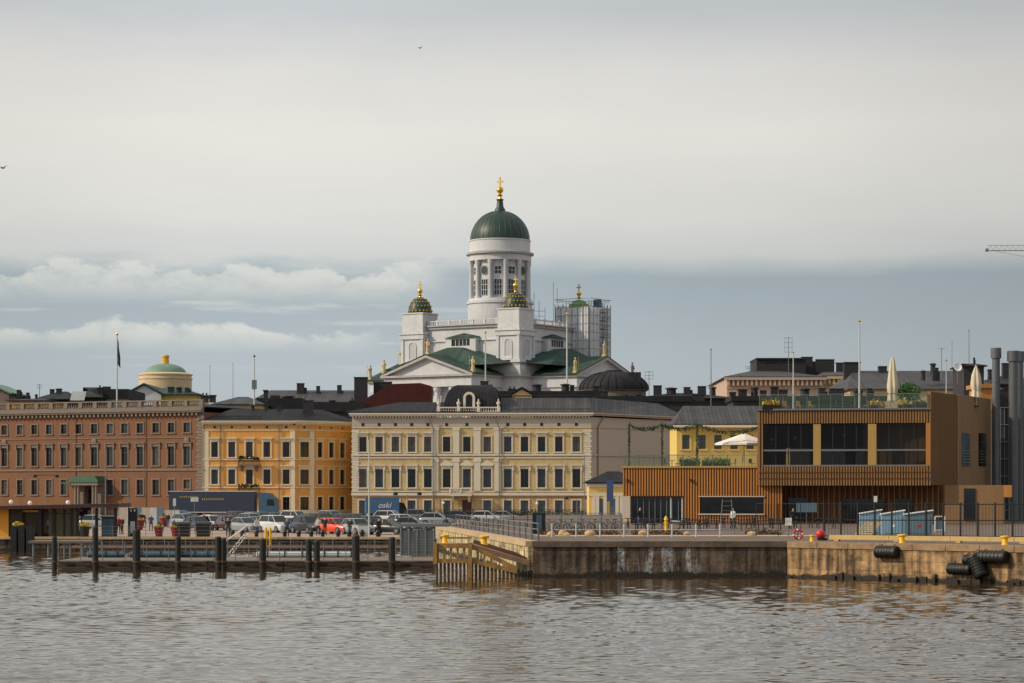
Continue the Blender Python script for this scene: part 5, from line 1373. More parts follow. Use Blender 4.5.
# library with rotunda
def library():
    Y = 520; s = FPX/Y
    t, F, H, R = bgb('library','white gabled hall with green roof in front of a yellow rotunda',127,161,394.5,384.5,480,40,MT['white'],MT['green'],'front')
    q = MB(); hip(q, F.W*0.5, F.W*2.05, 1, 22, F.z(394.5,150), F.z(385.5,150), 2, 5); q.build('roof', MT['green'], t)
    q = MB(); q.box(F.W*0.5,F.W*2.0,1.5,22,0,F.z(394.5,150)); q.build('wall', MT['yellow'], t)
    for px in (143,169,177,186): chimney(t, F.u(px), 3, F.z(398,150), 1.2, 1.0, 2.4)
    r = thing('rotunda','yellow drum with shallow green dome and golden lantern at left','rotunda',(X(165.5,Y),Y,ZM))
    R_ = 27/s; z = lambda py: Z(py,Y)-ZM
    MT['drumyellow'] = mat('pale_ochre_plaster',(198,180,146),.85,.08,.5); w = MB(); w.lathe([(R_*.97,0),(R_*.97,z(380)),(R_,z(379.5)),(R_,z(378.5)),(R_*.96,z(378)),(R_*.96,z(376)),(R_*1.0,z(375.5)),(R_*1.0,z(374.5)),(R_*0.85,z(373))],48); w.build('drum', MT['drumyellow'], r, smooth=True)
    w = MB(); rr = 21/s; w.lathe([(rr*math.cos(a)+0.001, z(374)+(z(363.5)-z(374))*math.sin(a)) for a in np.linspace(0,PI/2*.96,12)], 40); w.build('dome', MT['patina'], r, smooth=True)
    w = MB(); w.lathe([(3.6/s,z(364)),(3.4/s,z(357.5)),(4/s,z(357.2)),(4/s,z(356)),(3.2/s,z(355))],16); w.build('lantern', mat('ochre_lantern',(214,170,70),.6,.15,1), r)
library()
bgb('city_building','grey roofed block with ochre wall just right of the russet palace',214,262,405,395,415,16,MT['yellow'],RG,'hip',chim=((200,392,7),(208,394,6),(262,389,4)))
bgb('city_building','broad black hipped roof with two chimneys behind the orange building',243,372,407,386.5,455,34,D,RG,'hip',4,chim=((295.5,381,10),(313,386,5),(357,377,8,20),(335,385,6)))
bgb('city_building','dark flat block with chimney stacks behind the orange roof',258,300,410,398,425,14,D,MT['roofflat'],'flat',chim=((272,394,9),(285,394,12)))
bgb('city_building','long low dark block behind the corner of the orange building',300,362,412,402,420,14,D,MT['roofflat'],'flat',chim=((330,400,6),(350,398,5)))
bgb('city_building','dark red walled building stepping up left of the cathedral portico',352,433,404,400,440,20,MT['rust'],MT['rust'],'hip',6,chim=((359.5,377,13,4),(381,380,18,6)))
b = MB(); b.M = Matrix.Translation((X(352,438),438,0)); s_=438/FPX
b.prismy([(0,Z(408,438)),(14.5,Z(408,438)),(14.5,Z(386,438)),(12.5,Z(383,438)),(7,Z(384,438)),(3,Z(397,438))],0,8)
tag(b.build('fire_wall', MT['rust']), 'sloping dark red fire wall below the left cathedral pediment','wall')
bgb('city_building','dark row of stacks behind the cream palace roof, below the cathedral',470,600,398,391,425,14,D,MT['roofflat'],'flat',chim=((484,381,8),(491,383,5),(512,385,8),(537,382,10),(566,383,9),(573,384,4),(597,386,6)))
bgb('city_building','small cream gable between the chimneys below the cathedral',512,532,395,388.5,418,10,MT['beige'],RF,'front')
# low dark dome
def darkdome():
    Y = 445; s = FPX/Y; t = thing('domed_building','low black ribbed dome with flat top right of the cream palace','building',(X(614,Y),Y,ZM)); z = lambda py: Z(py,Y)-ZM
    b = MB(); b.lathe([(32/s,0),(32/s,z(391.5)),(34/s,z(391)),(34/s,z(390)),(31/s,z(389.5))],40); b.build('wall', MT['stone'], t)
    b = MB(); prof = [(27/s*math.cos(a)**1.15+8/s, z(389.8)+(z(372)-z(389.8))*math.sin(a)) for a in np.linspace(0,PI/2*.97,10)]; b.lathe(prof,40)
    for k in range(28):
        a = 2*PI*k/28; b.path([((r+.04)*math.cos(a),(r+.04)*math.sin(a),q) for r,q in prof],.09,4)
    b.build('dome', MT['roofflat'], t)
    b = MB(); b.lathe([(9/s,z(372.5)),(9/s,z(370.5)),(6/s,z(370))],16); b.build('cap', D, t)
    b = MB(); b.cbox(20/s,-2,z(392),12/s,3,z(373)-z(392)); b.build('dormer', D, t)
darkdome()
bgb('city_building','long black roof with five round stacks between the dome and the pinkish building',634,736,399,391,430,18,D,RF,'hip',8,chim=((660,385,8),(674,386,11),(691,387,9),(705,386,8),(716,386,7)))
bgb('city_building','flat dark roof strip behind the yellow house',596,690,402,396,415,12,D,MT['roofflat'],'flat',chim=((606,388,6),(640,391,5),(628,394,4),(700,393,13)))
bgb('yellow_house','yellow house with grey metal roof behind the garlanded terrace',677,790,425,404,345,16,MT['yellow'],RG,'hip',2,wins=(435,449,(686,702,718,734,750,766,780),1.05))
b = MB(); Y=344.2; b.box(X(677,Y)-0.5,X(790,Y),Y-0.55,Y+0.7,Z(427.5,Y),Z(425.2,Y)); tag(b.build('eave_board', MT['trimcream']), 'pale eave board along the yellow house roof','eave')
bgb('city_building','row of black stacks on a low roof just above the timber building',733,885,401,396,372,10,D,MT['roofflat'],'flat',chim=((735,391,6),(745,389,8),(757,386,8),(766,389,6),(777,385,7),(786,388,8),(808,386,10),(826,388,9),(840,388,14),(862,387,8),(874,388,7)))
t_, F_, H_, R_ = bgb('pinkish_building','large pinkish building with dentil cornice under a dark roof at right',727,824,377.5,366,470,40,MT['pink'],RG,'hip',7,dent=True)
b = MB(); f=F_; b.box(f.u(767.5),f.u(819),21,34,H_,f.z(353.5,790)); b.box(f.u(767),f.u(819.5),20.6,34.4,f.z(353.5,790)+.01,f.z(352,790)); b.build('roof_storey', D, t_)
bgb('beige_building','long beige building with dentils and dark roof blocks behind the tall flagpole',823,905,376.5,367,476,40,MT['beige'],RG,'hip',3,chim=((825,356.5,15,26),(842,357.5,18,26),(866,360.5,24,26)),dent=True)
bgb('city_building','long grey metal roof behind the shrub at right',850,1000,390,364.5,420,44,MT['beige'],RG,'hip',4,chim=((868,362,16,20),(900,364,8,20),(926,370,5,3),(938,370,5,3),(942,367,5,5),(951,363,6,18),(1000,366,6)))
t_,F_,H_,R_ = bgb('roof_pavilion','dark roof pavilion with spreading hipped cap behind the right parasol',962,985,372,363.5,400,10,D,RF,'hip',ov_ := None) if False else bgb('roof_pavilion','dark roof pavilion with spreading hipped cap behind the right parasol',964,984,366.5,362,400,10,D,RF,'hip',3.2,chim=((979,357,2.2),))
bgb('city_building','dark roofed block at the right edge behind the ducts',984,1060,385,372,430,30,D,RF,'hip',6,chim=((1020,362,8),(1003,367,5)))
bgb('orange_shed','orange timber shed roof between the steel ducts',978,992,388,384,262,5,MT['wood'],MT['wood'],'flat')
# small yellow guard house
t_,F_,H_,R_ = bgb('guard_house','small yellow pavilion with black roof and white arches beside the cream palace',589,640,483.5,471,330,9,MT['yellow'],RF,'hip',3.2)
b = MB(); b.box(-0.2,F_.W+.2,-0.15,-0.002,F_.z(487,610),F_.z(483.7,610)); b.box(-0.1,F_.W,-0.1,-0.003,F_.z(496,610),F_.z(493.5,610))
for px in (594,597.5,605,617,621.5): b.box(F_.u(px)-.22,F_.u(px)+.22,-0.14,-0.004,0,F_.z(496.2,610))
b.build('white_trim', MT['trim'], t_)
for px in (601,614):
    b = MB(); c = F_.u(px); b.prismy([(c+.62,0.3)]+[(c+.62*math.cos(a),F_.z(503,610)+.62*math.sin(a)) for a in np.linspace(0,PI,9)]+[(c-.62,0.3)],-0.03,-0.002); b.build('arched_window', MT['paneblue'], t_)
# crane jib at the top right
def crane():
    Y = 500; z = Z(247.5,Y); x0, x1 = X(988,Y), X(1100,Y)
    t = thing('tower_crane','lattice jib of a tower crane entering at the upper right edge','crane',(x1,Y,ZM))
    b = MB(); n = 20
    for i in range(n):
        a, c = -(x1-x0)*i/n, -(x1-x0)*(i+1)/n
        b.tube((a,0,z-ZM-.6),(c,0,z-ZM-.6),.055,n=4); b.tube((a,1,z-ZM-.6),(c,1,z-ZM-.6),.055,n=4)
        b.tube((a,.5,z-ZM+.5),(c,.5,z-ZM+.5),.055,n=4); b.tube((a,0,z-ZM-.6),((a+c)/2,.5,z-ZM+.5),.035,n=4); b.tube(((a+c)/2,.5,z-ZM+.5),(c,0,z-ZM-.6),.035,n=4)
    b.box(-(x1-x0)-.4,-(x1-x0)+.1,0,1,z-ZM-.8,z-ZM-.2); b.tube((-(x1-x0)+1,.5,z-ZM-.6),(-(x1-x0)*.3,.5,z-ZM-3.4),.035,n=4)
    b.build('jib', MT['crane'], t)
    b = MB()
    for dx in (0,1.6):
        for dy in (0,1.6): b.tube((dx,dy,0),(dx,dy,z-ZM+3),.12,n=4)
    for k in range(28): b.tube((0,0,k*1.8),(1.6,0,k*1.8+1.8),.035,n=4)
    b.build('mast', MT['crane'], t)
crane()
def gull(px, py, Y, label):
    b = MB(); b.ball((0,0,0),0.16,8,.7)
    for s in (-1,1): b.add([(0,s*.05,0.05),(.18,s*.05,.04),(.1,s*.55,.25),(-.05,s*.5,.22)],[(0,1,2,3)]); b.add([(.1,s*.55,.25),(-.05,s*.5,.22),(-.12,s*1.0,.08)],[(0,1,2)])
    b.tube((.1,0,0),(.3,0,.04),.07,.03,n=5); b.tube((-.1,0,0),(-.35,0,0),.06,.1,n=4)
    tag(b.build('gull', MT['gullm'], loc=(X(px,Y),Y,Z(py,Y)), rz=.9), label, 'bird')
gull(3,168,300,'tiny gull flying at the far left edge of the sky'); gull(420,48,420,'tiny gull high in the sky left of the dome')

# ------------------------------------------------------------------ cars
CARP = {}
def car_proto(kind):
    """low-poly car, nose towards -y, length L"""
    L, Wd, Hh, belt, ws, wr, rr_ = {'hatch':(4.1,1.78,1.5,0.92,0.95,0.35,0.55),'sedan':(4.6,1.82,1.44,0.90,1.25,1.0,0.0),'suv':(4.5,1.86,1.68,1.04,1.05,0.45,0.5)}[kind]
    root = bpy.data.objects.new('parked_car', None); COL.objects.link(root)
    hw = Wd/2; y0, y1 = -L/2, L/2
    b = MB()
    # lower body as lofted stations
    st = [(y0,0.30,0.62,0.78),(y0+0.12,0.22,0.74,0.93),(y0+0.5,0.2,0.80,0.98),(y0+ws+0.15,0.2,belt,1.0),(0,0.2,belt+0.02,1.0),(y1-0.6,0.2,belt+0.03,0.98),(y1-0.12,0.24,belt-0.02,0.94),(y1,0.32,belt-0.12,0.85)]
    vs = []; 
    for y, zl, zh, w in st:
        vs += [(-hw*w*0.92,y,zl),(-hw*w,y,zl+0.2),(-hw*w,y,zh-0.14),(-hw*w*0.88,y,zh),(hw*w*0.88,y,zh),(hw*w,y,zh-0.14),(hw*w,y,zl+0.2),(hw*w*0.92,y,zl)]
    n = 8; m = len(st)
    b.add(vs, [(j*n+i,j*n+(i+1)%n,(j+1)*n+(i+1)%n,(j+1)*n+i) for j in range(m-1) for i in range(n)]+[tuple(range(n-1,-1,-1)),tuple(range((m-1)*n,m*n))])
    # roof slab with pillars
    ra, rb = y0+ws+0.85, y1-wr-0.25
    b.add([(-hw*.72,ra,Hh-.06),(hw*.72,ra,Hh-.06),(hw*.72,rb,Hh-.06),(-hw*.72,rb,Hh-.06),(-hw*.62,ra+.12,Hh),(hw*.62,ra+.12,Hh),(hw*.62,rb-.1,Hh),(-hw*.62,rb-.1,Hh)],
          [(3,2,1,0),(4,5,6,7),(0,1,5,4),(1,2,6,5),(2,3,7,6),(3,0,4,7)])
    for s in (-1,1):
        b.tube((s*hw*.86,y0+ws+.1,belt-.02),(s*hw*.7,ra,Hh-.05),.035,n=4); b.tube((s*hw*.86,y1-wr+.25,belt),(s*hw*.7,rb,Hh-.05),.05,n=4); b.tube((s*hw*.88,0.15,belt),(s*hw*.72,0.15,Hh-.05),.035,n=4)
    body = b.build('body', MT['whiteclean'], root, smooth=True); body.material_slots[0].link = 'OBJECT'
    g = MB(); ya, yb = y0+ws+.05, y1-wr+.3
    g.add([(-hw*.86,ya,belt-.05),(hw*.86,ya,belt-.05),(hw*.86,yb,belt-.05),(-hw*.86,yb,belt-.05),(-hw*.7,ra,Hh-.055),(hw*.7,ra,Hh-.055),(hw*.7,rb,Hh-.055),(-hw*.7,rb,Hh-.055)],
          [(3,2,1,0),(4,5,6,7),(0,1,5,4),(1,2,6,5),(2,3,7,6),(3,0,4,7)])
    g.build('glasshouse', CARM['glass'], root)
    for sx in (-1,1):
        for y in (y0+.82, y1-.8):
            w = MB(); w.tube((sx*(hw-.2),y,.33),(sx*(hw+.012),y,.33),.33,n=18); ww = w.build('wheel', MT['rubber'], root)
            w = MB(); w.tube((sx*(hw-.02),y,.33),(sx*(hw+.03),y,.33),.2,n=10); w.build('rim', MT['grey'], ww)
        h = MB(); h.box(sx*hw*.52,sx*hw*.86,y0-.01,y0+.16,.60,.73); h.build('headlight', CARM['lamp'], root)
        h = MB(); h.box(sx*hw*.60,sx*hw*.84,y1-.1,y1+.01,.66,.8); h.build('tail_light', CARM['tail'], root)
        h = MB(); h.box(sx*(hw+.02),sx*(hw+.2),ya+.25,ya+.35,belt,belt+.13); h.build('mirror', MT['blackmetal'], root)
    h = MB(); h.box(-hw*.5,hw*.5,y0-.015,y0+.1,.36,.55); h.build('grille', MT['blackmetal'], root)
    h = MB(); h.box(-.26,.26,y0-.03,y0-.016,.42,.52); h.build('number_plate', MT['whiteclean'], root)
    return root
CARM = {}
def carpaint(n, rgb): CARM[n] = mat(n+'_car_paint', rgb, 0.28, 0.06, 1.0, metal=0.0)
CARM['glass'] = mat('car_glass', (22,26,30), 0.08, 0.3, 1.0); CARM['lamp'] = mat('headlight_lens', (196,200,204), 0.15, 0.1, 3); CARM['tail'] = mat('tail_lens', (150,20,20), 0.2, 0.1, 3)
for n, c in dict(white=(196,198,200), silver=(142,148,154), grey=(92,98,106), dark=(38,42,48), red=(222,70,40), darkblue=(44,62,82), green=(40,56,54), maroon=(84,44,52)).items(): carpaint(n, c)
protos = {k: car_proto(k) for k in ('hatch','sedan','suv')}; pused = set()
def car(kind, px, py, rz, paint, label, base=None):
    Y = YG(py); loc = (X(px,Y),Y,ZM+.02)
    o = protos[kind] if kind not in pused else dup(protos[kind]); pused.add(kind)
    o.location = loc; o.rotation_euler = (0,0,math.radians(rz)); tag(o, label, 'car', 'cars parked on the market square')
    for c in o.children:
        if c.name.split('.')[0] == 'body': c.material_slots[0].link = 'OBJECT'; c.material_slots[0].material = CARM[paint]
F_ROW = [('hatch',186,527,38,'silver','silver hatchback at the very left of the car rows beside the flower pots'),
 ('sedan',221,526.5,36,'dark','black saloon in the second row left of the maroon hatchbacks'),('hatch',252,526.5,38,'silver','silver hatchback in the second row below the front of the trailer'),
 ('sedan',309,526.8,40,'dark','black saloon in the second row behind the front row black car'),('suv',332,524.6,44,'silver','silver crossover in the back row beside the rounded corner building'),
 ('sedan',357,526,40,'dark','black saloon in the second row just left of the white pole'),('hatch',373,530.5,35,'darkblue','dark blue hatchback between the white pole and the black saloon'),
 ('sedan',412,531.5,75,'grey','grey saloon behind the dark barrier right of the white hatchback'),('hatch',437,525.5,80,'silver','silver hatchback behind the barrier below the left of the palace balcony'),('sedan',197,530.5,35,'darkblue','dark blue grey saloon at the left end of the parked front row'),
 ('hatch',212,530,40,'white','white hatchback second from the left in the front row, behind the dark bins'),
 ('hatch',229,530.5,30,'maroon','dark maroon hatchback between a white hatchback and a silver saloon'),
 ('sedan',245,532,40,'silver','silver saloon left of the dark grey hatchback in the front row'),
 ('hatch',260,531.5,35,'grey','dark grey hatchback between two pale cars, left of the yellow posts'),
 ('suv',276,532.5,38,'white','white crossover in the front row directly behind the yellow posts'),
 ('sedan',293,532.5,36,'grey','grey saloon between the white crossover and a black car'),
 ('suv',308.5,533.5,34,'dark','black car in the front row left of the orange red car'),
 ('hatch',335,534,48,'red','orange red hatchback, the brightest car of the row'),
 ('hatch',358,534.5,30,'silver','silver hatchback right of the orange red hatchback'),
 ('sedan',388,534.5,60,'dark','black saloon seen nearly side on beneath the white crossover'),
 ('sedan',262,523.5,36,'grey','grey saloon in the back row in front of the blue lorry cab'),
 ('hatch',238,523,40,'maroon','maroon hatchback in the back row below the lorry trailer'),
 ('sedan',277,524.2,38,'green','dark green saloon in the back row just right of the lorry cab'),
 ('suv',296,524.8,52,'white','big white crossover in the back row in front of the orange building'),
 ('hatch',322,526,40,'green','dark green hatchback behind the orange red hatchback'),
 ('sedan',343,526.5,42,'darkblue','dark blue saloon behind the silver hatchback right of the red one'),
 ('suv',391,524.5,68,'white','white crossover parked by the blue van, seen from its side'),
 ('hatch',402,528,35,'white','small white hatchback just right of the white crossover by the blue van'),
 ('hatch',97,529,75,'silver','silver hatchback behind the terminal railing at left'),
 ('sedan',460,521.5,85,'darkblue','dark blue saloon parked below the palace balcony'),
 ('hatch',487,522.5,80,'white','white hatchback in front of the cream palace, right of its door'),
 ('sedan',505,522,80,'silver','silver saloon behind the quay railing right of the white hatchback'),
 ('suv',420,522.5,80,'grey','grey crossover behind the fence left of the palace door')]
for c in F_ROW: car(*c)
for k, p in protos.items():
    if k not in pused: bpy.data.objects.remove(p)

# ------------------------------------------------------------------ lorry and van
def lorry():
    Y = 346; t = thing('lorry', 'long lorry with dark navy tarpaulin trailer and light blue cab parked before the palaces', 'lorry', (X(169,Y),Y,ZM+.02), math.radians(-3))
    b = MB(); b.box(0,12.4,0,2.5,1.05,3.95); o = b.build('trailer', MT['truckblue'], t)
    b = MB(); b.box(-.05,12.45,-.04,2.54,3.951,4.05); b.box(-.05,12.45,-.04,2.54,.93,1.049); b.build('top_rail', MT['poled'], o)
    b = MB()   # pale yellow lettering, worn and unreadable at this distance
    for (x,z,n,h) in ((1.6,3.1,9,.22),(4.8,2.75,11,.26)):
        for i in range(n): b.box(x+i*.3,x+i*.3+.17,-.012,-.003,z,z+h)
    b.build('lettering', MT['yellowdull'], o)
    b = MB(); b.box(0,12.2,.3,2.2,.7,.929); b.build('chassis', MT['blackmetal'], t)
    for x in (1.3,2.6,3.9,11.0,14.6):
        for y in (.02,2.2):
            w = MB(); w.tube((x,y,.5),(x,y+.3,.5),.5,n=18); ww = w.build('wheel', MT['rubber'], t); w = MB(); w.tube((x,y-.02,.5),(x,y+.01,.5),.27,n=12); w.build('rim', MT['grey'], ww)
    b = MB(); b.prismy([(13.0,.55),(15.6,.55),(15.65,1.9),(15.35,3.0),(14.7,3.75),(13.2,3.85),(13.0,3.0)],.05,2.45); c = b.build('cab', MT['cabblue'], t)
    b = MB(); b.prismy([(15.66,1.95),(15.40,2.98),(15.36,2.98),(15.62,1.95)],.2,2.3); b.prismy([(14.2,1.95),(15.3,1.95),(15.1,2.85),(14.2,2.85)],.03,.049); b.build('windscreen', MT['pane'], c)
    b = MB(); b.box(13.05,15.5,.0,2.48,.35,.549); b.build('bumper', MT['blackmetal'], c)
    for y in (.3,2.0): b = MB(); b.box(15.6,15.68,y,y+.25,.75,.95); b.build('headlight', CARM['lamp'], c)
lorry()
def blue_van():
    Y = 352; t = thing('box_van', 'bright blue box van with white lettering parked left of the palace door', 'van', (X(366,Y),Y,ZM+.02), math.radians(8))
    b = MB(); b.box(0,4.9,0,2.2,.75,3.15); o = b.build('cargo_box', MT['vanblue'], t)
    cu = bpy.data.curves.new('lettering','FONT'); cu.body = 'oski'; cu.size = 1.15; cu.shear = 0.3; cu.extrude = 0.006; cu.align_x = 'CENTER'
    f = bpy.data.objects.new('lettering', cu); COL.objects.link(f); f.parent = o; f.location = (3.0,-.012,1.5); f.rotation_euler = (PI/2,0,0); dg = bpy.context.evaluated_depsgraph_get(); lm = bpy.data.meshes.new_from_object(f.evaluated_get(dg)); bpy.data.objects.remove(f)
    lm.materials.clear(); lm.materials.append(MT['whiteclean']); f = bpy.data.objects.new('lettering', lm); COL.objects.link(f); f.parent = o; f.location = (2.7,-.012,1.6); f.rotation_euler = (PI/2,0,0)
    b = MB(); b.prismy([(4.95,.5),(6.7,.5),(6.75,1.2),(6.0,1.45),(5.6,2.3),(4.95,2.4)],.1,2.1); c = b.build('cab', MT['blackmetal'], t)
    b = MB(); b.prismy([(5.05,1.5),(5.9,1.5),(5.5,2.2),(5.05,2.25)],.08,.099); b.build('side_window', MT['pane'], c)
    for x in (1.0,5.7):
        for y in (.0,1.95): w = MB(); w.tube((x,y,.38),(x,y+.25,.38),.38,n=16); w.build('wheel', MT['rubber'], t)
blue_van()

# ------------------------------------------------------------------ people
def person(px, Y, z, h, rz, top, leg, label, arms=0, sit=False):
    t = bpy.data.meshes.new('person'); s = h/1.75; a = arms
    J = [(0,0,.95),(0,0,1.15),(0,.01,1.38),(0,0,1.48),(0,-.02,1.58),(0,-.02,1.68),
         (.1,0,.9),(.11,-.06-.1*a,.5),(.12,.04,.08),(.13,-.1,.04),(-.1,0,.9),(-.11,.04,.5),(-.12,.12,.08),(-.13,-.0,.04),
         (.19,0,1.4),(.25,-.02,1.13),(.24,-.16-.12*a,.92+.15*a),(-.19,0,1.4),(-.25,.03,1.13),(-.24,-.08,.90)]
    E = [(0,1),(1,2),(2,3),(3,4),(4,5),(0,6),(6,7),(7,8),(8,9),(0,10),(10,11),(11,12),(12,13),(2,14),(14,15),(15,16),(2,17),(17,18),(18,19)]
    Rr = [.15,.15,.16,.06,.1,.09,.1,.065,.045,.04,.1,.065,.045,.04,.07,.05,.04,.07,.05,.04]
    t.from_pydata([tuple(v*s for v in p) for p in J], E, [])
    o = bpy.data.objects.new('tmp', t); COL.objects.link(o)
    m = o.modifiers.new('s','SKIN'); 
    if not t.skin_vertices: t.skin_vertices.new()
    for i, r in enumerate(Rr): t.skin_vertices[0].data[i].radius = (r*s, r*s*.85); 
    t.skin_vertices[0].data[0].use_root = True
    u = o.modifiers.new('b','SUBSURF'); u.levels = 1; u.render_levels = 1
    dg = bpy.context.evaluated_depsgraph_get(); me = bpy.data.meshes.new_from_object(o.evaluated_get(dg)); bpy.data.objects.remove(o)
    me.materials.clear()
    for mm in (MT[leg], MT[top], MT['skin'], MT['cloth_dark']): me.materials.append(mm)
    for p in me.polygons:
        c = p.center/s; p.use_smooth = True
        hand = abs(c.x) > .2 and c.z < .98+.15*a
        p.material_index = 3 if c.z > 1.68 else 2 if (c.z > 1.46 or hand) else 1 if c.z > .93 else 0
    me.name = 'person'; q = bpy.data.objects.new('person', me); COL.objects.link(q); q.location = (X(px,Y),Y,z); q.rotation_euler = (0,0,math.radians(rz)); tag(q, label, 'person')
    return q
person(118.5,222,ZM,1.76,20,'cloth_red','cloth_dark','person in a dark red top standing beside the blue cabinet')
person(122,223.5,ZM,1.72,-30,'cloth_dark','cloth_dark','person in black just right of the one in dark red')
person(141.5,262,ZM,1.8,10,'cloth_dark','cloth_dark','person in black walking behind the dark information pillar',1)
person(144.5,264,ZM,1.7,80,'cloth_dark','cloth_blue','person in a dark jacket and blue trousers near the row of flower pots',1)
person(49,214,ZM+.1,1.7,0,'cloth_white','cloth_dark','person in a pale shirt inside the glazed terminal')
person(318,218,ZM,1.75,10,'cloth_white','cloth_dark','person in a pale top before the black car')
person(325,218,ZM,1.75,-10,'cloth_dark','cloth_dark','person in black between the black car and the orange red car',1)
person(374,250,ZM,1.75,40,'cloth_red','cloth_dark','person in a red jacket left of the white crossover by the van')
person(257,214,ZM,1.72,40,'cloth_white','cloth_blue','person in a pale top and blue trousers left of the yellow posts')
person(428,185,1.2,1.7,90,'cloth_dark','cloth_dark','person at the foot of the grey gangway beside the timber fender') if False else None

# ------------------------------------------------------------------ far quay furniture
def terminal():
    Y = 210; t = thing('ferry_terminal', 'low ferry terminal with dark brown flat roof, orange end panel and glass walls at left', 'ferry terminal', (X(-30,Y),Y,ZM))
    u = lambda px: X(px,Y)-X(-30,Y); z = lambda py: Z(py,Y)-ZM
    b = MB(); b.add([(u(-30),-1.2,z(510)),(u(121),-1.2,z(507)),(u(121),5.5,z(507)),(u(-30),5.5,z(510)),(u(-30),-1.2,z(506.5)),(u(121),-1.2,z(503.3)),(u(121),5.5,z(503.3)),(u(-30),5.5,z(506.5))],
        [(3,2,1,0),(4,5,6,7),(0,1,5,4),(1,2,6,5),(2,3,7,6),(3,0,4,7)]); b.build('roof', MT['kioskroof'], t)
    b = MB(); b.box(u(-30),u(8.5),0,.12,0,z(509.5)); b.build('orange_panel', MT['kioskorange'], t)
    b = MB(); b.box(u(42),u(71),3.0,3.2,0,z(508)); b.build('back_wall', MT['beige'], t)
    b = MB(); b.box(u(-30),u(42),4.0,4.2,0,z(509)); b.build('inner_wall', MT['woodback'], t)
    for a,c in ((9,20),(25,40),(42.5,53),(55,63),(64.5,70)):
        b = MB(); b.box(u(a),u(c),.3,.34,.35,z(511)); w = b.build('window', MT['railglass'], t)
        b = MB(); b.box(u(a)-.05,u(a)+.02,.2,.4,0,z(509)); b.box(u(c)-.02,u(c)+.05,.2,.4,0,z(509)); b.box(u(a)+.021,u(c)-.021,.2,.4,z(514),z(514)+.07); b.build('frame', MT['blackmetal'], w)
    for px in (21.5,40.5,54,73,78,97,116):
        b = MB(); b.box(u(px)-.12,u(px)+.12,-.3,-.06,0,z(508)); b.build('column', MT['blackmetal'], t)
    b = MB(); b.box(u(20),u(42),-.05,.0,z(512),z(510.2)); b.build('lintel', MT['kioskorange'], t)
terminal()
def lamp(px, Y, z, ytop, label, globe=True, n=1):
    t = thing('street_lamp', label, 'street lamp', (X(px,Y),Y,z), group='globe lamps on the square'); h = Z(ytop,Y)-z
    b = MB(); b.lathe([(.12,0),(.12,.5),(.06,.6),(.045,h-.3)], 8); b.build('post', MT['thinpole'], t)
    if n == 1: b = MB(); b.ball((0,0,h),.22,12); b.build('globe', MT['lampglobe'], t, smooth=True)
    else:
        b = MB(); b.tube((-1.6,0,h),(1.6,0,h),.05,n=5); b.build('crossarm', MT['blackmetal'], t)
        for s in (-1,1): b = MB(); b.lathe([(.28,-.35),(.3,-.05),(.1,.1)],10, s*1.5, 0); o = b.build('lantern', MT['blackmetal'], t); o.location = (0,0,h)
lamp(443.5,372,ZM,503,'globe lamp left of the palace door'); lamp(537,372,ZM,503.5,'globe lamp in front of the right half of the cream palace')
lamp(457,377,ZM,512.5,'low globe lamp just left of the palace steps') if False else None
lamp(11,235,ZM,502,'globe lamp at the far left above the terminal roof'); lamp(30,238,ZM,503,'globe lamp above the terminal roof, second from the left'); lamp(68,236,ZM,502.5,'globe lamp above the right part of the terminal roof')
lamp(46,330,ZM,475,'tall double armed lamp in front of the russet palace at left',n=2); lamp(407.5,300,ZM,492.5,'double armed lamp in front of the cream palace, left part',n=2); lamp(577,340,ZM,497,'double armed lamp near the right corner of the cream palace',n=2)
for px, Y, yt, l in ((29.5,300,452,'thin grey pole above the terminal in front of the russet palace'),(105.5,230,440,'tall dark pole right of the palace portico'),(128.5,215,493,'dark pole beside the information pillar'),(369,205,440,'tall white pole left of the blue van'),(584.5,330,455,'thin post at the right corner of the cream palace')):
    b = MB(); b.tube((0,0,0),(0,0,Z(yt,Y)-ZM),.07,.05,n=6); tag(b.build('pole', MT['poled'] if 'white' in l else MT['thinpole'], loc=(X(px,Y),Y,ZM)), l, 'pole')
def sign(px, Y, z, w, h, zc, m, label, post=True, cat='sign', mark=None):
    t = thing('sign', label, cat, (X(px,Y),Y,z))
    b = MB(); b.box(-w/2,w/2,-.05,0,zc-h/2,zc+h/2); b.build('panel', m, t)
    b = MB(); b.tube((0,.04,0),(0,.04,zc+h/2),.035,n=6); b.build('post', MT['grey'], t)
    return t
sign(194.5,232,ZM,.75,.42,3.25,MT['poled'],'small pale sign on a post in front of the lorry trailer')
sign(174.5,250,ZM,.3,.8,2.9,MT['poled'],'narrow white sign at the rear end of the lorry')
sign(610,290,ZQ,.8,2.6,3.0,mat('blue_banner',(62,84,128),.7,.1,1),'blue upright banner in front of the little yellow guard house',cat='banner')
sign(788.5,158,ZQ,.42,.5,.95,MT['whiteclean'],'small white notice on a thin post left of the red lifebuoy')
sign(806.5,206,ZQ,1.75,.8,1.55,MT['greyshed'],'grey notice board under the glazed upper box')
sign(875.5,200,ZQ,.28,.5,2.3,MT['whiteclean'],'small white oval sign behind the fence above the blue sheds')
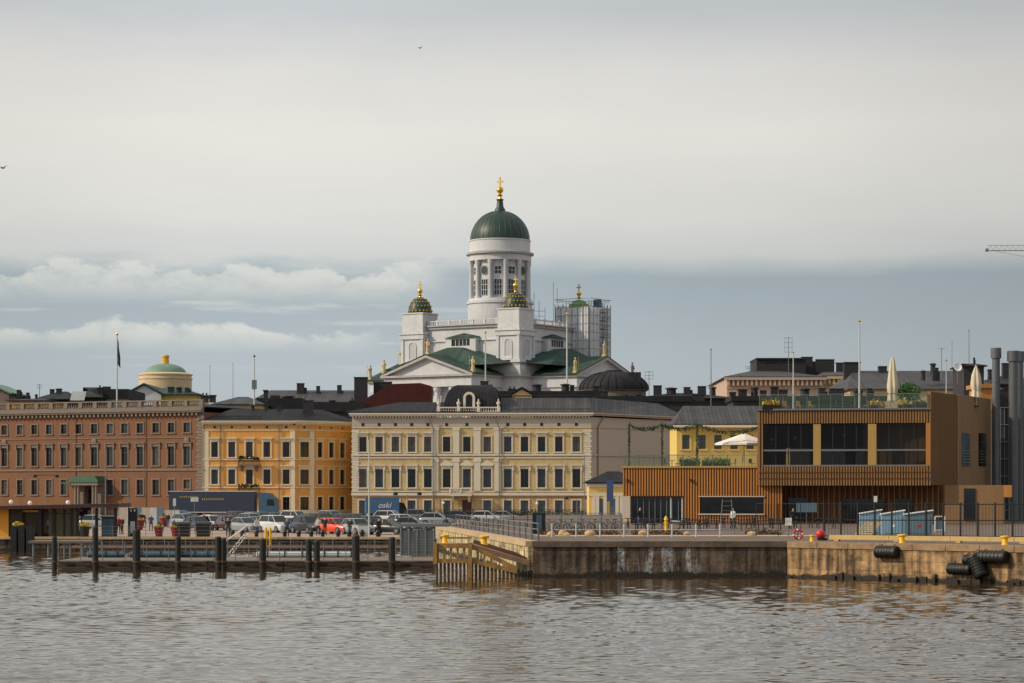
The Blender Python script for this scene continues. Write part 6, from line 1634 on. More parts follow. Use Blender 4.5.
# information pillar, cabinet, bins
t = thing('information_pillar','black information pillar with a pale poster on the quay edge','information pillar',(X(133,212),212,ZM))
b = MB(); b.box(-.38,.38,-.2,.2,0,Z(508,212)-ZM); b.build('panel', MT['blackmetal'], t); b = MB(); b.box(-.2,.2,-.215,-.202,.4,1.4); b.build('poster', MT['poled'], t)
for i,(px,y) in enumerate(((131.4,509.8),(135,509.8))): b = MB(); b.box(X(px,212)-X(133,212)-.05,X(px,212)-X(133,212)+.05,-.22,-.202,Z(511.5,212)-ZM,Z(509.5,212)-ZM); b.build('letter_mark', MT['whiteclean'], t)
t = thing('cabinet','blue grey ticket cabinet with dark left side beside two people','cabinet',(X(108.5,212),212,ZM))
b = MB(); b.box(-.55,.55,-.4,.4,0,1.75); b.build('body', MT['bluetank'], t); b = MB(); b.box(-.65,.65,-.5,.5,1.751,1.83); b.build('lid', MT['blackmetal'], t); b = MB(); b.box(-.5,-.02,-.42,-.402,.1,1.6); b.box(.02,.5,-.42,-.402,.1,1.6); b.build('door', MT['greyshed'], t)
for px, w, l in ((184,.95,'left one of the pair of large dark bins on the quay edge'),(203.5,1.05,'right one of the pair of large dark bins on the quay edge')):
    t = thing('waste_container', l, 'bin', (X(px,206.8),206.8,ZM), group='large dark bins on the quay edge')
    b = MB(); b.add([(-w*.5,-.5,.1),(w*.5,-.5,.1),(w*.5,.5,.1),(-w*.5,.5,.1),(-w*.58,-.55,1.15),(w*.58,-.55,1.15),(w*.58,.55,1.2),(-w*.58,.55,1.2)],[(3,2,1,0),(4,5,6,7),(0,1,5,4),(1,2,6,5),(2,3,7,6),(3,0,4,7)]); b.build('body', MT['blackmetal'], t)
    b = MB(); b.prismx([(-.6,1.2),(.6,1.25),(.4,1.42),(-.4,1.38)],-w*.6,w*.6); b.build('lid', MT['blackmetal'], t)
t = thing('utility_box','tall pale grey utility box left of the dark parked saloon','utility box',(X(363.5,207.5),207.5,ZM)); b = MB(); b.box(-.45,.45,-.3,.3,.05,1.15); b.build('body', MT['poled'], t); b = MB(); b.box(-.5,.5,-.35,.35,1.151,1.22); b.build('lid', MT['grey'], t)
# flower pots
def pot(px, py, s, label):
    Y = YG(py); t = thing('flower_pot', label, 'flower pot', (X(px,Y),Y,ZM), group='dark red flower pots on the square')
    b = MB(); b.lathe([(.26*s,0),(.42*s,.78*s),(.46*s,.8*s),(.46*s,.9*s),(.4*s,.9*s)], 16); b.build('pot', MT['potred'], t, smooth=True)
    b = MB(); leafball(b,(0,0,.98*s),.48*s,150,.07,.3,int(px)); b.build('flowers', MT['flower'], t)
    b = MB(); leafball(b,(0,0,1.15*s),.2*s,60,.07,1.2,int(px)+1); b.build('greenery', MT['leafdark'], t)
pot(164,527,1.15,'dark red flower pot, upper left of the group of four by the lorry'); pot(181,525.5,1.15,'dark red flower pot nearest the front of the trailer')
pot(159,537.5,1.0,'dark red flower pot at the quay edge, left one of two'); pot(175.5,537.5,1.0,'dark red flower pot at the quay edge next to the dark bins'); pot(139.5,530,1.15,'dark red flower pot beside the black information pillar')
for px, l in ((17.5,'yellow flowering tub in front of the terminal window at far left'),(84.5,'yellow flowering tub at the right end of the terminal')):
    t = thing('flower_tub', l, 'flower pot', (X(px,206.5),206.5,ZM)); b = MB(); b.lathe([(.35,0),(.45,1.0),(.4,1.0)],12); b.build('pot', MT['blackmetal'], t); b = MB(); leafball(b,(0,0,1.2),.5,220,.07,.5,int(px)); b.build('flowers', MT['flower'], t)
# black parasol-like ball at terminal end
t = thing('purple_bush','dark purple clipped bush in a tub at the right end of the terminal','bush',(X(81.5,214),214,ZM)); b = MB(); leafball(b,(0,0,2.35),.62,420,.09,.9,3); b.build('foliage', mat('purple_leaves',(62,40,58),.8,.4,6), t); b = MB(); b.tube((0,0,.3),(0,0,2.0),.05,n=6); b.build('trunk', MT['pile'], t); b = MB(); b.lathe([(.3,0),(.36,.6),(.3,.6)],12); b.build('tub', MT['blackmetal'], t)
for px, l in ((265.8,'yellow post with dark band, left of the pair on the quay edge'),(270.2,'yellow post, right of the pair on the quay edge')):
    b = MB(); b.lathe([(.11,-.6),(.11,1.35),(.06,1.42)],10); tag(b.build('mooring_post', MT['bollard'], loc=(X(px,204.4),204.4,.55)), l, 'post')
# iron fence with hedge before the cream palace
def fence(p0, p1, Y0, Y1, z, h, step, label, m, name='fence', every=1, rails=(0.15,0.9), bars=None, pr=.04, kind=4):
    x0, x1 = X(p0,Y0), X(p1,Y1); L_ = math.hypot(x1-x0,Y1-Y0); a = math.atan2(Y1-Y0,x1-x0)
    t = thing(name, label, 'fence' if 'fence' in name else 'railing', (x0,Y0,z), a); n = max(1,round(L_/step))
    for i in range(n+1): b = MB(); b.tube((L_*i/n,0,0),(L_*i/n,0,h),pr,n=6); b.build('post', m, t)
    b = MB()
    for r in rails: b.tube((0,0,h*r),(L_,0,h*r),pr*.5,n=5)
    b.build('rail', m, t)
    if bars:
        b = MB(); k = int(L_/bars)
        for i in range(k): b.tube((L_*(i+.5)/k,0,h*rails[0]),(L_*(i+.5)/k,0,h*rails[-1]),.012,n=3)
        b.build('bars', m, t)
    return t
fence(396,600,374,374,ZM,1.35,4.0,'black iron fence in front of the cream palace',MT['blackmetal'],'iron_fence',bars=.3)
b = MB(); rs = random.Random(5)
for i in range(3000):
    p = Vector((rs.uniform(0,31),rs.uniform(-.5,.5),rs.uniform(.05,1.1)*(.8+.25*math.sin(i)))); k = rs.uniform(.07,.16); a = Vector((rs.uniform(-1,1),rs.uniform(-1,1),rs.uniform(-1,1))).normalized(); c = a.orthogonal().normalized(); b.add([p-a*k,p+c*k,p+a*k,p-c*k],[(0,1,2,3)])
tag(b.build('hedge', MT['leafdark'], loc=(X(396,378),378,ZM)), 'low dark hedge along the foot of the cream palace', 'hedge')
fence(96,262,204.9,204.9,ZM+.1,.95,1.4,'thin grey railing along the market quay edge',MT['grey'],'quay_railing',rails=(.35,.65,1.0),pr=.025)
# construction hoarding pale panels behind the pots
t = thing('hoarding','row of pale site hoarding panels between the terminal and the lorry','hoarding',(X(119,300),300,ZM))
for i in range(9): b = MB(); b.box(i*.95,i*.95+.9,0,.06,.05,2.0 if i<6 else 1.7); b.build('panel', (MT['frieze'],MT['poled'],MT['greyshed'])[i%3], t)

# ------------------------------------------------------------------ pontoon, piles, gangways
def pontoon():
    x0, x1 = X(57,154), X(434,154)
    t = thing('pontoon', 'long low concrete pontoon floating in front of the market quay', 'pontoon', (x0,154,0))
    L_ = x1-x0; n = 5
    for i in range(n):
        b = MB(); a, c = L_*i/n+.04, L_*(i+1)/n-.04; b.box(a,c,0,9,-.5,.5); b.box(a-.02,c+.02,-.08,9.05,.501,.6); b.build('float', MT['concrete'], t)
    b = MB(); b.box(0,L_,-.12,-.083,.2,.34); b.build('rubbing_strip', MT['pilewet'], t)
    for (y, z0) in ((.5,.6),(8.4,.6)):
        m = int(L_/1.35)
        for i in range(m+1): b = MB(); b.tube((L_*i/m,y,z0),(L_*i/m,y,z0+1.2),.03,n=5); b.build('railing_post', MT['grey'], t)
        b = MB()
        for h in (.45,.82,1.2): b.tube((0,y,z0+h),(L_,y,z0+h),.022,n=4)
        b.build('rail', MT['grey'], t)
    for i in range(9): b = MB(); x = .9+i*L_/9; b.box(x-.3,x+.3,-.25,-.13,.30,.42); b.build('cleat', MT['blackmetal'], t)
    return t
pontoon()
pl = [(54.3,536,.17),(95.6,526,.19),(136.6,529,.26),(177.6,536.3,.18),(218.5,536.5,.2),(223.4,538,.2),(262.5,538.5,.22),(309,539,.2),(316.8,540,.2),(356,535,.25),(392,537,.22)]
names = ['leftmost tarred mooring pile standing off the pontoon corner','tarred mooring pile second from the left, taller than its neighbours','thick tarred mooring pile in front of the information pillar','tarred mooring pile between the thick pile and the close pair','left pile of the close pair below the maroon hatchback','right pile of the close pair below the maroon hatchback','tarred mooring pile just left of the yellow posts','left pile of the close pair below the black car','right pile of the close pair below the black car','thick tarred pile below the silver hatchback','rightmost tarred pile beside the grey gangway']
for (px,yt,r), l in zip(pl, names):
    Y = 153.3; t = thing('mooring_pile', l, 'pile', (X(px,Y),Y,-1.5), group='tarred piles along the pontoon'); h = Z(yt,Y)+1.5; la = random.uniform(-.03,.03)
    b = MB(); b.lathe([(r,0),(r,h-.1),(r*.8,h)],12); o = b.build('shaft', MT['pile'], t); t.rotation_euler = (la*.3,la*.3,random.uniform(0,3))
    b = MB(); b.lathe([(r+.05,2.0),(r+.05,2.12)],12); b.build('collar', MT['pilewet'], t)
# blue float tanks on the rear of the pontoon
for px, w, l, m in ((106,2.6,'short blue tank lying on the pontoon, leftmost of the blue ones','bluetank'),(161,4.3,'long blue tank on the pontoon between the third and fourth piles','bluetank'),(195,2.9,'long blue tank on the pontoon just left of the close pair of piles','bluetank'),(285,3.9,'long white and grey tank on the pontoon right of the yellow posts','poled'),(338,3.0,'pale grey tank on the pontoon left of the thick right-hand pile','poled')):
    Y = 161.5; t = thing('float_tank', l, 'float', (X(px,Y),Y,.6), group='long tanks lying on the pontoon')
    b = MB(); b.M = Matrix.Rotation(PI/2,4,'Y'); b.lathe([(.1,-w/2),(.2,-w/2+.1),(.2,w/2-.1),(.1,w/2)],12,-.2,0); b.build('tank', MT[m], t, smooth=True)
    for k in (-.3,0,.3): b = MB(); b.box(w*k-.04,w*k+.04,-.22,.22,0,.42); b.build('strap', MT['blackmetal'], t)
# moored dark hull strip behind tanks : low walkway along the quay wall
b = MB(); b.box(0,X(432,203)-X(60,203),0,1.6,.25,.42)
for i in range(30): b.box(i*1.1,i*1.1+.12,.1,.25,-1,.25)
tag(b.build('wall_walkway', MT['deckwood'], loc=(X(60,202),202,0)), 'narrow timber walkway running along the foot of the market quay wall', 'walkway')
# jetty at the far left
t = thing('jetty','short timber jetty on grey posts between the terminal and the pontoon','jetty',(X(28,190),190,0)); u = lambda px: X(px,190)-X(28,190)
b = MB(); b.box(0,u(92),0,4,Z(541,190)-.18,Z(541,190)); b.build('deck', MT['concrete'], t)
for px in (33,48,64,70,82,90):
    b = MB(); b.tube((u(px),.2,-1),(u(px),.2,Z(542,190)-.1),.1,n=8); b.build('post', MT['grey'], t)
b = MB(); b.tube((u(82),.2,.2),(u(90),.2,1.0),.05,n=5); b.tube((u(64),.2,.1),(u(70),.2,1.0),.05,n=5); b.build('brace', MT['grey'], t)
t = thing('dolphin','square black timber dolphin at the corner of the market quay on the left','mooring dolphin',(X(22,200),200,0))
for i in range(3):
    for j in range(2): b = MB(); b.box(-.9+i*.65,-.4+i*.65,-.3+j*.6,.2+j*.6,-1,Z(527,200)+random.uniform(-.2,.2)); b.build('timber', MT['pile'], t)
# small white gangway trellis
t = thing('boarding_ladder','white tubular boarding steps leaning from the quay to the pontoon','ladder',(X(236,166),166,.6)); b = MB()
for s in (0,.8):
    b.tube((s*.2-.6,s,0),(1.2+s*.2-.6,s,1.5),.035,n=5); b.tube((-.9,s,.9),(.9,s,2.2),.03,n=5)
b.build('stringer', MT['whiteclean'], t)
for k in range(6): b = MB(); b.box(-.55+k*.2,-.35+k*.2,0,.8,.1+k*.25,.14+k*.25); b.build('step', MT['whiteclean'], t)
# grey mesh gangway
t = thing('gangway','grey mesh sided gangway between the pontoon and the timber fender','gangway',(X(401,166),166,.6)); g = lambda px: X(px,166)-X(401,166)
b = MB(); b.box(0,g(434),0,1.4,.0,.12); b.build('deck', MT['grey'], t)
for y in (0,1.4):
    b = MB(); b.box(.05,g(434),y,y+.02,.15,1.75); b.build('mesh_panel', mat('grey_mesh',(92,98,102),.6,.2,4), t)
    for k in range(5): b = MB(); b.tube((g(434)*k/4,y,0),(g(434)*k/4,y,2.0),.05,n=5); b.build('post', MT['thinpole'], t)
b = MB(); b.box(-.1,g(449),-.1,1.5,2.0,2.2); b.build('top_beam', MT['thinpole'], t)

# ------------------------------------------------------------------ timber ferry fender and ramp
def fender():
    Y = 140.5; x0 = X(435,Y); t = thing('ferry_fender','ochre timber ferry fender on close rusty piles sloping down to the right','ferry fender',(x0,Y,0))
    u = lambda px: X(px,Y)-x0; z = lambda py: Z(py,Y); W = u(517)
    def ztop(x): return z(543.5) if x < u(471) else z(543.5)+(z(566)-z(543.5))*(x-u(471))/(u(515)-u(471))
    def zlow(x): return z(559) if x < u(473) else z(559)+(z(569)-z(559))*(x-u(473))/(u(515)-u(473))
    n = 21
    for i in range(n):
        x = .1+(W-.2)*i/(n-1); b = MB(); b.tube((x,.15+.05*(i%2),-1.5),(x,.15,zlow(x)-.04),.075,n=7); b.build('pile', MT['pilewet'], t)
    for f, th, yy in ((ztop,.28,0.0),(zlow,.24,-.02)):
        b = MB(); pts = [0,u(471),W]; 
        for a, c in zip(pts[:-1],pts[1:]): b.prismy([(a,f(a)-th),(c,f(c)-th),(c,f(c)),(a,f(a))],yy,.35)
        b.build('beam', MT['timber'], t)
    for i in range(12):
        x = .15+(W-.5)*i/11
        if ztop(x)-zlow(x) > .5: b = MB(); b.box(x-.07,x+.07,.06,.3,zlow(x)+.003,ztop(x)-.285); b.build('upright', MT['timber'], t)
    for x in (.0,u(470)): b = MB(); b.box(x-.12,x+.12,-.1,.4,-.2 if x else zlow(x)-.3,ztop(x)+.05); b.build('corner_post', MT['timber'], t)
    b = MB(); b.box(.02,u(470),.36,6.0,z(545)-.2,z(543.5)-.1); b.build('deck', MT['timber'], t)
    b = MB(); b.prismy([(u(470)+.01,z(545)-.25),(u(530),z(561)-.3),(u(530),z(561)),(u(470)+.01,z(543.5)-.05)],.5,6.0); b.build('ramp', MT['deckwood'], t)
    for k in range(4): b = MB(); b.prismy([(u(473),z(543.5)+.0),(u(529),z(560.5)+.0),(u(529),z(560.5)+.12),(u(473),z(543.5)+.12)],.7+k*1.5,.85+k*1.5); b.build('ramp_rail', MT['pilewet'], t)
    b = MB(); b.box(u(437),u(470),6.3,6.5,z(541),z(539)); b.build('rear_beam', MT['timber'], t)
fender()
def bollard(px, Y, z, label, s=1.0, arm=True):
    t = thing('yellow_bollard', label, 'bollard', (X(px,Y),Y,z), group='yellow mooring bollards')
    b = MB(); b.lathe([(.2*s,0),(.17*s,.08),(.15*s,.35*s),(.25*s,.4*s),(.25*s,.47*s),(.1*s,.5*s)],14); b.build('post', MT['bollard'], t, smooth=True)
    if arm: b = MB(); b.box(-.27*s,.27*s,-.07,.07,.36*s,.46*s); b.build('horn', MT['bollard'], t)
bollard(445,143,Z(543.5,141),'yellow bollard on the left end of the timber fender'); bollard(484,142,Z(545.5,141),'larger yellow bollard where the timber fender starts to slope',1.15)
def eY(px):   # quay edge distance on the right wall
    return Face(QR0[0],QR0[1],QR1[0],QR1[1]).Yat(Face(QR0[0],QR0[1],QR1[0],QR1[1]).u(px))
for px, l, s in ((812,'yellow bollard nearest the corner of the masonry quay',.75),(902,'yellow bollard above the first black fender',1.0),(1005,'yellow bollard above the cluster of black fenders',1.0)):
    bollard(px, eY(px)+.8, ZQ+.03, l, s, arm=px != 812)
def cyl_fender(px, py, r, L_, label, ang=None, off=.5, tilt=0):
    Y = eY(px)-.35-r; RF_ = Face(QR0[0],QR0[1],QR1[0],QR1[1])
    t = thing('black_fender', label, 'fender', (X(px,Y),Y,Z(py,Y)), RF_.a if ang is None else ang, 'black rubber fenders on the quay wall')
    b = MB(); b.M = Matrix.Rotation(tilt,4,'Y') @ Matrix.Rotation(PI/2,4,'Y')
    prof = [(r*.45,-L_/2),(r*.9,-L_/2+.01),(r,-L_/2+.08)]
    for k in range(6): zz = -L_/2+.15+k*(L_-.3)/6; prof += [(r,zz),(r*.93,zz+.03),(r*.93,zz+.07),(r,zz+.1)]
    prof += [(r,L_/2-.08),(r*.9,L_/2-.01),(r*.45,L_/2)]
    b.lathe(prof,20); b.build('rubber', MT['rubber'], t, smooth=True)
    for s in (-1,1): b = MB(); q = Matrix.Rotation(tilt,4,'Y') @ Vector((s*L_*.3,0,0)); b.tube((q.x,0,q.z+r),(q.x,.15+r,q.z+r+.22),.025,n=5); b.build('chain', MT['pilewet'], t)
cyl_fender(887,552,.36,1.45,'single black cylindrical fender hanging below a yellow bollard')
for px_, py_ in ((836,556),(868,559),(917,561),(937,556)):
    Yh = eY(px_)-.36; b = MB(); b.M = Matrix.Rotation(PI/2,4,'X'); b.lathe([(.14,-.02),(.14,.02)],10); tag(b.build('drain_hole', MT['rubber'], loc=(X(px_,Yh),Yh,Z(py_,Yh)), rz=Face(QR0[0],QR0[1],QR1[0],QR1[1]).a), {836:'dark round drain hole in the masonry quay nearest its corner',868:'dark round drain hole in the masonry just left of the first fender',917:'dark drain hole right of the first fender',937:'dark drain hole above and left of the low fender'}[px_], 'drain hole')
cyl_fender(993,557,.36,1.75,'upper right black fender of the cluster, just below the quay edge')
cyl_fender(960,569,.32,1.5,'low black fender at the left of the cluster, almost in the water')
cyl_fender(978,566,.45,1.3,'thick black fender hanging at a steep tilt in the middle of the cluster',tilt=1.1)
cyl_fender(972,560,.3,1.0,'small black fender squeezed behind the others of the cluster')
# timber curb, fence, sheds, pallet, buoys
a_, c_ = (X(829,142.5),142.5), (X(1060,134),134.0); Fc = Face(a_[0],a_[1],c_[0],c_[1],ZQ)
b = MB(); x = 0
while x < Fc.W+3: b.box(x,x+3.9,0,.32,.0,.26); b.box(x+.3,x+.6,.02,.3,-.1,0); x += 3.93
tag(b.build('timber_curb', MT['curb'], loc=(a_[0],a_[1],ZQ+.1), rz=Fc.a), 'long pale yellow timber curb along the masonry quay', 'curb')
fence(756,824,158,153,ZQ,2.15,2.1,'thin tall mesh fence section left of the heavy black fence',MT['blackmetal'],'mesh_fence',rails=(.45,1.0),pr=.025,bars=.25)
fence(824,1030,153,150,ZQ,2.25,1.03,'tall black mesh fence across the right part of the quay',MT['blackmetal'],'mesh_fence',rails=(.05,.5,.95),pr=.065,bars=.2)
fence(552,720,155,155,ZQ,.85,1.55,'low rail with pale posts along the quay edge before the terrace',MT['poled'],'low_fence',rails=(.55,),pr=.05)
# quay side railing above the ferry ramp
def side_rail():
    Fs = Face(QB[0],QB[1],QL0[0],QL0[1],ZQ); t = thing('quay_railing','grey steel railing with broad flat posts above the ferry ramp','railing',(QB[0]+.3,QB[1],ZQ),Fs.a)
    u0, u1 = 10, Fs.W-1.0; n = 17
    for i in range(n+1): u = u0+(u1-u0)*i/n; b = MB(); b.box(u-.06,u+.06,.1,.2,-.05,1.05); b.build('post', MT['grey'], t)
    b = MB()
    for h in (.35,.7,1.05): b.tube((u0,.15,h),(u1,.15,h),.03,n=5)
    b.build('rail', MT['grey'], t)
side_rail()
def shed(px0, px1, Y, m, label):
    w = X(px1,Y)-X(px0,Y); t = thing('shed', label, 'shed', (X(px0,Y),Y,ZQ), math.radians(-6), 'blue sheds behind the fence')
    b = MB(); b.prismy([(0,.05),(w,.05),(w,1.62),(0,1.36)],0,1.3); b.build('wall', m, t)
    b = MB(); b.prismy([(-.08,1.37),(w+.08,1.64),(w+.08,1.70),(-.08,1.43)],-.1,1.45); b.build('roof', MT['whiteclean'], t)
    b = MB(); b.box(w*.12,w*.9,-.03,-.003,.12,1.25); o = b.build('door', m, t)
    b = MB(); b.lathe([(.1,0),(.1,.012)],12); q = b.build('emblem', MT['whiteclean'] if m is MT['blueshed'] else MT['red'], o); q.location = (w*.52,-.032,.62); q.rotation_euler = (PI/2,0,0)
shed(860,881,166,MT['blueshed'],'light blue shed behind the leaning pallet, leftmost of three'); shed(882,904,162,MT['blueshed'],'light blue shed in the middle of three behind the black fence'); shed(905,932,161,MT['greyshed'],'blue grey shed, rightmost of three behind the black fence')
t = thing('pallet','wooden pallet leaning on the left blue shed','pallet',(X(853,157),157,ZQ),0); t.scale = (.9,.9,.92)
for k in range(7): b = MB(); b.M = Matrix.Rotation(-.5,4,'X') @ Matrix.Rotation(.0,4,'Z'); b.prismy([(.0+k*.03*5,.17*k),(1.25+k*.15,.17*k),(1.25+k*.15,.17*k+.1),(k*.15,.17*k+.1)],-.02,.0); b.build('slat', MT['curb'], t)
for k in range(3): b = MB(); b.M = Matrix.Rotation(-.5,4,'X'); x = .05+k*.55; b.prismy([(x,0),(x+.12,0),(x+1.05,1.14),(x+.93,1.14)],.002,.1); b.build('stringer', MT['curb'], t)
t = thing('lifebuoy','red and white lifebuoy ring on a stand at the quay corner','lifebuoy',(X(798,147),147,ZQ)); b = MB(); n=20
for i in range(n):
    a0, a1 = 2*PI*i/n, 2*PI*(i+1)/n; b.mi = 1 if i % 5 == 0 else 0; b.tube((.27*math.cos(a0),-.05,.32+.27*math.sin(a0)),(.27*math.cos(a1),-.05,.32+.27*math.sin(a1)),.07,n=8)
b.build('ring', [MT['red'], MT['whiteclean']], t); b = MB(); b.tube((0,.08,0),(0,.08,.7),.04,n=6); b.build('stand', MT['grey'], t)
t = thing('red_buoy','round red buoy with a black base beside the lifebuoy','buoy',(X(820.5,145),145,ZQ)); b = MB(); b.ball((0,0,.36),.28,16); b.build('float', MT['red'], t, smooth=True); b = MB(); b.lathe([(.3,0),(.34,.12),(.2,.16)],12,.12,.05); b.build('base', MT['rubber'], t)
t = thing('air_unit','white framed box standing right of the blue sheds','frame',(X(940,175),175,ZQ)); b = MB()
for a,c in (((-.35,0,0),(-.35,0,1.1)),((.35,0,0),(.35,0,1.1)),((-.35,0,1.1),(.35,0,1.1)),((-.35,0,.1),(.35,0,.1))): b.tube(a,c,.06,n=6)
b.build('frame_tube', MT['poled'], t); b = MB(); b.box(-.29,.29,.02,.3,.16,.8); b.build('unit', MT['greyshed'], t)
# picnic tables in front of the timber building
def picnic():
    t = thing('picnic_table','','picnic table'); m = MT['blackmetal']
    b = MB(); b.box(-.9,.9,-.38,.38,.72,.77); b.build('tabletop', m, t)
    for s in (-1,1):
        b = MB(); b.box(-.9,.9,s*.75-.13,s*.75+.13,.43,.47); b.build('bench', m, t)
        b = MB(); x = s*.65; b.tube((x,-.75,0),(x,-.25,.72),.04,n=4); b.tube((x,.75,0),(x,.25,.72),.04,n=4); b.tube((x,-.8,.41),(x,.8,.41),.035,n=4); b.build('trestle', m, t)
    return t
pp = picnic(); spots = [(636,195,'leftmost picnic table, in front of the glass entrance'),(655,190,'picnic table before the glass entrance, left of the yellow post'),(678,194,'picnic table right of the yellow post by the grey door'),(697,189,'picnic table between the door and the wide window'),(716,195,'picnic table below the left part of the wide window'),(741,190,'picnic table below the right end of the wide window'),(762,196,'picnic table in front of the open batten screen'),(781,190,'picnic table beneath the left corner of the upper box'),(803,196,'picnic table in front of the grey notice board'),(826,192,'rightmost picnic table, beside the black fence'),(645,181,'nearer picnic table in front of the first pier of the glass entrance'),(690,181,'nearer picnic table just right of the grey door'),(708,182,'nearer picnic table left of the spindly tubular stand'),(750,181,'nearer picnic table right of the spindly tubular stand'),(772,182,'nearer picnic table left of the white notice')]
for i,(px,Y,l) in enumerate(spots):
    o = pp if i == 0 else dup(pp); o.location = (X(px,Y),Y,ZQ); o.rotation_euler = (0,0,random.uniform(-.25,.25)); tag(o, 'dark '+l, 'picnic table', 'dark picnic tables on the quay terrace')
t = thing('yellow_standpipe','narrow yellow standpipe post in front of the glass entrance','post',(X(666,180),180,ZQ)); b = MB(); b.lathe([(.14,0),(.12,.1),(.11,.75),(.16,.8),(.12,.95),(.04,1.1)],10); b.build('column', MT['bollard'], t, smooth=True)
b = MB(); b.box(-.2,.2,-.04,.04,.55,.63); b.build('handle', MT['bollard'], t)
b = MB(); b.add([(X(535,157.5),157.0,ZQ+.004),(X(822,157),157.0,ZQ+.004),(X(822,161),161,ZQ+.004),(X(536,161.5),161.5,ZQ+.004)],[(0,1,2,3)])
tag(b.build('path', MT['lightstone']), kind='structure')
# planting strips with boulders
for k,(p0,p1,l) in enumerate(((540,620,'low reddish ground cover strip below the dark fence'),(634,684,'ground cover bed in front of the glass entrance'),(752,784,'ground cover bed left of the white notice'))):
    b = MB(); rs = random.Random(k); x1 = X(p1,162)-X(p0,162)
    for i in range(int(150*x1)):
        p = Vector((rs.uniform(0,x1),rs.uniform(0,6),abs(rs.gauss(0,.13)))); s_ = rs.uniform(.04,.1); a = Vector((rs.uniform(-1,1),rs.uniform(-1,1),rs.uniform(-1,1))).normalized(); c = a.orthogonal().normalized(); b.add([p-a*s_,p+c*s_,p+a*s_,p-c*s_],[(0,1,2,3)])
    tag(b.build('ground_cover', mat('mixed_ground_cover',(92,66,40),.9,.5,3), loc=(X(p0,162),162,ZQ+.02)), l, 'plants', kind='stuff')
for i,(px,s) in enumerate(((551,.3),(563,.35),(590,.38),(643,.34),(687,.25),(752,.3),(567,.22))):
    Y = 160+random.uniform(-1,1); b = MB(); b.ball((0,0,s*.4),s,10,.65); b.v = [(v[0]*(1+.2*math.sin(v[2]*20+i)),v[1],v[2]) for v in b.v]
    tag(b.build('boulder', MT['lightstone'], loc=(X(px,Y),Y,ZQ), rz=random.random()*3), ['leftmost pale boulder in the planting strip','small pale boulder second from the left','larger pale boulder below the bicycles','pale boulder in front of the glass entrance','little pale boulder right of the yellow post','pale boulder at the left end of the right planting bed','smallest pale boulder behind the left strip'][i], 'boulder')
# planter box and mesh screen with bicycles
t = thing('planter_box','dark tall planter box at the quay railing end','planter',(X(539,168),168,ZQ)); b = MB(); b.box(-.45,.45,-.4,.4,0,1.45); b.build('box', MT['blackmetal'], t); b = MB(); b.box(-.2,.2,-.42,-.403,.15,1.3); b.build('panel', MT['bluetank'], t)
fence(541,621,176,176,ZQ,1.35,1.5,'dark mesh screen behind the bicycles in front of the guard house',MT['thinpole'],'screen_fence',rails=(.1,.5,.9,1.0),bars=.12)
def bike():
    t = thing('bicycle','','bicycle'); m = MT['blackmetal']
    for x in (-.52,.52):
        b = MB(); n = 16
        for i in range(n): a0, a1 = 2*PI*i/n, 2*PI*(i+1)/n; b.tube((x+.33*math.cos(a0),0,.34+.33*math.sin(a0)),(x+.33*math.cos(a1),0,.34+.33*math.sin(a1)),.022,n=4,cap=False)
        for i in range(6): a0 = PI*i/6; b.tube((x+.32*math.cos(a0),0,.34+.32*math.sin(a0)),(x-.32*math.cos(a0),0,.34-.32*math.sin(a0)),.005,n=3)
        b.build('wheel', MT['rubber'], t)
    b = MB(); b.path([(-.52,0,.34),(-.1,0,.34),(.38,0,.8),(-.18,0,.82),(-.1,0,.34)],.022,5); b.tube((-.52,0,.34),(-.18,0,.82),.016,n=4); b.tube((.52,0,.34),(.36,0,.95),.02,n=5); b.build('frame', MT['grey'], t)
    b = MB(); b.tube((.36,-.28,.98),(.36,.28,.98),.018,n=5); b.build('handlebar', m, t)
    b = MB(); b.box(-.32,-.06,-.07,.07,.9,.95); b.tube((-.19,0,.8),(-.19,0,.9),.015,n=4); b.build('saddle', m, t)
    return t
bk = bike()
for i,px in enumerate((551,562,574,585,597,609,618)):
    o = bk if i == 0 else dup(bk); o.location = (X(px,171),171+random.uniform(-.5,.5),ZQ); o.rotation_euler = (0,0,random.uniform(.2,.9)); tag(o, ('leftmost bicycle, next to the dark planter box','bicycle second from the left before the mesh screen','third bicycle from the left before the mesh screen','bicycle in the middle of the row of seven','bicycle just right of the middle of the row','bicycle second from the right, before the blue banner','rightmost bicycle, beside the timber building')[i], 'bicycle', 'bicycles parked in front of the mesh screen')
# black cat-silhouette like frame (climbing frame) left of the fence
t = thing('tubular_stand','spindly grey tubular stand in front of the wide window','stand',(X(727,165),165,ZQ)); b = MB()
for x in (-.5,.5): b.tube((x,0,0),(x*.6,0,2.4),.03,n=5)
for k in range(7): z_ = .3+k*.33; b.tube((-.5+z_*.08,0,z_),(.5-z_*.08,0,z_),.02,n=4)
b.build('tubes', MT['thinpole'], t)
for px, Y, h, l in ((786,205,.0,'x'),): pass

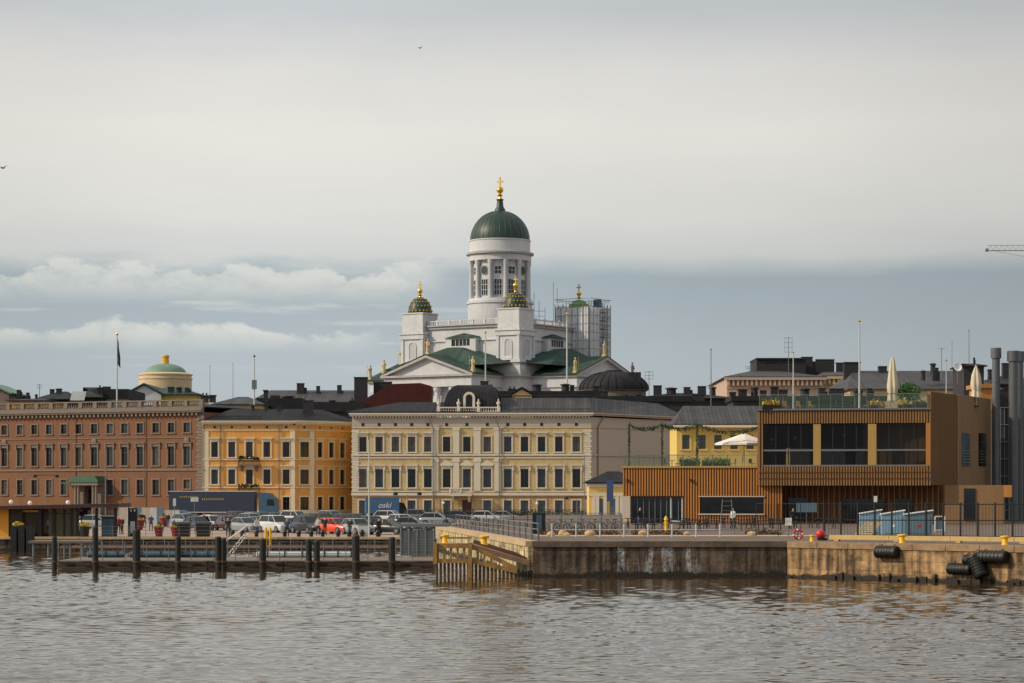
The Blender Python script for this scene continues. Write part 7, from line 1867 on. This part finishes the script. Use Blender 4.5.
fence(446,541,198,196,ZQ,1.25,1.2,'added dark screen of dense bars behind the grey quay railing, standing in for cars and shadow',MT['blackmetal'],'dark_bar_fence',rails=(.1,.5,1.0),bars=.11)  # bar screen added to darken the ground where cars and shadow belong
fence(400,448,212,212,ZM,1.5,1.4,'dark barrier between the black saloon and the quay railing',MT['blackmetal'],'dark_bar_fence',rails=(.1,.5,1.0),bars=.13)

for i in range(12):
    px = 231+i*13.2+random.uniform(-2,2)
    b = MB(); b.lathe([(.16,0),(.17,.35),(.22,.5),(.16,.68),(.04,.74)],10); tag(b.build('stone_bollard', MT['rubber'], loc=(X(px,207),207,ZM)), 'short dark bollard in the row on the market quay edge before the cars', 'bollard', 'short dark bollards on the market quay')

for px, Y, rz, tp, lg, l in ((151,240,20,'cloth_blue','cloth_dark','person in a blue jacket between the two upper flower pots'),(168,262,-20,'cloth_dark','cloth_blue','person in a dark jacket behind the flower pots near the lorry tail'),
    (204,250,60,'cloth_red','cloth_dark','person in a red top in front of the trailer'),(228,207.6,0,'cloth_dark','cloth_dark','person in black at the quay edge right of the large bins'),
    (287,207.8,10,'cloth_blue','cloth_dark','person in blue at the quay edge between the yellow posts and the paired piles'),(350,208,-30,'cloth_dark','cloth_blue','person in a dark top at the quay edge left of the grey utility box'),
    (379,208,30,'cloth_dark','cloth_dark','person in black at the quay edge right of the white pole'),(640,186,40,'cloth_dark','cloth_blue','person in a dark top among the picnic tables at the glass entrance'),(733,186,-40,'cloth_white','cloth_dark','person in a pale top below the right end of the wide window'),(793,187,20,'cloth_dark','cloth_dark','person in black beside the grey notice board')):
    person(px, Y, ZQ if px > 600 else ZM, random.uniform(1.65,1.82), rz, tp, lg, l, arms=random.choice((0,1)))

for k, px in enumerate((702,708,727,733,752)):
    chair(px, 225.5, TZ, random.uniform(-2,2), 'light wooden chair among the row behind the glass railing of the lower terrace', 'light wooden chairs on the lower terrace', MT['column'])
for k, px in enumerate((786,800,812,866,884)):
    chair(px, 220.5, RZ, random.uniform(-2,2), 'light wooden chair among the row behind the glass railing of the roof terrace', 'light wooden chairs on the roof terrace', MT['column'])
